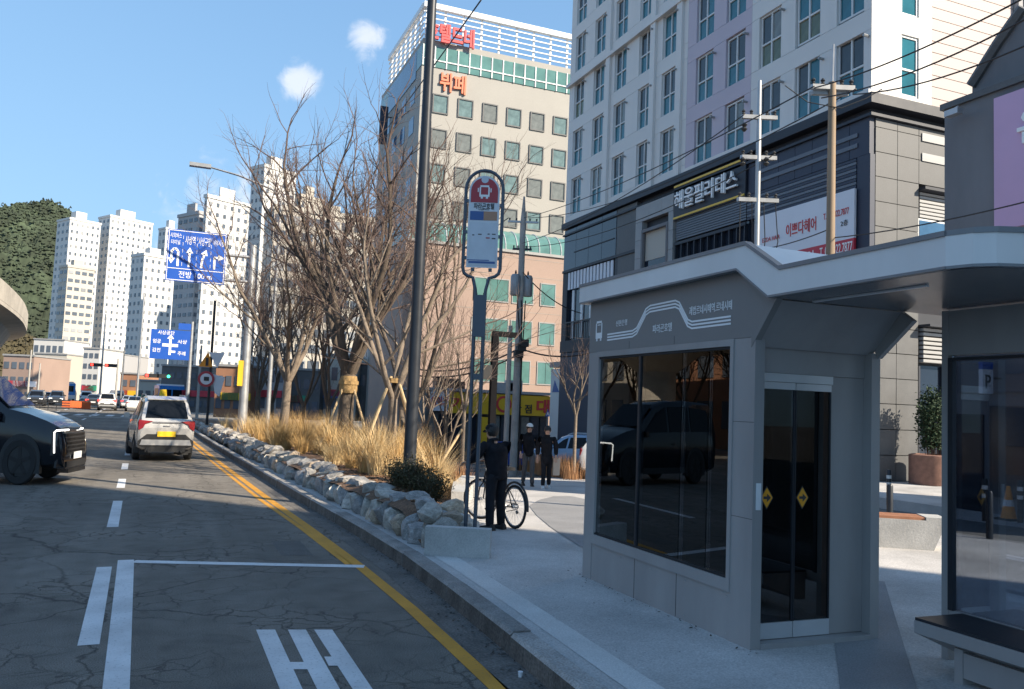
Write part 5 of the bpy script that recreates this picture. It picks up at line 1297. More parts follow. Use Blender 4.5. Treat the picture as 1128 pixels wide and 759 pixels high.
# lamp arm reaching out of the trees
D6 = 33; b6 = onD(296, 440, D6); b6 = Vector((b6.x, b6.y, soil_z(b6.x, b6.y)))
e6 = root('street_lamp', b6, 'slim grey street lamp with a curved arm among the bare trees', 'street lamp')
a0, a1_ = onD(296, 209, D6), onD(231, 184, D6)
part('pole', MB().tube([b6-Vector((0, 0, .2)), (b6.x, b6.y, a0.z-.3)], [.09, .06], 8), 'galv', e6, 60)
part('arm', MB().tube([(b6.x, b6.y, a0.z-.3), Vector((b6.x, b6.y, a0.z+.05)).lerp(a1_, .12), Vector((b6.x, b6.y, a0.z)).lerp(a1_, .6)+Vector((0, 0, .1)), a1_], [.05, .045, .04, .035], 6), 'galv', e6, 60)
part('lamp_head', MB().box(a1_.x-.75, a1_.x+.05, a1_.y-.14, a1_.y+.14, a1_.z-.06, a1_.z+.08), 'grey_steel', e6)
# big blue direction sign on its mast
D7 = 36; p7 = onD(268, 445, D7); b7 = Vector((p7.x, p7.y, soil_z(p7.x, p7.y)-.2)); zt7 = onD(277, 268, D7).z
e7 = root('direction_sign', b7, 'large blue lane direction sign with four white arrows on a grey mast', 'road sign')
part('mast', MB().tube([b7, (b7.x, b7.y, zt7)], [.20, .15], 12), 'galv', e7, 60)
TLc, TRc, BLc, BRc = onD(186, 252, D7), onD(249, 263, D7), onD(182, 308, D7), onD(247, 319, D7)
cx_, w7 = (TLc.x+TRc.x+BLc.x+BRc.x)/4, 2.62; zc7 = (TLc.z+TRc.z+BLc.z+BRc.z)/4; h7 = (TLc.z+TRc.z-BLc.z-BRc.z)/2; y7 = b7.y-.18; w7 = (TRc.x-TLc.x+BRc.x-BLc.x)/2
for py_ in (281, 309): 
    zz = onD(262, py_, D7).z; part('arm', MB().tube([(b7.x, b7.y, zz), (cx_-.6, b7.y, zz)], .07, 8), 'galv', e7, 60)
bd = part('board', MB().box(cx_-w7/2, cx_+w7/2, y7-.02, y7+.02, zc7-h7/2, zc7+h7/2), 'sign_blue', e7)
def S7(u, v): return Vector((cx_+u*w7, y7-.024, zc7+v*h7))
def flat(pts, name='mark', m='white_letter', par=None): part(name, MB().prism([S7(*p) for p in pts], (0, -.006, 0)), m, par or bd)
def bar(u0, u1, v0, v1): flat([(u0, v0), (u1, v0), (u1, v1), (u0, v1)], 'border_line')
bar(-.485, .485, .472, .484); bar(-.485, .485, -.484, -.472); bar(-.485, -.475, -.47, .47); bar(.475, .485, -.47, .47); bar(-.475, .475, -.262, -.25)
for u in (-.24, 0, .24): 
    for k in range(5): bar(u-.003, u+.003, -.2+k*.13, -.13+k*.13)
def arrow_path(pts, wd=.019):
    for (a, b) in zip(pts, pts[1:]):
        a, b = Vector(a), Vector(b); d = (b-a).normalized(); n_ = Vector((-d.y, d.x))*wd; flat([tuple(a-n_-d*wd*.6), tuple(b-n_), tuple(b+n_), tuple(a+n_-d*wd*.6)], 'arrow_shaft')
    a, b = Vector(pts[-2]), Vector(pts[-1]); d = (b-a).normalized(); n_ = Vector((-d.y, d.x)); flat([tuple(b-n_*.06-d*.02), tuple(b+d*.09), tuple(b+n_*.06-d*.02)], 'arrow_head')
arrow_path([(-.31, -.2), (-.31, .07), (-.345, .12), (-.385, .12), (-.42, .07), (-.42, -.08)])
arrow_path([(-.12, -.2), (-.12, .08)]); arrow_path([(.09, -.2), (.10, -.05), (.135, .07)]); arrow_path([(.31, -.2), (.31, .02), (.39, .02)])
for txt, u, v, w_, h_ in (('시외버스', -.365, .38, .19, .10), ('터미널', -.365, .25, .15, .09), ('사상역', -.12, .31, .17, .17), ('사상구청', .12, .31, .20, .17), ('서부시장', .36, .31, .19, .13), ('전방 100 m', 0, -.365, .56, .13)):
    part('lettering', text_fit(txt, w_*w7, h_*h7, .006, .002).tf(frame_M(S7(u, v), FACE_S, (0, 0, 1))), 'white_letter', bd)
q = onD(265, 411, D7-.3); part('notice', MB().box(q.x-.11, q.x+.11, b7.y-.24, b7.y-.2, q.z-.55, q.z+.55), 'sign_yellow', e7)
# smaller blue sign farther on
D8 = 84; m8 = onD(206, 445, D8); b8 = Vector((m8.x, m8.y, 0)); 
e8 = root('direction_sign', b8, 'smaller blue crossroads direction sign farther down the street', 'road sign')
TLc, BRc = onD(167, 363, D8), onD(208, 397, D8); y8 = b8.y-.2; c8 = (TLc+BRc)/2; w8 = abs(BRc.x-TLc.x); h8 = TLc.z-BRc.z
part('mast', MB().tube([b8, (b8.x, b8.y, TLc.z+1)], [.2, .14], 8), 'galv', e8, 60)
bd8 = part('board', MB().box(c8.x-w8/2, c8.x+w8/2, y8-.03, y8+.03, c8.z-h8/2, c8.z+h8/2), 'sign_blue', e8)
part('small_board', MB().box(c8.x+w8*.18, c8.x+w8/2, y8-.03, y8+.03, c8.z+h8/2+.1, c8.z+h8/2+.75), 'sign_blue', e8)
def f8(u0, u1, v0, v1): part('mark', MB().box(c8.x+u0*w8, c8.x+u1*w8, y8-.045, y8-.032, c8.z+v0*h8, c8.z+v1*h8), 'white_letter', bd8)
f8(-.03, .03, -.35, .22); f8(-.2, -.031, -.07, .03); f8(.031, .2, -.07, .03); f8(.031, .14, -.27, -.2)
part('mark', MB().prism([(c8.x-.09*w8, y8-.033, c8.z+.2*h8), (c8.x+.09*w8, y8-.033, c8.z+.2*h8), (c8.x, y8-.033, c8.z+.35*h8)], (0, -.012, 0)), 'white_letter', bd8)
for txt, u, v, w_ in (('엄궁', -.34, .1, .2), ('감전', -.34, -.2, .2), ('사상', .3, .12, .24), ('주례', .3, -.28, .2), ('사상공단', -.12, .4, .42)):
    part('lettering', text_fit(txt, w_*w8, .14*h8, .01, .01).tf(frame_M((c8.x+u*w8, y8-.04, c8.z+v*h8), FACE_S, (0, 0, 1))), 'white_letter', bd8)
# post with a warning triangle, a round sign and a banner
D9 = 46; b9 = onD(229, 450, D9); b9 = Vector((b9.x, b9.y, 0)); e9 = root('sign_post', b9, 'thin dark post with orange warning triangle, round sign and small banner', 'sign post')
part('pole', MB().tube([b9, (b9.x, b9.y, onD(236, 330, D9).z)], .07, 8), 'dark_steel', e9, 60)
q = onD(228, 397, D9); s_ = .42; part('triangle_sign', MB().prism([(q.x-s_, b9.y-.1, q.z-.36), (q.x+s_*.75, b9.y-.1, q.z-.36), (q.x+.05, b9.y-.1, q.z+.48)], (0, -.03, 0)), 'traffic_orange', e9)
part('sign_mark', MB().box(q.x-.06, q.x+.08, b9.y-.15, b9.y-.131, q.z-.3, q.z+.15), 'black_letter', e9)
q = onD(236, 396, D9); part('plate', MB().prism([(q.x-.3, b9.y-.05, q.z+.4), (q.x+.2, b9.y-.05, q.z-.45), (q.x+.55, b9.y-.05, q.z+.4)], (0, -.03, 0)), 'sign_white', e9)
q = onD(227, 417.5, D9); part('round_sign', MB().disc((q.x, b9.y-.1, q.z), (0, 1, 0), .44, .03, 20), 'sign_red', e9); part('round_face', MB().disc((q.x, b9.y-.125, q.z), (0, 1, 0), .31, .03, 20), 'sign_white', e9); part('sign_mark', MB().box(q.x-.12, q.x+.15, b9.y-.16, b9.y-.142, q.z-.1, q.z+.12), 'black_letter', e9)
q = onD(238, 413, D9); part('banner', MB().prism([(q.x-.2, b9.y, q.z+.05), (q.x+.5, b9.y, q.z-.1), (q.x+.25, b9.y, q.z-1.2), (q.x, b9.y, q.z-1.0)], (0, -.015, 0)), 'sign_white', e9)
# blue triangular crossing sign by the walkers
q = onP(603, 512); q10 = Vector((q.x+1.2, q.y+2.6, 0)); D10 = (q10-CO).dot(FW); q10 = onD(603, 455, D10); b10 = Vector((q10.x, q10.y, P(q10.x, q10.y)-.1))
e10 = root('crossing_sign', b10, 'blue triangular pedestrian crossing sign behind the two walkers', 'road sign')
part('pole', MB().tube([b10, (b10.x, b10.y, q10.z+.25)], .03, 6), 'galv', e10, 60)
part('plate', MB().prism([(b10.x-.20, b10.y-.05, q10.z-.22), (b10.x+.20, b10.y-.05, q10.z-.22), (b10.x, b10.y-.05, q10.z+.27)], (0, -.02, 0)), 'sign_blue', e10)
part('sign_mark', MB().prism([(b10.x-.10, b10.y-.075, q10.z-.16), (b10.x-.05, b10.y-.075, q10.z-.16), (b10.x, b10.y-.075, q10.z-.03), (b10.x+.05, b10.y-.075, q10.z-.16), (b10.x+.10, b10.y-.075, q10.z-.16), (b10.x+.03, b10.y-.075, q10.z+.08), (b10.x-.03, b10.y-.075, q10.z+.08)], (0, -.008, 0)), 'white_letter', e10)
# ------------------------------------------------------------------ vehicles
def car_paint(name, col, metal=.3, rough=.28):
    m = bpy.data.materials.new(name); m.use_nodes = True; b = m.node_tree.nodes['Principled BSDF']; n, l = m.node_tree.nodes, m.node_tree.links
    b.inputs['Base Color'].default_value = (*col, 1); b.inputs['Metallic'].default_value = metal; b.inputs['Roughness'].default_value = rough
    b.inputs['Coat Weight'].default_value = .25 if name == 'paint_black' else .8; b.inputs['Coat Roughness'].default_value = .05
    tc = n.new('ShaderNodeTexCoord'); nz = n.new('ShaderNodeTexNoise'); nz.inputs['Scale'].default_value = 3; nz.inputs['Detail'].default_value = 4
    mr = n.new('ShaderNodeMapRange'); mr.inputs[3].default_value = rough-.05; mr.inputs[4].default_value = rough+.06; l.new(tc.outputs['Object'], nz.inputs['Vector']); l.new(nz.outputs[0], mr.inputs[0]); l.new(mr.outputs[0], b.inputs['Roughness'])
    MATS[name] = m; return name
for nm, c in dict(paint_silver=(.50, .49, .475), paint_black=(.006, .008, .013), paint_blue=(.30, .44, .62), paint_white=(.72, .72, .70), paint_dark=(.03, .032, .036), paint_grey=(.22, .22, .23), paint_bus=(.02, .20, .55)).items(): car_paint(nm, c, .35 if nm in ('paint_silver', 'paint_grey') else .0, .10 if nm == 'paint_black' else .25)
mat('car_glass', (.008, .010, .014), .04, var=0, spec=.2)
mat('tail_red', (.22, .008, .012), .25, var=0)
mat('tail_lit', (.6, .02, .02), .3, var=0, emit=(1, .04, .03, 2.5))
mat('lamp_white', (.8, .8, .78), .3, var=0, emit=(1, .97, .9, 1.6))
mat('lens', (.30, .31, .33), .15, .3, var=0)
mat('rim', (.30, .30, .31), .3, .8, var=0)
mat('rim_dark', (.03, .03, .033), .35, .6, var=0)
mat('plate_yellow', (.80, .52, .02), .5, var=0)
mat('plate_white', (.7, .72, .74), .5, var=0)
mat('skid', (.42, .42, .42), .4, .5, var=.05)

def carbody(st):
    """loft of half rings: (x, w, zb, zbelt, zt, wt)"""
    mb = MB(); k = None
    for (x, w, zb, ze, zt, wt) in st:
        half = [(w*.80, zb), (w*.955, zb+.07), (w, lerp(zb, ze, .42)), (w*.995, lerp(zb, ze, .75)), (w*.965, ze), (lerp(w*.965, wt, .93), lerp(ze, zt, .90)), (wt*.90, zt-.012), (wt*.5, zt)]
        ring = half + [(-y, z) for y, z in half[::-1]]; k = len(ring); mb.v += [(x, y, z) for y, z in ring]
    n = len(st)
    mb.f = [(i*k+j, i*k+(j+1) % k, (i+1)*k+(j+1) % k, (i+1)*k+j) for i in range(n-1) for j in range(k)]
    mb.f += [tuple(range(k)), tuple((n-1)*k+j for j in range(k))[::-1]]
    return mb
def wheel_meshes(r_, wd, rimm):
    prof = [(r_*.66, -wd/2), (r_*.93, -wd/2), (r_, -wd*.36), (r_, wd*.36), (r_*.93, wd/2), (r_*.66, wd/2)]
    ty = MB(); n = 22
    for (q, z) in prof: ty.v += [(q*math.cos(6.2832*j/n), z, q*math.sin(6.2832*j/n)) for j in range(n)]
    k = len(prof); ty.f = [(i*n+j, i*n+(j+1) % n, ((i+1) % k)*n+(j+1) % n, ((i+1) % k)*n+j) for i in range(k) for j in range(n)]
    rm = MB().disc((0, 0, 0), (0, 1, 0), r_*.655, wd*.5, 20)
    sp = MB()
    for j in range(5):
        M_ = Matrix.Rotation(6.2832*j/5, 4, 'Y'); sp.box(-r_*.09, r_*.09, -wd*.44, wd*.44, r_*.12, r_*.62, M_)
    sp.disc((0, 0, 0), (0, 1, 0), r_*.16, wd*.95, 12)
    return ty.mesh('tyre', 'black_rubber', 40), rm.mesh('rim', 'black_plastic'), sp.mesh('spokes', rimm)
def place(e, loc, ang):
    e.location = loc; e.rotation_euler = (0, 0, ang)
def car(name, label, cat, kind, paint, loc, ang, group=None, scale=(1, 1, 1), front=True, rear=True, lit=False, rimm='rim', taxi=False, plate='plate_white', head='lens'):
    e = bpy.data.objects.new(name, None); COL.objects.link(e); tag(e, label, cat, group); e.empty_display_size = .3
    def p(n_, mb, m, par=None, smooth=None):
        mb.v = [(v[0]*scale[0], v[1]*scale[1], v[2]*scale[2]) for v in mb.v]
        o = link(n_, mb.mesh(n_, m, smooth)); o.parent = par or e; return o
    if kind == 'suv':
        L, W, ax, wr = 4.3, .90, (1.32, -1.30), .345
        st = [(-2.15, .80, .46, .74, .86, .70), (-2.11, .86, .36, .92, 1.03, .76), (-2.02, .885, .30, 1.0, 1.14, .77), (-1.72, .90, .28, 1.03, 1.55, .66), (-1.45, .90, .27, 1.03, 1.635, .655), (-.6, .90, .25, 1.02, 1.66, .66), (.2, .90, .25, 1.0, 1.63, .65), (.55, .90, .25, .99, 1.52, .64), (1.12, .90, .25, .985, 1.06, .74), (1.7, .885, .26, .93, .98, .74), (2.0, .84, .30, .84, .89, .70), (2.12, .76, .36, .70, .74, .64), (2.15, .68, .42, .62, .66, .58)]
        side = [[(-1.55, .06), (-.72, .04), (-.72, .90), (-1.35, .86)], [(-.64, .04), (.22, .04), (.10, .90), (-.64, .90)], [(.30, .04), (.98, .04), (.42, .80), (.20, .88)]]
        rearg = [(-2.035, .66, 1.10), (-2.035, -.66, 1.10), (-1.745, -.57, 1.525), (-1.745, .57, 1.525)]; frontg = [(1.10, .70, 1.05), (1.10, -.70, 1.05), (.58, -.60, 1.49), (.58, .60, 1.49)]
        tail = [(-2.10, .50, .90, .93, 1.04)]
    elif kind == 'van':
        L, W, ax, wr = 5.1, .98, (1.60, -1.45), .40
        st = [(-2.55, .86, .45, .95, 1.1, .8), (-2.48, .95, .32, 1.2, 1.8, .74), (-2.3, .98, .28, 1.22, 1.95, .76), (-1.0, .98, .26, 1.22, 2.0, .78), (-.1, .98, .26, 1.20, 1.96, .77), (.35, .98, .26, 1.20, 1.84, .75), (1.20, .98, .26, 1.19, 1.31, .84), (1.7, .975, .27, 1.10, 1.23, .83), (2.10, .955, .28, 1.00, 1.12, .80), (2.38, .92, .30, .93, 1.0, .76), (2.46, .895, .30, .80, .91, .74), (2.52, .86, .27, .62, .72, .74), (2.55, .80, .26, .45, .50, .72)]
        side = [[(-2.2, .06), (-1.25, .04), (-1.25, .88), (-2.1, .84)], [(-1.15, .04), (-.2, .04), (-.2, .90), (-1.15, .90)], [(-.1, .04), (1.02, .04), (.30, .82), (-.1, .90)]]
        rearg = [(-2.52, .7, 1.15), (-2.52, -.7, 1.15), (-2.49, -.68, 1.6), (-2.49, .68, 1.6)]; frontg = [(1.18, .78, 1.335), (1.18, -.78, 1.335), (.40, -.66, 1.845), (.40, .66, 1.845)]
        tail = None
    else:   # sedan
        L, W, ax, wr = 4.6, .90, (1.40, -1.35), .32
        st = [(-2.3, .78, .42, .75, .84, .66), (-2.2, .87, .30, .92, 1.0, .72), (-1.75, .90, .26, .97, 1.05, .72), (-1.2, .90, .24, .95, 1.28, .62), (-.75, .90, .23, .93, 1.42, .60), (-.1, .90, .23, .91, 1.45, .60), (.35, .90, .23, .90, 1.38, .60), (1.05, .90, .24, .90, .97, .72), (1.7, .89, .25, .84, .90, .72), (2.1, .85, .28, .74, .80, .68), (2.27, .76, .34, .60, .66, .60), (2.3, .68, .40, .55, .58, .5)]
        side = [[(-1.45, .08), (-.62, .05), (-.62, .90), (-1.0, .86)], [(-.54, .05), (.15, .05), (.1, .90), (-.54, .90)], [(.22, .05), (.92, .05), (.36, .80), (.18, .88)]]
        rearg = [(-1.72, .64, 1.07), (-1.72, -.64, 1.07), (-.98, -.52, 1.37), (-.98, .52, 1.37)]; frontg = [(1.03, .66, .97), (1.03, -.66, .97), (.40, -.55, 1.36), (.40, .55, 1.36)]
        tail = [(-2.2, .5, .86, .78, .92)]
    body = p('body', carbody(st), paint, smooth=38)
    def ring_at(x):
        for a, b in zip(st, st[1:]):
            if a[0] <= x <= b[0]: t = (x-a[0])/(b[0]-a[0]); return [lerp(u, v, t) for u, v in zip(a, b)]
        return list(st[-1])
    def side_pt(x, t, s_, off):
        _, w, zb, ze, zt, wt = ring_at(x); y0, z0, y1, z1 = w*.965, ze, lerp(w*.965, wt, .93), lerp(ze, zt, .90)
        return (x, s_*(lerp(y0, y1, t)+off), lerp(z0, z1, t)+.003)
    for s_ in (-1, 1):
        for q in side:
            pts = [side_pt(x, t, s_, .012) for x, t in q]; pts = pts if s_ < 0 else pts[::-1]
            p('side_window', MB().prism(pts, (0, -s_*.02, 0)), 'car_glass')
        p('mirror', MB().box(.98, 1.12, s_*(W+.02) if s_ > 0 else -(W+.20), (W+.20) if s_ > 0 else s_*(W+.02), st[8][4]-.02, st[8][4]+.12), paint)
        p('sill', MB().box(-1.0, 1.0, s_*W*.985-.012, s_*W*.985+.012, .26, .40), 'black_plastic')
        p('door_handle', MB().box(-.45, -.27, s_*W*.99-.02, s_*W*.99+.02, .93, .96), paint)
    def slope(q, up):
        a, b, c = (Vector(x) for x in q[:3]); n_ = (b-a).cross(c-a).normalized(); n_ = n_ if n_.z > 0 or up else -n_
        if n_.z < 0: n_ = -n_
        return MB().prism([Vector(x)+n_*.018 for x in q], -n_*.012)
    p('rear_window', slope(rearg, 1), 'car_glass'); p('windshield', slope(frontg, 1), 'car_glass')
    ty, rm, sp = wheel_meshes(wr, .22, rimm)
    for i, xx in enumerate(ax):
        for s_ in (-1, 1):
            M_ = MB(); n = 14; yy = s_*(W+.004); y2 = s_*(W-.16)
            M_.v = [(xx+math.cos(math.pi*j/n)*wr*1.17, yo, max(.16, wr+math.sin(math.pi*j/n)*wr*1.20)) for yo in (yy, y2) for j in range(n+1)]
            M_.v = [(x, y, z if abs(x-xx) < wr*1.15 else .2) for x, y, z in M_.v]
            M_.f = [tuple(range(n+1)), tuple(range(n+1, 2*n+2))[::-1]] + [(j, j+1, n+2+j, n+1+j) for j in range(n)]
            p('wheel_arch', M_, 'black_plastic')
            w_ = bpy.data.objects.new('wheel', None); 
            w_ = link('wheel', ty); w_.parent = e; w_.location = (xx*scale[0], s_*(W-.085)*scale[1], wr*scale[2]); w_.scale = (scale[0], scale[1], scale[2])
            for nm, me in (('rim', rm), ('spokes', sp)): c = link(nm, me); c.parent = w_
    if kind == 'suv':
        p('bumper_cladding', MB().prism([(-2.162, .86, .40), (-2.162, .86, .52), (-2.168, .60, .70), (-2.168, -.60, .70), (-2.162, -.86, .52), (-2.162, -.86, .40), (-2.14, -.55, .32), (-2.14, .55, .32)][::-1], (.06, 0, 0)), 'black_plastic')
        p('skid_plate', MB().prism([(-2.182, -.80, .42), (-2.182, .80, .42), (-2.176, .74, .56), (-2.176, -.74, .56)][::-1], (.03, 0, 0)), 'skid')
        p('lower_lip', MB().box(-2.15, -2.0, -.62, .62, .24, .36), 'black_plastic')
        pl_ = p('number_plate', MB().box(-2.19, -2.168, -.28, .28, .64, .775), plate)
        for s_ in (-1, 1):
            p('tail_light', MB().prism([(-2.125, s_*.43, 1.03), (-2.10, s_*.86, 1.06), (-2.07, s_*.885, .99), (-2.135, s_*.86, .80), (-2.14, s_*.72, .86), (-2.135, s_*.66, .96)], (-.03, 0, 0)), 'tail_red' if not lit else 'tail_lit')
            p('roof_rail', MB().tube([(-1.3, s_*.62, 1.64), (-1.1, s_*.62, 1.70), (.0, s_*.62, 1.71), (.25, s_*.62, 1.64)], .022, 6), 'skid')
            p('exhaust', MB().disc((-2.1, s_*.5, .28), (1, 0, 0), .05, .2, 10), 'black_plastic')
            p('muffler', MB().box(-1.9, -1.5, s_*.6-.16, s_*.6+.16, .16, .30), 'black_plastic')
            p('headlight', MB().box(2.02, 2.10, s_*.62-.17, s_*.62+.17, .66, .80), head)
        p('tail_strip', MB().prism([(-2.132, -.43, .985), (-2.132, .43, .985), (-2.125, .43, 1.02), (-2.125, -.43, 1.02)][::-1], (-.015, 0, 0)), 'paint_grey')
        p('emblem_strip', MB().prism([(-2.15, -.10, .90), (-2.15, .10, .90), (-2.145, .10, .925), (-2.145, -.10, .925)][::-1], (-.02, 0, 0)), 'rim')
        p('rear_spoiler', MB().prism([(-1.80, -.60, 1.58), (-1.80, .60, 1.58), (-1.5, .62, 1.66), (-1.5, -.62, 1.66)], (0, 0, .02)), paint)
        p('grille', MB().box(2.10, 2.165, -.5, .5, .48, .64), 'black_plastic'); p('wiper', MB().tube([(-2.06, .05, 1.14), (-1.98, .42, 1.22)], .012, 4), 'black_plastic')
        p('front_plate', MB().box(2.16, 2.18, -.26, .26, .40, .52), plate)
    elif kind == 'van':
        gr = p('grille', MB().prism([(2.475, -.62, .52), (2.475, .62, .52), (2.43, .68, .90), (2.43, -.68, .90)], (.075, 0, 0)), 'black_plastic')
        for k in range(5):
            for j in range(14): p('grille_bar', MB().box(2.548-.01*k, 2.562-.01*k, -.60+j*.088+(k % 2)*.04, -.545+j*.088+(k % 2)*.04, .56+k*.07, .60+k*.07), 'rim_dark', gr)
        for s_ in (-1, 1):
            p('headlight', MB().prism([(2.40, s_*.66, .94), (2.28, s_*.93, .955), (2.27, s_*.945, .52), (2.42, s_*.72, .56)], (.06, 0, .0)), 'lens' if 0 else 'black_plastic')
            p('day_lamp', MB().tube([(2.475, s_*.42, .955), (2.44, s_*.68, .955), (2.36, s_*.90, .95), (2.33, s_*.945, .92), (2.345, s_*.945, .72), (2.36, s_*.94, .56)], .018, 6), 'lamp_white')
            p('bumper_corner', MB().prism([(2.36, s_*.90, .30), (2.50, s_*.74, .28), (2.50, s_*.70, .44), (2.38, s_*.88, .50)], (.05, 0, 0)), 'rim_dark')
            p('tail_light', MB().box(-2.56, -2.50, s_*.78-.1, s_*.78+.1, .9, 1.2), 'tail_red')
        p('lower_lip', MB().prism([(2.42, -.84, .22), (2.60, -.60, .20), (2.60, .60, .20), (2.42, .84, .22)][::-1], (0, 0, .07)), 'rim_dark')
        p('lower_grille', MB().box(2.50, 2.575, -.66, .66, .30, .40), 'black_plastic')
        p('number_plate', MB().box(2.585, 2.60, -.26, .26, .44, .56), plate)
        for s_ in (-1, 1): p('door_line', MB().box(1.06, 1.068, s_*W*.995-.012, s_*W*.995+.012, .42, 1.08), 'black_rubber')
    else:
        for s_ in (-1, 1):
            p('tail_light', MB().box(-2.295, -2.19, s_*.66-.18, s_*.66+.18, .76, .90), 'tail_lit' if lit else 'tail_red'); p('headlight', MB().box(2.14, 2.25, s_*.62-.17, s_*.62+.17, .60, .70), head)
        p('number_plate', MB().box(-2.32, -2.29, -.26, .26, .56, .68), plate); p('grille', MB().box(2.26, 2.32, -.4, .4, .42, .56), 'black_plastic'); p('front_plate', MB().box(2.31, 2.335, -.26, .26, .36, .46), plate)
    if taxi:
        zt = max(s[4] for s in st)
        p('roof_light', MB().prism([(-.5, -.13, zt), (-.5, .13, zt), (-.5, .10, zt+.20), (-.5, -.10, zt+.20)], (.14, 0, 0)), 'plate_yellow')
    place(e, loc, ang); return e

# silver taxi ahead in the lane
car('taxi_suv', 'silver taxi SUV with yellow plate driving away in the nearest lane', 'car', 'suv', 'paint_silver', (-.27, 29.2, 0), R(96.2), scale=(1, .905, 1.16), taxi=True, plate='plate_yellow', rimm='rim')
# black van turning in from the left
th = R(-13); hv = Vector((math.cos(th), math.sin(th), 0)); rv_ = Vector((math.sin(th), -math.cos(th), 0))
wh = onZ(21, 534, 0); sv = (.86, .88, 1.22)
cv = wh - hv*1.60*sv[0] - rv_*.88*sv[1]
car('black_van', 'black van with white L shaped daytime lamps entering from the left edge', 'van', 'van', 'paint_black', (cv.x, cv.y, 0), th, scale=sv, rimm='rim_dark')
# parked cars beyond the walkers
pb = onP(634, 521); car('parked_car', 'pale blue car parked beyond the young street tree', 'car', 'suv', 'paint_blue', (pb.x+.6, pb.y+1.5, P(pb.x, pb.y)), R(150), scale=(.95, .95, 1.0), group='cars parked on the side street')
pw = onP(676, 516); car('parked_car', 'white taxi SUV parked on the side street, seen through the shelter glass', 'car', 'suv', 'paint_white', (15.4, 25.6, P(15.4, 25.6)), R(-28), scale=(.95, .95, 1.0), taxi=True, group='cars parked on the side street')
# traffic far ahead
far = [(103, 449, 'sedan', 'paint_dark', 92, True, 'dark car with lit red tail lamps in the middle lane far ahead'),
       (118, 452, 'suv', 'paint_white', 92, True, 'white car with lit red tail lamps right of the dark far car'),
       (128, 449, 'van', 'paint_grey', 92, False, 'grey van far ahead next to the white car'),
       (141, 450, 'sedan', 'paint_white', 92, True, 'white car left of the silver taxi far ahead'),
       (147.5, 453, 'sedan', 'paint_white', 93, False, 'pale saloon tucked beside the silver taxi'),
       (135, 447, 'sedan', 'paint_dark', 92, True, 'dark car between the grey van and the white car far ahead'),
       (111, 446, 'sedan', 'paint_grey', 92, True, 'grey car just ahead of the white far car'),
       (95, 445, 'suv', 'paint_white', 92, False, 'small white car ahead of the dark far car'),
       (155, 447, 'suv', 'paint_dark', 92, False, 'dark car half hidden by the silver taxi'),
       (34, 441, 'sedan', 'paint_white', -88, False, 'white oncoming car behind the largest dark one'),
       (24, 440, 'suv', 'paint_white', -90, False, 'white oncoming car at the head of the far left queue'),
       (40, 447, 'suv', 'paint_dark', -88, False, 'dark oncoming car with lit headlamps, largest of the far left queue'),
       (51, 445, 'sedan', 'paint_dark', -88, False, 'second dark oncoming car in the far left queue'),
       (62, 446, 'suv', 'paint_dark', -86, False, 'third dark oncoming car next to the orange barriers'),
       (57, 440, 'sedan', 'paint_grey', -88, False, 'grey oncoming car behind the dark queue')]
for px_, py_, kd, pt, an, lit, lab in far:
    g_ = onZ(px_, py_, 0); car('distant_car', lab, 'car', kd, pt, (g_.x, g_.y, 0), R(an), scale=(1, .95, 1.08), lit=lit, group='cars far ahead', head='lamp_white' if an < 0 else 'lens')
# blue city buses
def bus(label, px_, py_, D, ang, paint):
    g_ = onD(px_, py_, D); e = root('city_bus', (g_.x, g_.y, 0), label, 'bus', 'city buses', ang)
    def q(n_, mb, m): return part(n_, mb, m, e, local=True)
    q('body', MB().box(-5, 5, -1.2, 1.2, .35, 3.0), paint); q('roof', MB().box(-4.8, 4.8, -1.1, 1.1, 3.001, 3.2), 'white_metal'); q('lower_panel', MB().box(-5.02, 5.02, -1.22, 1.22, .34, 1.0), 'white_metal')
    for s_ in (-1, 1):
        for k in range(7): q('side_window', MB().box(-4.6+k*1.3, -3.45+k*1.3, s_*1.21-.01, s_*1.21+.01, 1.3, 2.5), 'car_glass')
        for xx in (-3, 3): q('wheel', MB().disc((xx, s_*1.12, .5), (0, 1, 0), .5, .25, 16), 'black_rubber')
    q('windshield', MB().box(5.0, 5.03, -1.1, 1.1, 1.2, 2.8), 'car_glass'); q('rear_window', MB().box(-5.03, -5.0, -.9, .9, 1.6, 2.6), 'car_glass')
bus('blue city bus crossing far ahead behind the silver taxi', 215, 440, 112, R(15), 'paint_bus')
bus('blue city bus at the junction at far left', 72, 430, 150, R(100), 'paint_bus')

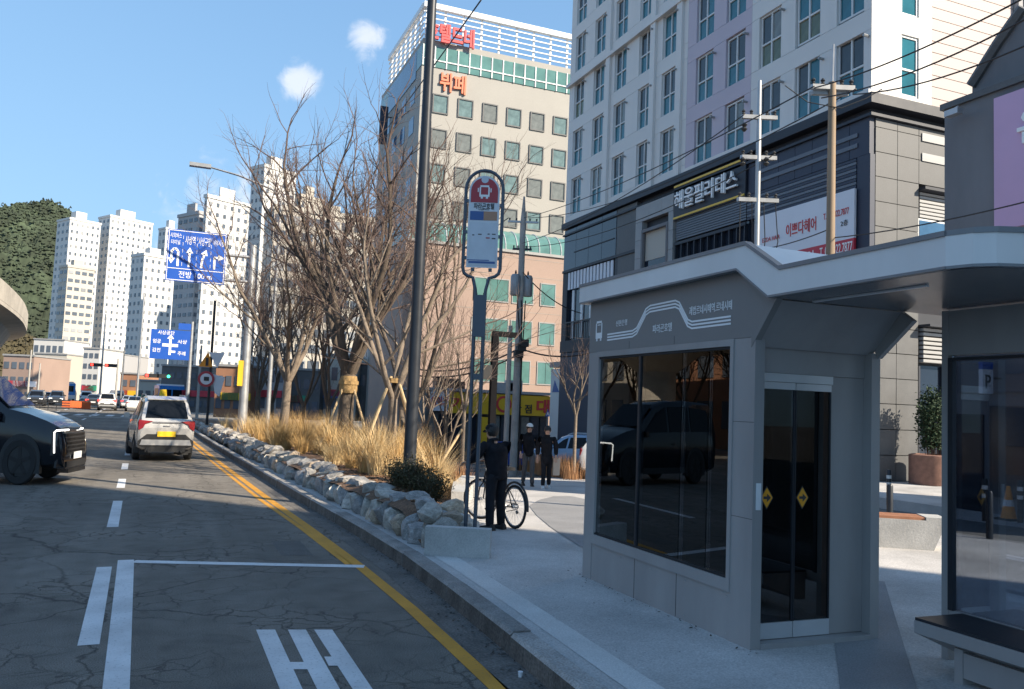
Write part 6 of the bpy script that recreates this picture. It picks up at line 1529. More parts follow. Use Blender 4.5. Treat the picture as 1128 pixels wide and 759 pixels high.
# ------------------------------------------------------------------ bicycle
def bicycle():
    pr_ = onP(566, 582.5); pf_ = onP(511, 569)
    d = (pf_-pr_); d.z = 0; wb = d.length; d.normalize(); wb = max(.95, min(1.12, wb)); ang = math.atan2(d.y, d.x)
    e = root('bicycle', pr_, 'dark city bicycle with front basket held by the man in black', 'bicycle', None, ang)
    e.location = (pr_.x, pr_.y, P(pr_.x, pr_.y)); rw = .345
    def q(n_, mb, m, par=None, sm=60): o = link(n_, mb.mesh(n_, m, sm)); o.parent = par or e; return o
    def wheel(x, steer):
        M_ = Matrix.Translation((x, 0, rw)) @ Matrix.Rotation(steer, 4, 'Z')
        ty = MB().tube([(math.cos(6.2832*k/32)*(rw-.018), 0, math.sin(6.2832*k/32)*(rw-.018)) for k in range(33)], .019, 8, False).tf(M_); w_ = q('wheel', ty, 'black_rubber')
        q('rim', MB().tube([(math.cos(6.2832*k/32)*(rw-.045), 0, math.sin(6.2832*k/32)*(rw-.045)) for k in range(33)], .011, 6, False).tf(M_), 'galv', w_)
        sp = MB()
        for k in range(28): a = 6.2832*k/28; sp.tube([(0, (-1)**k*.025, 0), (math.cos(a)*(rw-.05), 0, math.sin(a)*(rw-.05))], .0016, 3, False)
        q('spoke', sp.tf(M_), 'galv', w_)['kind'] = 'stuff'
        q('hub', MB().disc((0, 0, 0), (0, 1, 0), .028, .10, 10).tf(M_), 'galv', w_); return M_
    wheel(0, 0); st_ = R(28); Mf = wheel(wb, st_)
    bb = Vector((.44, 0, .29)); seat = Vector((.28, 0, .80)); hd = Vector((wb-.16, 0, .82)); hb = Vector((wb-.11, 0, .66))
    fr_ = MB()
    for a, b, r_ in ((bb, seat, .018), (bb, hb, .022), (seat-Vector((0, 0, .06)), hd-Vector((0, 0, .04)), .018)): pass
    q('frame', MB().tube([bb, hb], .022, 8).tube([bb, seat], .019, 8).tube([(bb.x+.01, 0, .36), (hd.x+.02, 0, .72)], .018, 8).tube([hd, hb], .022, 8).tube([bb, (0, .05, rw)], .011, 6).tube([bb, (0, -.05, rw)], .011, 6).tube([seat-Vector((0, 0, .12)), (0, .05, rw)], .010, 6).tube([seat-Vector((0, 0, .12)), (0, -.05, rw)], .010, 6), 'dark_steel')
    q('fork', MB().tube([hb, (wb-.05, .05, rw+.2), (wb, .055, rw)], .013, 6).tube([hb, (wb-.05, -.05, rw+.2), (wb, -.055, rw)], .013, 6).tube([hb-Vector((0, .06, 0)), hb+Vector((0, .06, 0))], .016, 6), 'dark_steel')
    hs = hd+Vector((-.04, 0, .17)); cs, sn_ = math.cos(st_), math.sin(st_)
    def H(f, l, u): return hs+Vector((f*cs-l*sn_, f*sn_+l*cs, u))
    q('handlebar', MB().tube([H(-.12, .30, .02), H(0, .22, .03), H(.06, .08, .01), H(.05, 0, 0), H(.06, -.08, .01), H(0, -.22, .03), H(-.12, -.30, .02)], .012, 6), 'galv'); q('stem', MB().tube([hd, H(.05, 0, 0)], .014, 6), 'galv')
    for s_ in (-1, 1): q('grip', MB().tube([H(-.14, s_*.31, .02), H(-.04, s_*.25, .027)], .018, 8), 'black_rubber')
    q('saddle', MB().prism([(.16, -.085, .90), (.16, .085, .90), (.26, .07, .905), (.43, .02, .90), (.43, -.02, .90), (.26, -.07, .905)][::-1], (0, 0, .05)), 'black_rubber'); q('seat_post', MB().tube([seat, (.26, 0, .90)], .013, 6), 'galv')
    q('crank', MB().disc((bb.x, -.05, bb.z), (0, 1, 0), .095, .01, 18), 'galv')
    for s_ in (-1, 1): q('pedal', MB().box(bb.x+s_*.16-.05, bb.x+s_*.16+.05, s_*.14-.04, s_*.14+.04, bb.z-s_*.05-.012, bb.z-s_*.05+.012), 'black_plastic'); q('crank_arm', MB().tube([(bb.x, s_*.075, bb.z), (bb.x+s_*.16, s_*.09, bb.z-s_*.05)], .011, 5), 'galv')
    q('chain', MB().tube([(bb.x, -.05, bb.z+.09), (0, -.05, rw+.04), (-.04, -.05, rw), (0, -.05, rw-.04), (bb.x, -.05, bb.z-.09)], .006, 4), 'black_plastic'); q('derailleur', MB().disc((.02, -.06, rw-.09), (0, 1, 0), .03, .02, 8), 'black_plastic')
    q('mudguard', MB().tube([(math.cos(a)*.385, 0, rw+math.sin(a)*.385) for a in [R(k) for k in range(35, 186, 10)]], .02, 5), 'black_plastic')
    bk = MB(); B0 = H(.16, 0, -.12)
    def Bp(f, l, u): return H(.12+f, l, -.18+u)
    for k in range(7):
        l = -.16+k*.053; bk.tube([Bp(.24, l, .24), Bp(.20, l, 0), Bp(.02, l, 0), Bp(.0, l, .24)], .004, 4)
    for u in (.06, .12, .18, .24): bk.tube([Bp(0, -.17, u), Bp(.20+u*.16, -.17, u), Bp(.20+u*.16, .17, u), Bp(0, .17, u), Bp(0, -.17, u)], .005, 4)
    q('basket', bk, 'dark_steel')['kind'] = 'stuff'
bicycle()

# ------------------------------------------------------------------ people
mat('skin', (.50, .30, .21), .6, var=.06, vscale=10)
mat('coat_black', (.016, .016, .02), .9, var=.35, vscale=7, bump=.5, bscale=18, spec=.1)
mat('coat_dark', (.016, .016, .019), .9, var=.35, vscale=7, bump=.6, bscale=16, spec=.1)
mat('trousers_black', (.02, .021, .026), .9, var=.3, vscale=8, bump=.4, bscale=18, spec=.1)
mat('trousers_grey', (.10, .095, .095), .85, var=.25, vscale=8, bump=.4, bscale=18)
mat('shoe_black', (.015, .015, .016), .5, var=.1)
mat('shoe_white', (.65, .65, .64), .6, var=.1)
mat('hair', (.012, .011, .012), .6, var=.2)
mat('cap_white', (.72, .70, .66), .8, var=.08)
mat('paper_bag', (.62, .48, .36), .8, var=.1)
def skinned(name, m, nodes, edges, root_i, parent, sub=1):
    """continuous surface grown round a skeleton: nodes (x, y, z, rx, ry)"""
    me = bpy.data.meshes.new(name); me.from_pydata([n[:3] for n in nodes], edges, []); o = bpy.data.objects.new(name, me)
    md = o.modifiers.new('skin', 'SKIN'); md.use_smooth_shade = True; md.branch_smoothing = .6
    sv_ = me.skin_vertices[0].data
    for i, n in enumerate(nodes): sv_[i].radius = (n[3], n[4]); sv_[i].use_root = (i == root_i)
    sd = o.modifiers.new('sub', 'SUBSURF'); sd.levels = sub; sd.render_levels = sub
    m2 = bake(o); bpy.data.objects.remove(o); bpy.data.meshes.remove(me)
    m2.materials.clear(); m2.materials.append(MATS[m]); m2.shade_smooth(); o = link(name, m2); o.parent = parent; return o
def person(label, loc, ang, H_, J, coat, trou, shoe, group=None, coat_len=.0, hat=None, hair=True, thin=1.0, hood=False):
    """J: joint places in metres for a 1.70 m body facing +x (left is +y)"""
    e = root('person', loc, label, 'person', group, ang); k = H_/1.70; e.scale = (k*thin, k*thin, k)
    e.matrix_basis = Matrix.Translation(loc) @ Matrix.Rotation(ang, 4, 'Z') @ Matrix.Diagonal((k*thin, k*thin, k, 1))
    g = lambda n: Vector(J[n])
    # bare body: head, neck, trunk, arms with hands, legs
    N = []; E_ = []; ix = {}
    def nd(key, p, rx, ry=None): ix[key] = len(N); N.append((*p, rx, ry or rx)); return ix[key]
    pel, che, nek, hed = g('pelvis'), g('chest'), g('neck'), g('head'); fw_ = (g('face')-hed).normalized()
    nd('pel', pel, .09, .07); nd('wai', pel.lerp(che, .5), .08, .06); nd('che', che-Vector((0, 0, .06)), .07, .05); nd('nek', nek, .052); nd('jaw', hed-Vector((0, 0, .085))+fw_*.02, .060, .066); nd('hed', hed, .076, .090); nd('top', hed+Vector((0, 0, .085))-fw_*.01, .058, .066)
    E_ += [(0, 1), (1, 2), (2, 3), (3, 4), (4, 5), (5, 6)]
    for s in 'lr':
        sh, el, wr = g('sh'+s), g('el'+s), g('wr'+s); hd_ = (wr-el).normalized()
        a = nd('sh'+s, (sh-Vector((0, 0, .09))).lerp(che, .30), .022); b = nd('el'+s, el, .024); c = nd('wr'+s, wr, .026, .022); d_ = nd('pa'+s, wr+hd_*.075, .036, .018)
        E_ += [(ix['che'], a), (a, b), (b, c), (c, d_)]
        sd_ = hd_.cross(Vector((0, 0, 1))); sd_ = sd_.normalized() if sd_.length > .1 else Vector((0, 1, 0)); cu = Vector((0, 0, -1))
        for f_ in range(4):
            o_ = (f_-1.5)*.019; L1 = (.040, .047, .044, .034)[f_]
            b0 = nd('f%d%s0' % (f_, s), wr+hd_*.098+sd_*o_, .0095); b1 = nd('f%d%s1' % (f_, s), wr+hd_*(.098+L1)+sd_*o_*1.1+cu*.014, .0085); b2 = nd('f%d%s2' % (f_, s), wr+hd_*(.098+L1*1.6)+sd_*o_*1.1+cu*.042, .0075); E_ += [(d_, b0), (b0, b1), (b1, b2)]
        t0 = nd('t0'+s, wr+hd_*.045-sd_*.040, .011); t1 = nd('t1'+s, wr+hd_*.085-sd_*.052+cu*.012, .0095); E_ += [(d_, t0), (t0, t1)]
        hp, kn, an = g('hp'+s), g('kn'+s), g('an'+s)
        a = nd('hp'+s, hp, .060); b = nd('kn'+s, kn, .042); c = nd('ca'+s, kn.lerp(an, .35), .040); d2 = nd('an'+s, an, .030); E_ += [(ix['pel'], a), (a, b), (b, c), (c, d2)]
    skinned('body', 'skin', N, E_, 0, e)
    def q(n_, mb, m, sm=60): o = link(n_, mb.mesh(n_, m, sm)); o.parent = e; return o
    # coat
    lo = pel-Vector((0, 0, coat_len)); N = [(*(lo-Vector((0, 0, .12))), .215, .175), (*pel.lerp(che, .35), .200, .160), (*(che+Vector((0, 0, .02))), .205, .160), (*(che.lerp(nek, .72)), .160, .130), (*(nek+Vector((0, 0, .02))), .078, .075)]; E_ = [(0, 1), (1, 2), (2, 3), (3, 4)]
    for s in 'lr':
        sh, el, wr = g('sh'+s), g('el'+s), g('wr'+s); i = len(N); N += [(*(sh+Vector((0, 0, .0))), .105, .100), (*sh.lerp(el, .55), .086, .084), (*el, .078, .076), (*el.lerp(wr, 1.0), .058, .056)]; E_ += [(2, i), (i, i+1), (i+1, i+2), (i+2, i+3)]
    c_ = skinned('coat', coat, N, E_, 1, e)
    N = [(*pel, .135, .112)]; E_ = []
    for s in 'lr':
        hp, kn, an = g('hp'+s), g('kn'+s), g('an'+s); i = len(N); N += [(*hp.lerp(kn, .1), .098, .095), (*kn, .074, .072), (*kn.lerp(an, .45), .068, .066), (*(an-Vector((0, 0, .045))), .062, .062)]; E_ += [(0, i), (i, i+1), (i+1, i+2), (i+2, i+3)]
    skinned('trousers', trou, N, E_, 0, e)
    for s in 'lr':
        an = g('an'+s); f = g('to'+s)-an; f.z = 0; f.normalize(); sd_ = Vector((-f.y, f.x, 0))
        M_ = frame_M(an+Vector((0, 0, -an.z)), f, sd_)
        sh_ = MB(); rings = [(-.085, .036, .0, .075), (-.05, .044, .0, .10), (.02, .046, .0, .095), (.09, .050, .0, .065), (.15, .046, .0, .055), (.185, .026, .0, .04)]
        for (x, w, z0, z1) in rings: sh_.v += [(x, -w, z0+.004), (x, w, z0+.004), (x, w*.95, z1*.55), (x, w*.6, z1), (x, -w*.6, z1), (x, -w*.95, z1*.55)]
        sh_.f = [(i*6+j, i*6+(j+1) % 6, (i+1)*6+(j+1) % 6, (i+1)*6+j) for i in range(5) for j in range(6)] + [tuple(range(6))[::-1], tuple(30+j for j in range(6))]
        q('shoe', sh_.tf(M_), shoe, 50)
    # face and hair
    rt_ = fw_.cross(Vector((0, 0, 1))).normalized()
    def F_(a, b, c): return hed + fw_*a + rt_*b + Vector((0, 0, c))
    q('nose', MB().prism([F_(.082, -.014, -.04), F_(.082, .014, -.04), F_(.080, .004, .008), F_(.080, -.004, .008)], fw_*.020), 'skin')
    q('mouth', MB().prism([F_(.078, -.022, -.068), F_(.078, .022, -.068), F_(.078, .018, -.060), F_(.078, -.018, -.060)], fw_*.006), 'sign_red')
    for s in (-1, 1):
        q('eye', MB().lathe([(.002, -.008), (.009, 0), (.002, .008)], 8, Matrix.Translation(F_(.080, s*.030, .005))), 'hair'); q('ear', MB().lathe([(.004, -.03), (.014, -.01), (.016, .015), (.006, .03)], 8, Matrix.Translation(F_(0, s*.082, -.01))), 'skin')
    def dome(r_, z0, z1, back, m, nm):
        M_ = frame_M(hed-fw_*back, rt_, fw_); M_ = Matrix.Translation(hed-fw_*back) ; pr2 = [(r_*math.cos(R(a)), z0+(z1-z0)*math.sin(R(a))) for a in (0, 15, 35, 55, 75, 88)]
        return q(nm, MB().lathe(pr2, 16, M_), m)
    if hair: dome(.100, -.02, .125, .012, 'hair', 'hair'); q('hair', MB().lathe([(.06, -.09), (.088, -.04), (.094, .02), (.08, .06)], 14, Matrix.Translation(hed-fw_*.028)), 'hair')
    if hat:
        h_ = dome(.098, .030, .122, .002, hat, 'cap')
        a_ = [F_(.075+.095*math.cos(R(t)), .080*math.sin(R(t)), .034) for t in range(-90, 91, 18)]
        q('cap_brim', MB().prism(a_, (0, 0, .010)), hat)
    return e
STAND = dict(pelvis=(0, 0, .93), chest=(0, 0, 1.28), neck=(.0, 0, 1.45), head=(.02, 0, 1.585), face=(.2, 0, 1.57), shl=(0, .19, 1.38), shr=(0, -.19, 1.38), ell=(-.03, .25, 1.12), elr=(-.03, -.25, 1.12), wrl=(.10, .24, .90), wrr=(.10, -.24, .90), hpl=(0, .09, .88), hpr=(0, -.09, .88), knl=(.02, .10, .49), knr=(.02, -.10, .49), anl=(-.02, .11, .09), anr=(-.02, -.11, .09), tol=(.2, .13, 0), tor=(.2, -.13, 0))
pm = onP(545, 583.5)
J1 = dict(STAND); J1.update(chest=(.05, 0, 1.27), neck=(.10, 0, 1.44), head=(.15, 0, 1.56), face=(.33, 0, 1.48), shl=(.06, .19, 1.37), shr=(.06, -.19, 1.37), ell=(.20, .25, 1.12), elr=(.16, -.25, 1.12), wrl=(.42, .20, 1.05), wrr=(.38, -.12, 1.08), anl=(-.02, .12, .09), anr=(.0, -.12, .09))
person('man in black jacket and dark cap seen from behind holding a bicycle', (pm.x, pm.y, P(pm.x, pm.y)), R(112), 1.66, J1, 'coat_black', 'trousers_black', 'shoe_black', hat='coat_dark', coat_len=.06, thin=1.12)
p2 = onP(581, 535.5); J2 = dict(STAND); J2.update(knl=(.12, .09, .50), anl=(.16, .10, .10), knr=(-.02, -.09, .49), anr=(-.20, -.10, .13), wrl=(-.02, .27, .88), wrr=(.16, -.25, .92), tol=(.4, .1, 0), tor=(.02, -.1, 0))
person('walker in dark jacket with a white cap, left of the pair', (p2.x, p2.y, P(p2.x, p2.y)), R(-105), 1.70, J2, 'coat_dark', 'trousers_grey', 'shoe_black', 'two walkers', hat='cap_white', coat_len=.04)
p3 = onP(601, 538); J3 = dict(STAND); J3.update(knl=(-.04, .08, .49), anl=(-.12, .09, .11), knr=(.10, -.08, .50), anr=(.12, -.09, .10), wrr=(.05, -.26, .88), tol=(.1, .1, 0), tor=(.3, -.1, 0))
person('walker in long black coat with white shoes carrying a paper bag', (p3.x, p3.y, P(p3.x, p3.y)), R(-110), 1.62, J3, 'coat_dark', 'trousers_black', 'shoe_white', 'two walkers', coat_len=.24)
bgp = Vector((p3.x+.26, p3.y-.03, P(p3.x, p3.y)))
thing('paper_bag', MB().prism([bgp+Vector((-.09, -.04, .34)), bgp+Vector((.09, -.04, .34)), bgp+Vector((.10, -.05, .78)), bgp+Vector((-.10, -.05, .78))], (0, .09, 0)).tube([bgp+Vector((-.05, 0, .78)), bgp+Vector((0, 0, .88)), bgp+Vector((.05, 0, .78))], .006, 4), 'paper_bag', 'tall pale paper bag carried by the walker in the long coat', 'bag')
# ------------------------------------------------------------------ viaduct, hill, junction furniture
mat('forest', (.036, .050, .029), .95, var=.55, vscale=.035, grain=.35, gscale=.12)
mat('forest_dry', (.06, .05, .025), .95, var=.4, vscale=.03)
def hill(name, cx, cy, rx, ry, H, m, n=120, seed=0):
    mb = MB()
    for j in range(n+1):
        for i in range(n+1):
            u, v = i/n*2-1, j/n*2-1; x, y = cx+u*rx, cy+v*ry; q = u*u+v*v
            z = H*max(0, 1-q)**.62*(1+.16*mnoise.noise((u*2.2+seed, v*2.2, 0))) - 3
            if z > 4: z += 5.5*mnoise.noise((x*.07, y*.07, seed))+6*mnoise.noise((x*.19, y*.19, seed)) + 3*mnoise.noise((x*.45, y*.45, seed+3))
            mb.v.append((x, y, z))
    mb.f = [(j*(n+1)+i, j*(n+1)+i+1, (j+1)*(n+1)+i+1, (j+1)*(n+1)+i) for j in range(n) for i in range(n)]
    return struct(name, mb, m)
def crowns(ob, seed, n, s0, s1, m, label):
    r = random.Random(seed); mb = MB(); vs = ob.data.vertices; k = len(vs)
    for _ in range(n):
        v = vs[r.randrange(k)].co
        if v.z < 6: continue
        s = r.uniform(s0, s1); c = Vector((v.x+r.uniform(-1.5, 1.5), v.y+r.uniform(-1.5, 1.5), v.z))
        ring = [c+Vector((math.cos(6.2832*j/6+r.random())*s*r.uniform(.7, 1.1), math.sin(6.2832*j/6+r.random())*s*r.uniform(.7, 1.1), s*r.uniform(-.1, .5))) for j in range(6)]
        o = len(mb.v); mb.v += [tuple(q) for q in ring]+[tuple(c+Vector((r.uniform(-.3, .3)*s, r.uniform(-.3, .3)*s, s*r.uniform(1.0, 1.7))))]
        mb.f += [(o+j, o+(j+1) % 6, o+6) for j in range(6)]
    tag(link('forest', mb.mesh('forest', m)), label, 'forest', kind='stuff')
c_ = onD(10, 300, 760); h1_ = hill('hill', c_.x-20, c_.y+90, 180, 240, 182, 'forest', 170)
crowns(h1_, 1, 52000, 1.0, 1.9, 'forest', 'dark wooded cover of the hill at far left')
c_ = onD(-10, 330, 600); h2_ = hill('hill', c_.x-45, c_.y, 110, 120, 50, 'forest_dry', 110, 4)
crowns(h2_, 2, 14000, 1.2, 2.4, 'forest_dry', 'brownish scrub on the lower slope at far left')
VD = root('viaduct', (-24, 75, 0), 'curved concrete viaduct deck sweeping in from the upper left edge', 'viaduct')
ctr = [onD(-330, 120, 40), onD(-120, 232, 48), onD(-30, 292, 56), onD(8, 330, 66), onD(20, 352, 80), onD(12, 366, 100), onD(-20, 376, 130)]
zs_ = 7.0
cp_ = [Vector((-14.2, 30, zs_)), Vector((-13.8, 45, zs_)), Vector((-14.1, 58, zs_)), Vector((-15.2, 72, zs_)), Vector((-17.6, 88, zs_)), Vector((-22.5, 103, zs_)), Vector((-33, 117, zs_))]
def cat(ps, n=8):
    out = []
    for i in range(len(ps)-1):
        p0, p1, p2, p3 = ps[max(0, i-1)], ps[i], ps[i+1], ps[min(len(ps)-1, i+2)]
        for k in range(n):
            t = k/n; out.append(.5*((2*p1)+(-p0+p2)*t+(2*p0-5*p1+4*p2-p3)*t*t+(-p0+3*p1-3*p2+p3)*t**3))
    return out+[ps[-1]]
ln = cat(cp_)
def sweep(prof):
    mb = MB(); k = len(prof); n = len(ln)
    for i, p in enumerate(ln):
        d = (ln[min(i+1, n-1)]-ln[max(i-1, 0)]).normalized(); s_ = Vector((d.y, -d.x, 0))
        mb.v += [tuple(p+s_*a+Vector((0, 0, b))) for a, b in prof]
    mb.f = [(i*k+j, i*k+(j+1) % k, (i+1)*k+(j+1) % k, (i+1)*k+j) for i in range(n-1) for j in range(k)] + [tuple(range(k))[::-1], tuple((n-1)*k+j for j in range(k))]
    return mb
part('box_girder', sweep([(-2.6, -1.9), (2.6, -1.9), (3.4, -.5), (4.6, -.25), (4.6, 0), (-4.6, 0), (-4.6, -.25), (-3.4, -.5)]), 'concrete_warm', VD)
part('parapet', sweep([(4.3, .001), (4.61, .001), (4.61, 1.15), (4.3, 1.15)]), 'concrete_warm', VD); part('parapet', sweep([(-4.61, .001), (-4.3, .001), (-4.3, 1.15), (-4.61, 1.15)]), 'concrete_warm', VD)
for i in (4, 20, 34):
    p = ln[i]; part('pier', MB().tube([(p.x, p.y, -.3), (p.x, p.y, zs_-2.9)], 1.0, 14), 'concrete_warm', VD, 50); part('pier_cap', MB().tube([(p.x, p.y, zs_-2.9), (p.x, p.y, zs_-1.91)], [1.05, 2.3], 14), 'concrete_warm', VD, 50)
# traffic signals
def signal(label, px, D, ytop, arm_px, lights):
    g_ = onD(px, 445, D); b_ = Vector((g_.x, g_.y, 0)); zt = onD(px, ytop, D).z
    e = root('traffic_signal', b_, label, 'traffic light', 'traffic signals at the junction')
    part('pole', MB().tube([b_, (b_.x, b_.y, zt)], [.14, .09], 8), 'galv', e, 60)
    za = onD(px, lights[0][1], D).z; xa = onD(arm_px, lights[0][1], D).x
    part('arm', MB().tube([(b_.x, b_.y, za), (xa, b_.y, za)], .06, 6), 'galv', e)
    for lx, ly, m in lights:
        q = onD(lx, ly, D); h_ = part('signal_head', MB().box(q.x-.75, q.x+.75, b_.y-.35, b_.y-.1, za-.22, za+.22), 'black_plastic', e)
        part('lamp', MB().disc((q.x-.5 if m == 'red_light' else q.x+.45, b_.y-.37, za), (0, 1, 0), .17, .06, 12), m, h_)
signal('tall signal mast left of the junction with two red lights', 109, 110, 345, 122, [(106, 402, 'red_light'), (121, 413, 'red_light')])
signal('tall signal mast beside the small blue sign', 150, 95, 322, 170, [(167, 413, 'red_light'), (181, 414, 'green_light')])
for i, (px, D, yt, lab) in enumerate([(41, 105, 400, 'short pale pole beside the far left shops'), (30, 95, 385, 'thin pole at far left under the viaduct'), (133, 100, 382, 'thin pole in front of the far white towers'), (127, 90, 395, 'slender pole by the red fronted shop'), (218, 70, 380, 'grey pole beside the small blue direction sign'), (65, 130, 395, 'distant pole by the orange barriers')]):
    g_ = onD(px, 440, D); tubething('street_pole', lab, 'pole', [(g_.x, g_.y, 0), (g_.x, g_.y, onD(px, yt, D).z)], [.13, .08], 'concrete_pole', 'poles near the junction')
# orange water barriers in a row
mat('barrier_orange', (.62, .13, .035), .6, var=.15)
for i in range(7):
    g_ = onZ(73+i*3.6, 448.5+i*.35, 0); w_ = .42
    mb = MB(); 
    for (x0, x1, z0, z1, dd) in ((-.44, .44, 0, .18, .24), (-.42, .42, .18, .62, .13), (-.44, .44, .62, .75, .10)): mb.box(g_.x+x0, g_.x+x1, g_.y-dd, g_.y+dd, z0+.001, z1)
    thing('road_barrier', mb, 'barrier_orange', ['leftmost', 'second', 'third', 'middle', 'third last', 'second last', 'rightmost'][i]+' of the orange barriers at the far junction', 'barrier', 'orange barriers')
# dark fence panel in front of the oncoming queue
for i in range(5):
    g_ = onZ(33+i*9, 450.5+i*.4, 0); mb = MB().box(g_.x-.03-.55, g_.x-.55+.03, g_.y-.03, g_.y+.03, 0, .9)
    e = root('median_fence', (g_.x, g_.y, 0), ['leftmost', 'second', 'middle', 'fourth', 'rightmost'][i]+' dark panel of the median fence at far left', 'fence', 'median fence panels')
    part('post', mb, 'dark_steel', e)
    for z in (.15, .4, .65, .88): part('rail', MB().box(g_.x-.52, g_.x+.60, g_.y-.02, g_.y+.02, z, z+.10), 'dark_steel', e)
# evergreen trees at far left
for i, (px, D, h) in enumerate([(82, 165, 5.5), (88, 160, 4.8), (28, 140, 5), (47, 160, 5.5), (120, 150, 4.5)]):
    g_ = onD(px, 440, D); shrub('evergreen_tree', ['olive green tree behind the orange barriers', 'second olive tree left of the slanted white building', 'dark tree beside the far left shops', 'dark tree between the far left shops', 'small dark tree behind the far cars'][i], (g_.x, g_.y, 0), h*.42, h*.42, h, 90+i, 2600, 'shrub_leaf', .45, 'tree', 'evergreen trees at the junction')
# ------------------------------------------------------------------ things beyond the shelter gap
mat('bench_wood', (.34, .15, .08), .6, var=.2, vscale=4, streak=.2)
gb = onP(968, 603); gb2 = onP(1029, 607)
BN = root('plaza_bench', gb2, 'concrete bench with reddish wooden seat seen between the shelters', 'bench')
u_ = (gb-gb2); u_.z = 0; u_.normalize(); v_ = Vector((u_.y, -u_.x, 0)); v_ = v_ if v_.y > 0 else -v_
L_ = 2.4; z_ = P(gb2.x, gb2.y); A_ = Vector((gb2.x, gb2.y, z_))
part('base', MB().prism([A_-u_*.0, A_+u_*L_, A_+u_*(L_+.15)+Vector((0, 0, .44)), A_-u_*.18+Vector((0, 0, .44))], v_*.5), 'concrete', BN)
for k in range(4): part('slat', MB().prism([A_+u_*.12+v_*(.02+k*.12)+Vector((0, 0, .441)), A_+u_*L_+v_*(.02+k*.12)+Vector((0, 0, .441)), A_+u_*L_+v_*(.125+k*.12)+Vector((0, 0, .441)), A_+u_*.12+v_*(.125+k*.12)+Vector((0, 0, .441))], (0, 0, .04)), 'bench_wood', BN)
part('bench_end', MB().prism([A_-u_*.19+v_*.0+Vector((0, 0, .44)), A_+u_*.11+v_*.0+Vector((0, 0, .44)), A_+u_*.11+v_*.5+Vector((0, 0, .44)), A_-u_*.19+v_*.5+Vector((0, 0, .44))], (0, 0, .05)), 'concrete', BN)
mat('bollard_white', (.7, .7, .68), .5, var=.1)
def bollard(px, py, lab, h=.85, stripe=True, dz=0):
    g_ = onP(px, py); e = root('bollard', g_, lab, 'bollard', 'bollards along the side street'); e.location = (g_.x, g_.y, P(g_.x, g_.y)); e.matrix_basis = Matrix.Translation((g_.x, g_.y, P(g_.x, g_.y)))
    o = link('post', MB().lathe([(.055, 0), (.055, h-.03), (.04, h)], 12).mesh('post', 'dark_steel', 50)); o.parent = e
    if stripe:
        for z in (h*.55, h*.75): o = link('band', MB().lathe([(.057, z), (.057, z+.08)], 12).mesh('band', 'bollard_white', 50)); o.parent = e
bollard(980, 584, 'plain dark bollard beside the plaza bench', .8, False)
bollard(979, 557, 'dark bollard with white bands behind the plaza bench', .85)
bollard(1090, 594, 'dark bollard seen through the right hand glass screen', .8, False)
bollard(1085, 574, 'white banded bollard behind the right hand glass, left one', .85); bollard(1124, 576, 'white banded bollard behind the right hand glass, right one', .85)
g_ = onP(1111, 573); cn = root('traffic_cone', g_, 'orange traffic cone seen through the right hand glass screen', 'traffic cone')
part('cone', MB().lathe([(.15, .04), (.035, .70), (.02, .70)], 14, Matrix.Translation(g_)), 'traffic_orange', cn, 40); part('base', MB().box(g_.x-.19, g_.x+.19, g_.y-.19, g_.y+.19, g_.z, g_.z+.04), 'black_rubber', cn); part('band', MB().lathe([(.107, .29), (.082, .43)], 14, Matrix.Translation(g_)), 'bollard_white', cn, 40)
g_ = onP(683, 541); dl = root('delineator_post', g_, 'orange delineator post seen through the shelter glass', 'delineator')
part('post', MB().lathe([(.04, 0), (.04, .75), (.025, .78)], 10, Matrix.Translation(g_)), 'barrier_orange', dl, 40); part('foot', MB().lathe([(.10, 0), (.10, .03), (.05, .05)], 12, Matrix.Translation(g_)), 'black_rubber', dl, 40)
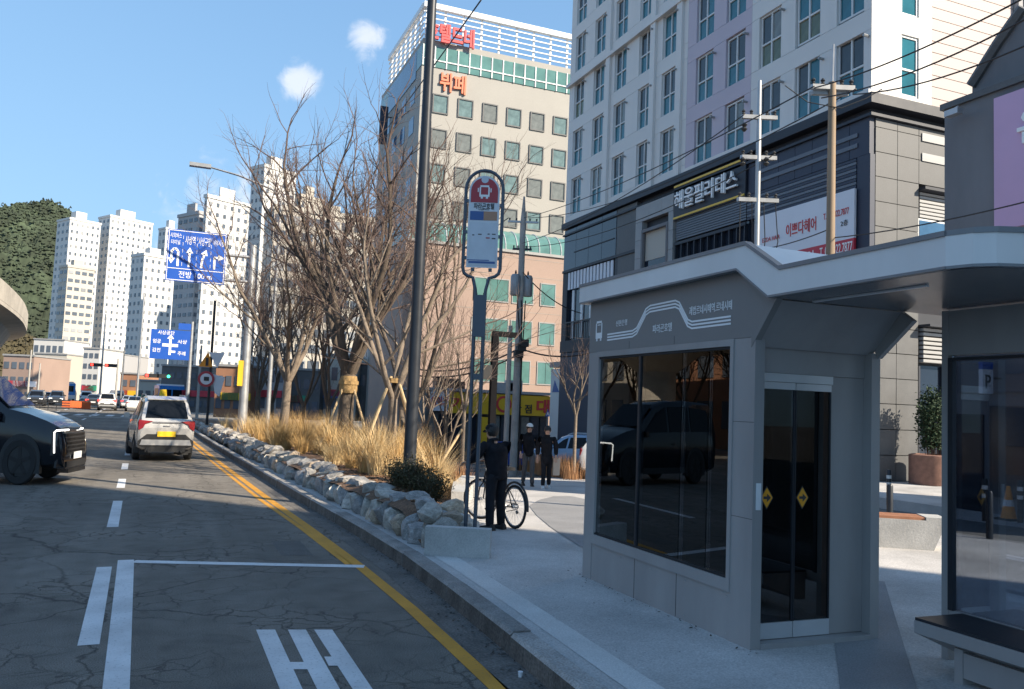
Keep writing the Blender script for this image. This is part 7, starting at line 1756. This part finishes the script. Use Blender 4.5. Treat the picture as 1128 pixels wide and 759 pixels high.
# evergreen in a brick planter beside the podium entrance
mat('planter_brick', (.22, .12, .09), .85, var=.25, vscale=6, bump=.3)
mat('conifer', (.02, .045, .018), .8, var=.4, vscale=4)
q = Vector((23.0, 19.3, .12)); q = onY(1028, 500, 19.6); q.z = .12
pl2 = root('brick_planter', q, 'round brick planter beside the podium entrance', 'planter'); bk_ = MB().lathe([(.72, 0), (.72, .92), (.62, .95), (.60, .80)], 20, Matrix.Translation(q)); part('wall', bk_, 'planter_brick', pl2, 40)
shrub('conifer', 'dark cone shaped evergreen standing in the brick planter', (q.x, q.y, q.z+.8), .52, .52, 2.3, 120, 4200, 'conifer', .10, 'tree')
# parking blade sign
g_ = onD(1086, 417, 18.2); ps = root('parking_sign', g_, 'white parking blade sign with black P and blue top on the grey building', 'sign')
part('box', MB().box(g_.x-.16, g_.x+.16, g_.y-.05, g_.y+.05, g_.z-.33, g_.z+.20), 'sign_white', ps); part('top', MB().box(g_.x-.16, g_.x+.16, g_.y-.05, g_.y+.05, g_.z+.201, g_.z+.36), 'sign_blue', ps)
part('lettering', text_fit('P', .16, .30, .01, .012).tf(frame_M((g_.x, g_.y-.056, g_.z-.07), FACE_S, (0, 0, 1))), 'black_letter', ps); part('bracket', MB().box(g_.x+.161, XP, g_.y-.02, g_.y+.02, g_.z, g_.z+.04), 'dark_steel', ps)
# blue utility box by the restaurant
for px, lab in ((568, 'blue plastic banner stand under the yellow sign, right one'), (553, 'blue plastic banner stand under the yellow sign, left one')):
    g_ = onD(px, 485, 40); z_ = P(g_.x, g_.y); e = root('banner_stand', (g_.x, g_.y, z_), lab, 'banner'); part('panel', MB().box(g_.x-.5, g_.x+.5, g_.y-.03, g_.y+.03, z_+.25, z_+1.35), 'sign_blue', e); part('foot', MB().box(g_.x-.4, g_.x+.4, g_.y-.2, g_.y+.2, z_, z_+.24), 'dark_steel', e)
# reddish triangular board at the bed's back edge
g_ = onP(500, 528); thing('a_board', MB().prism([g_+Vector((-.3, 1.2, 0)), g_+Vector((.3, 1.0, 0)), g_+Vector((.05, 1.1, .6))], (0, .25, 0)), 'bench_wood', 'small reddish triangular board at the back of the planting bed', 'board')
# crushed paper cup in the gutter
g_ = Vector((2.60, 5.95, .0)); thing('paper_cup', MB().lathe([(.014, 0), (.02, .045), (.018, .045)], 12, Matrix.Translation(g_)), 'sign_white', 'small white paper cup standing in the gutter', 'cup', smooth=40)
bpy.data.scenes.remove(TMP)
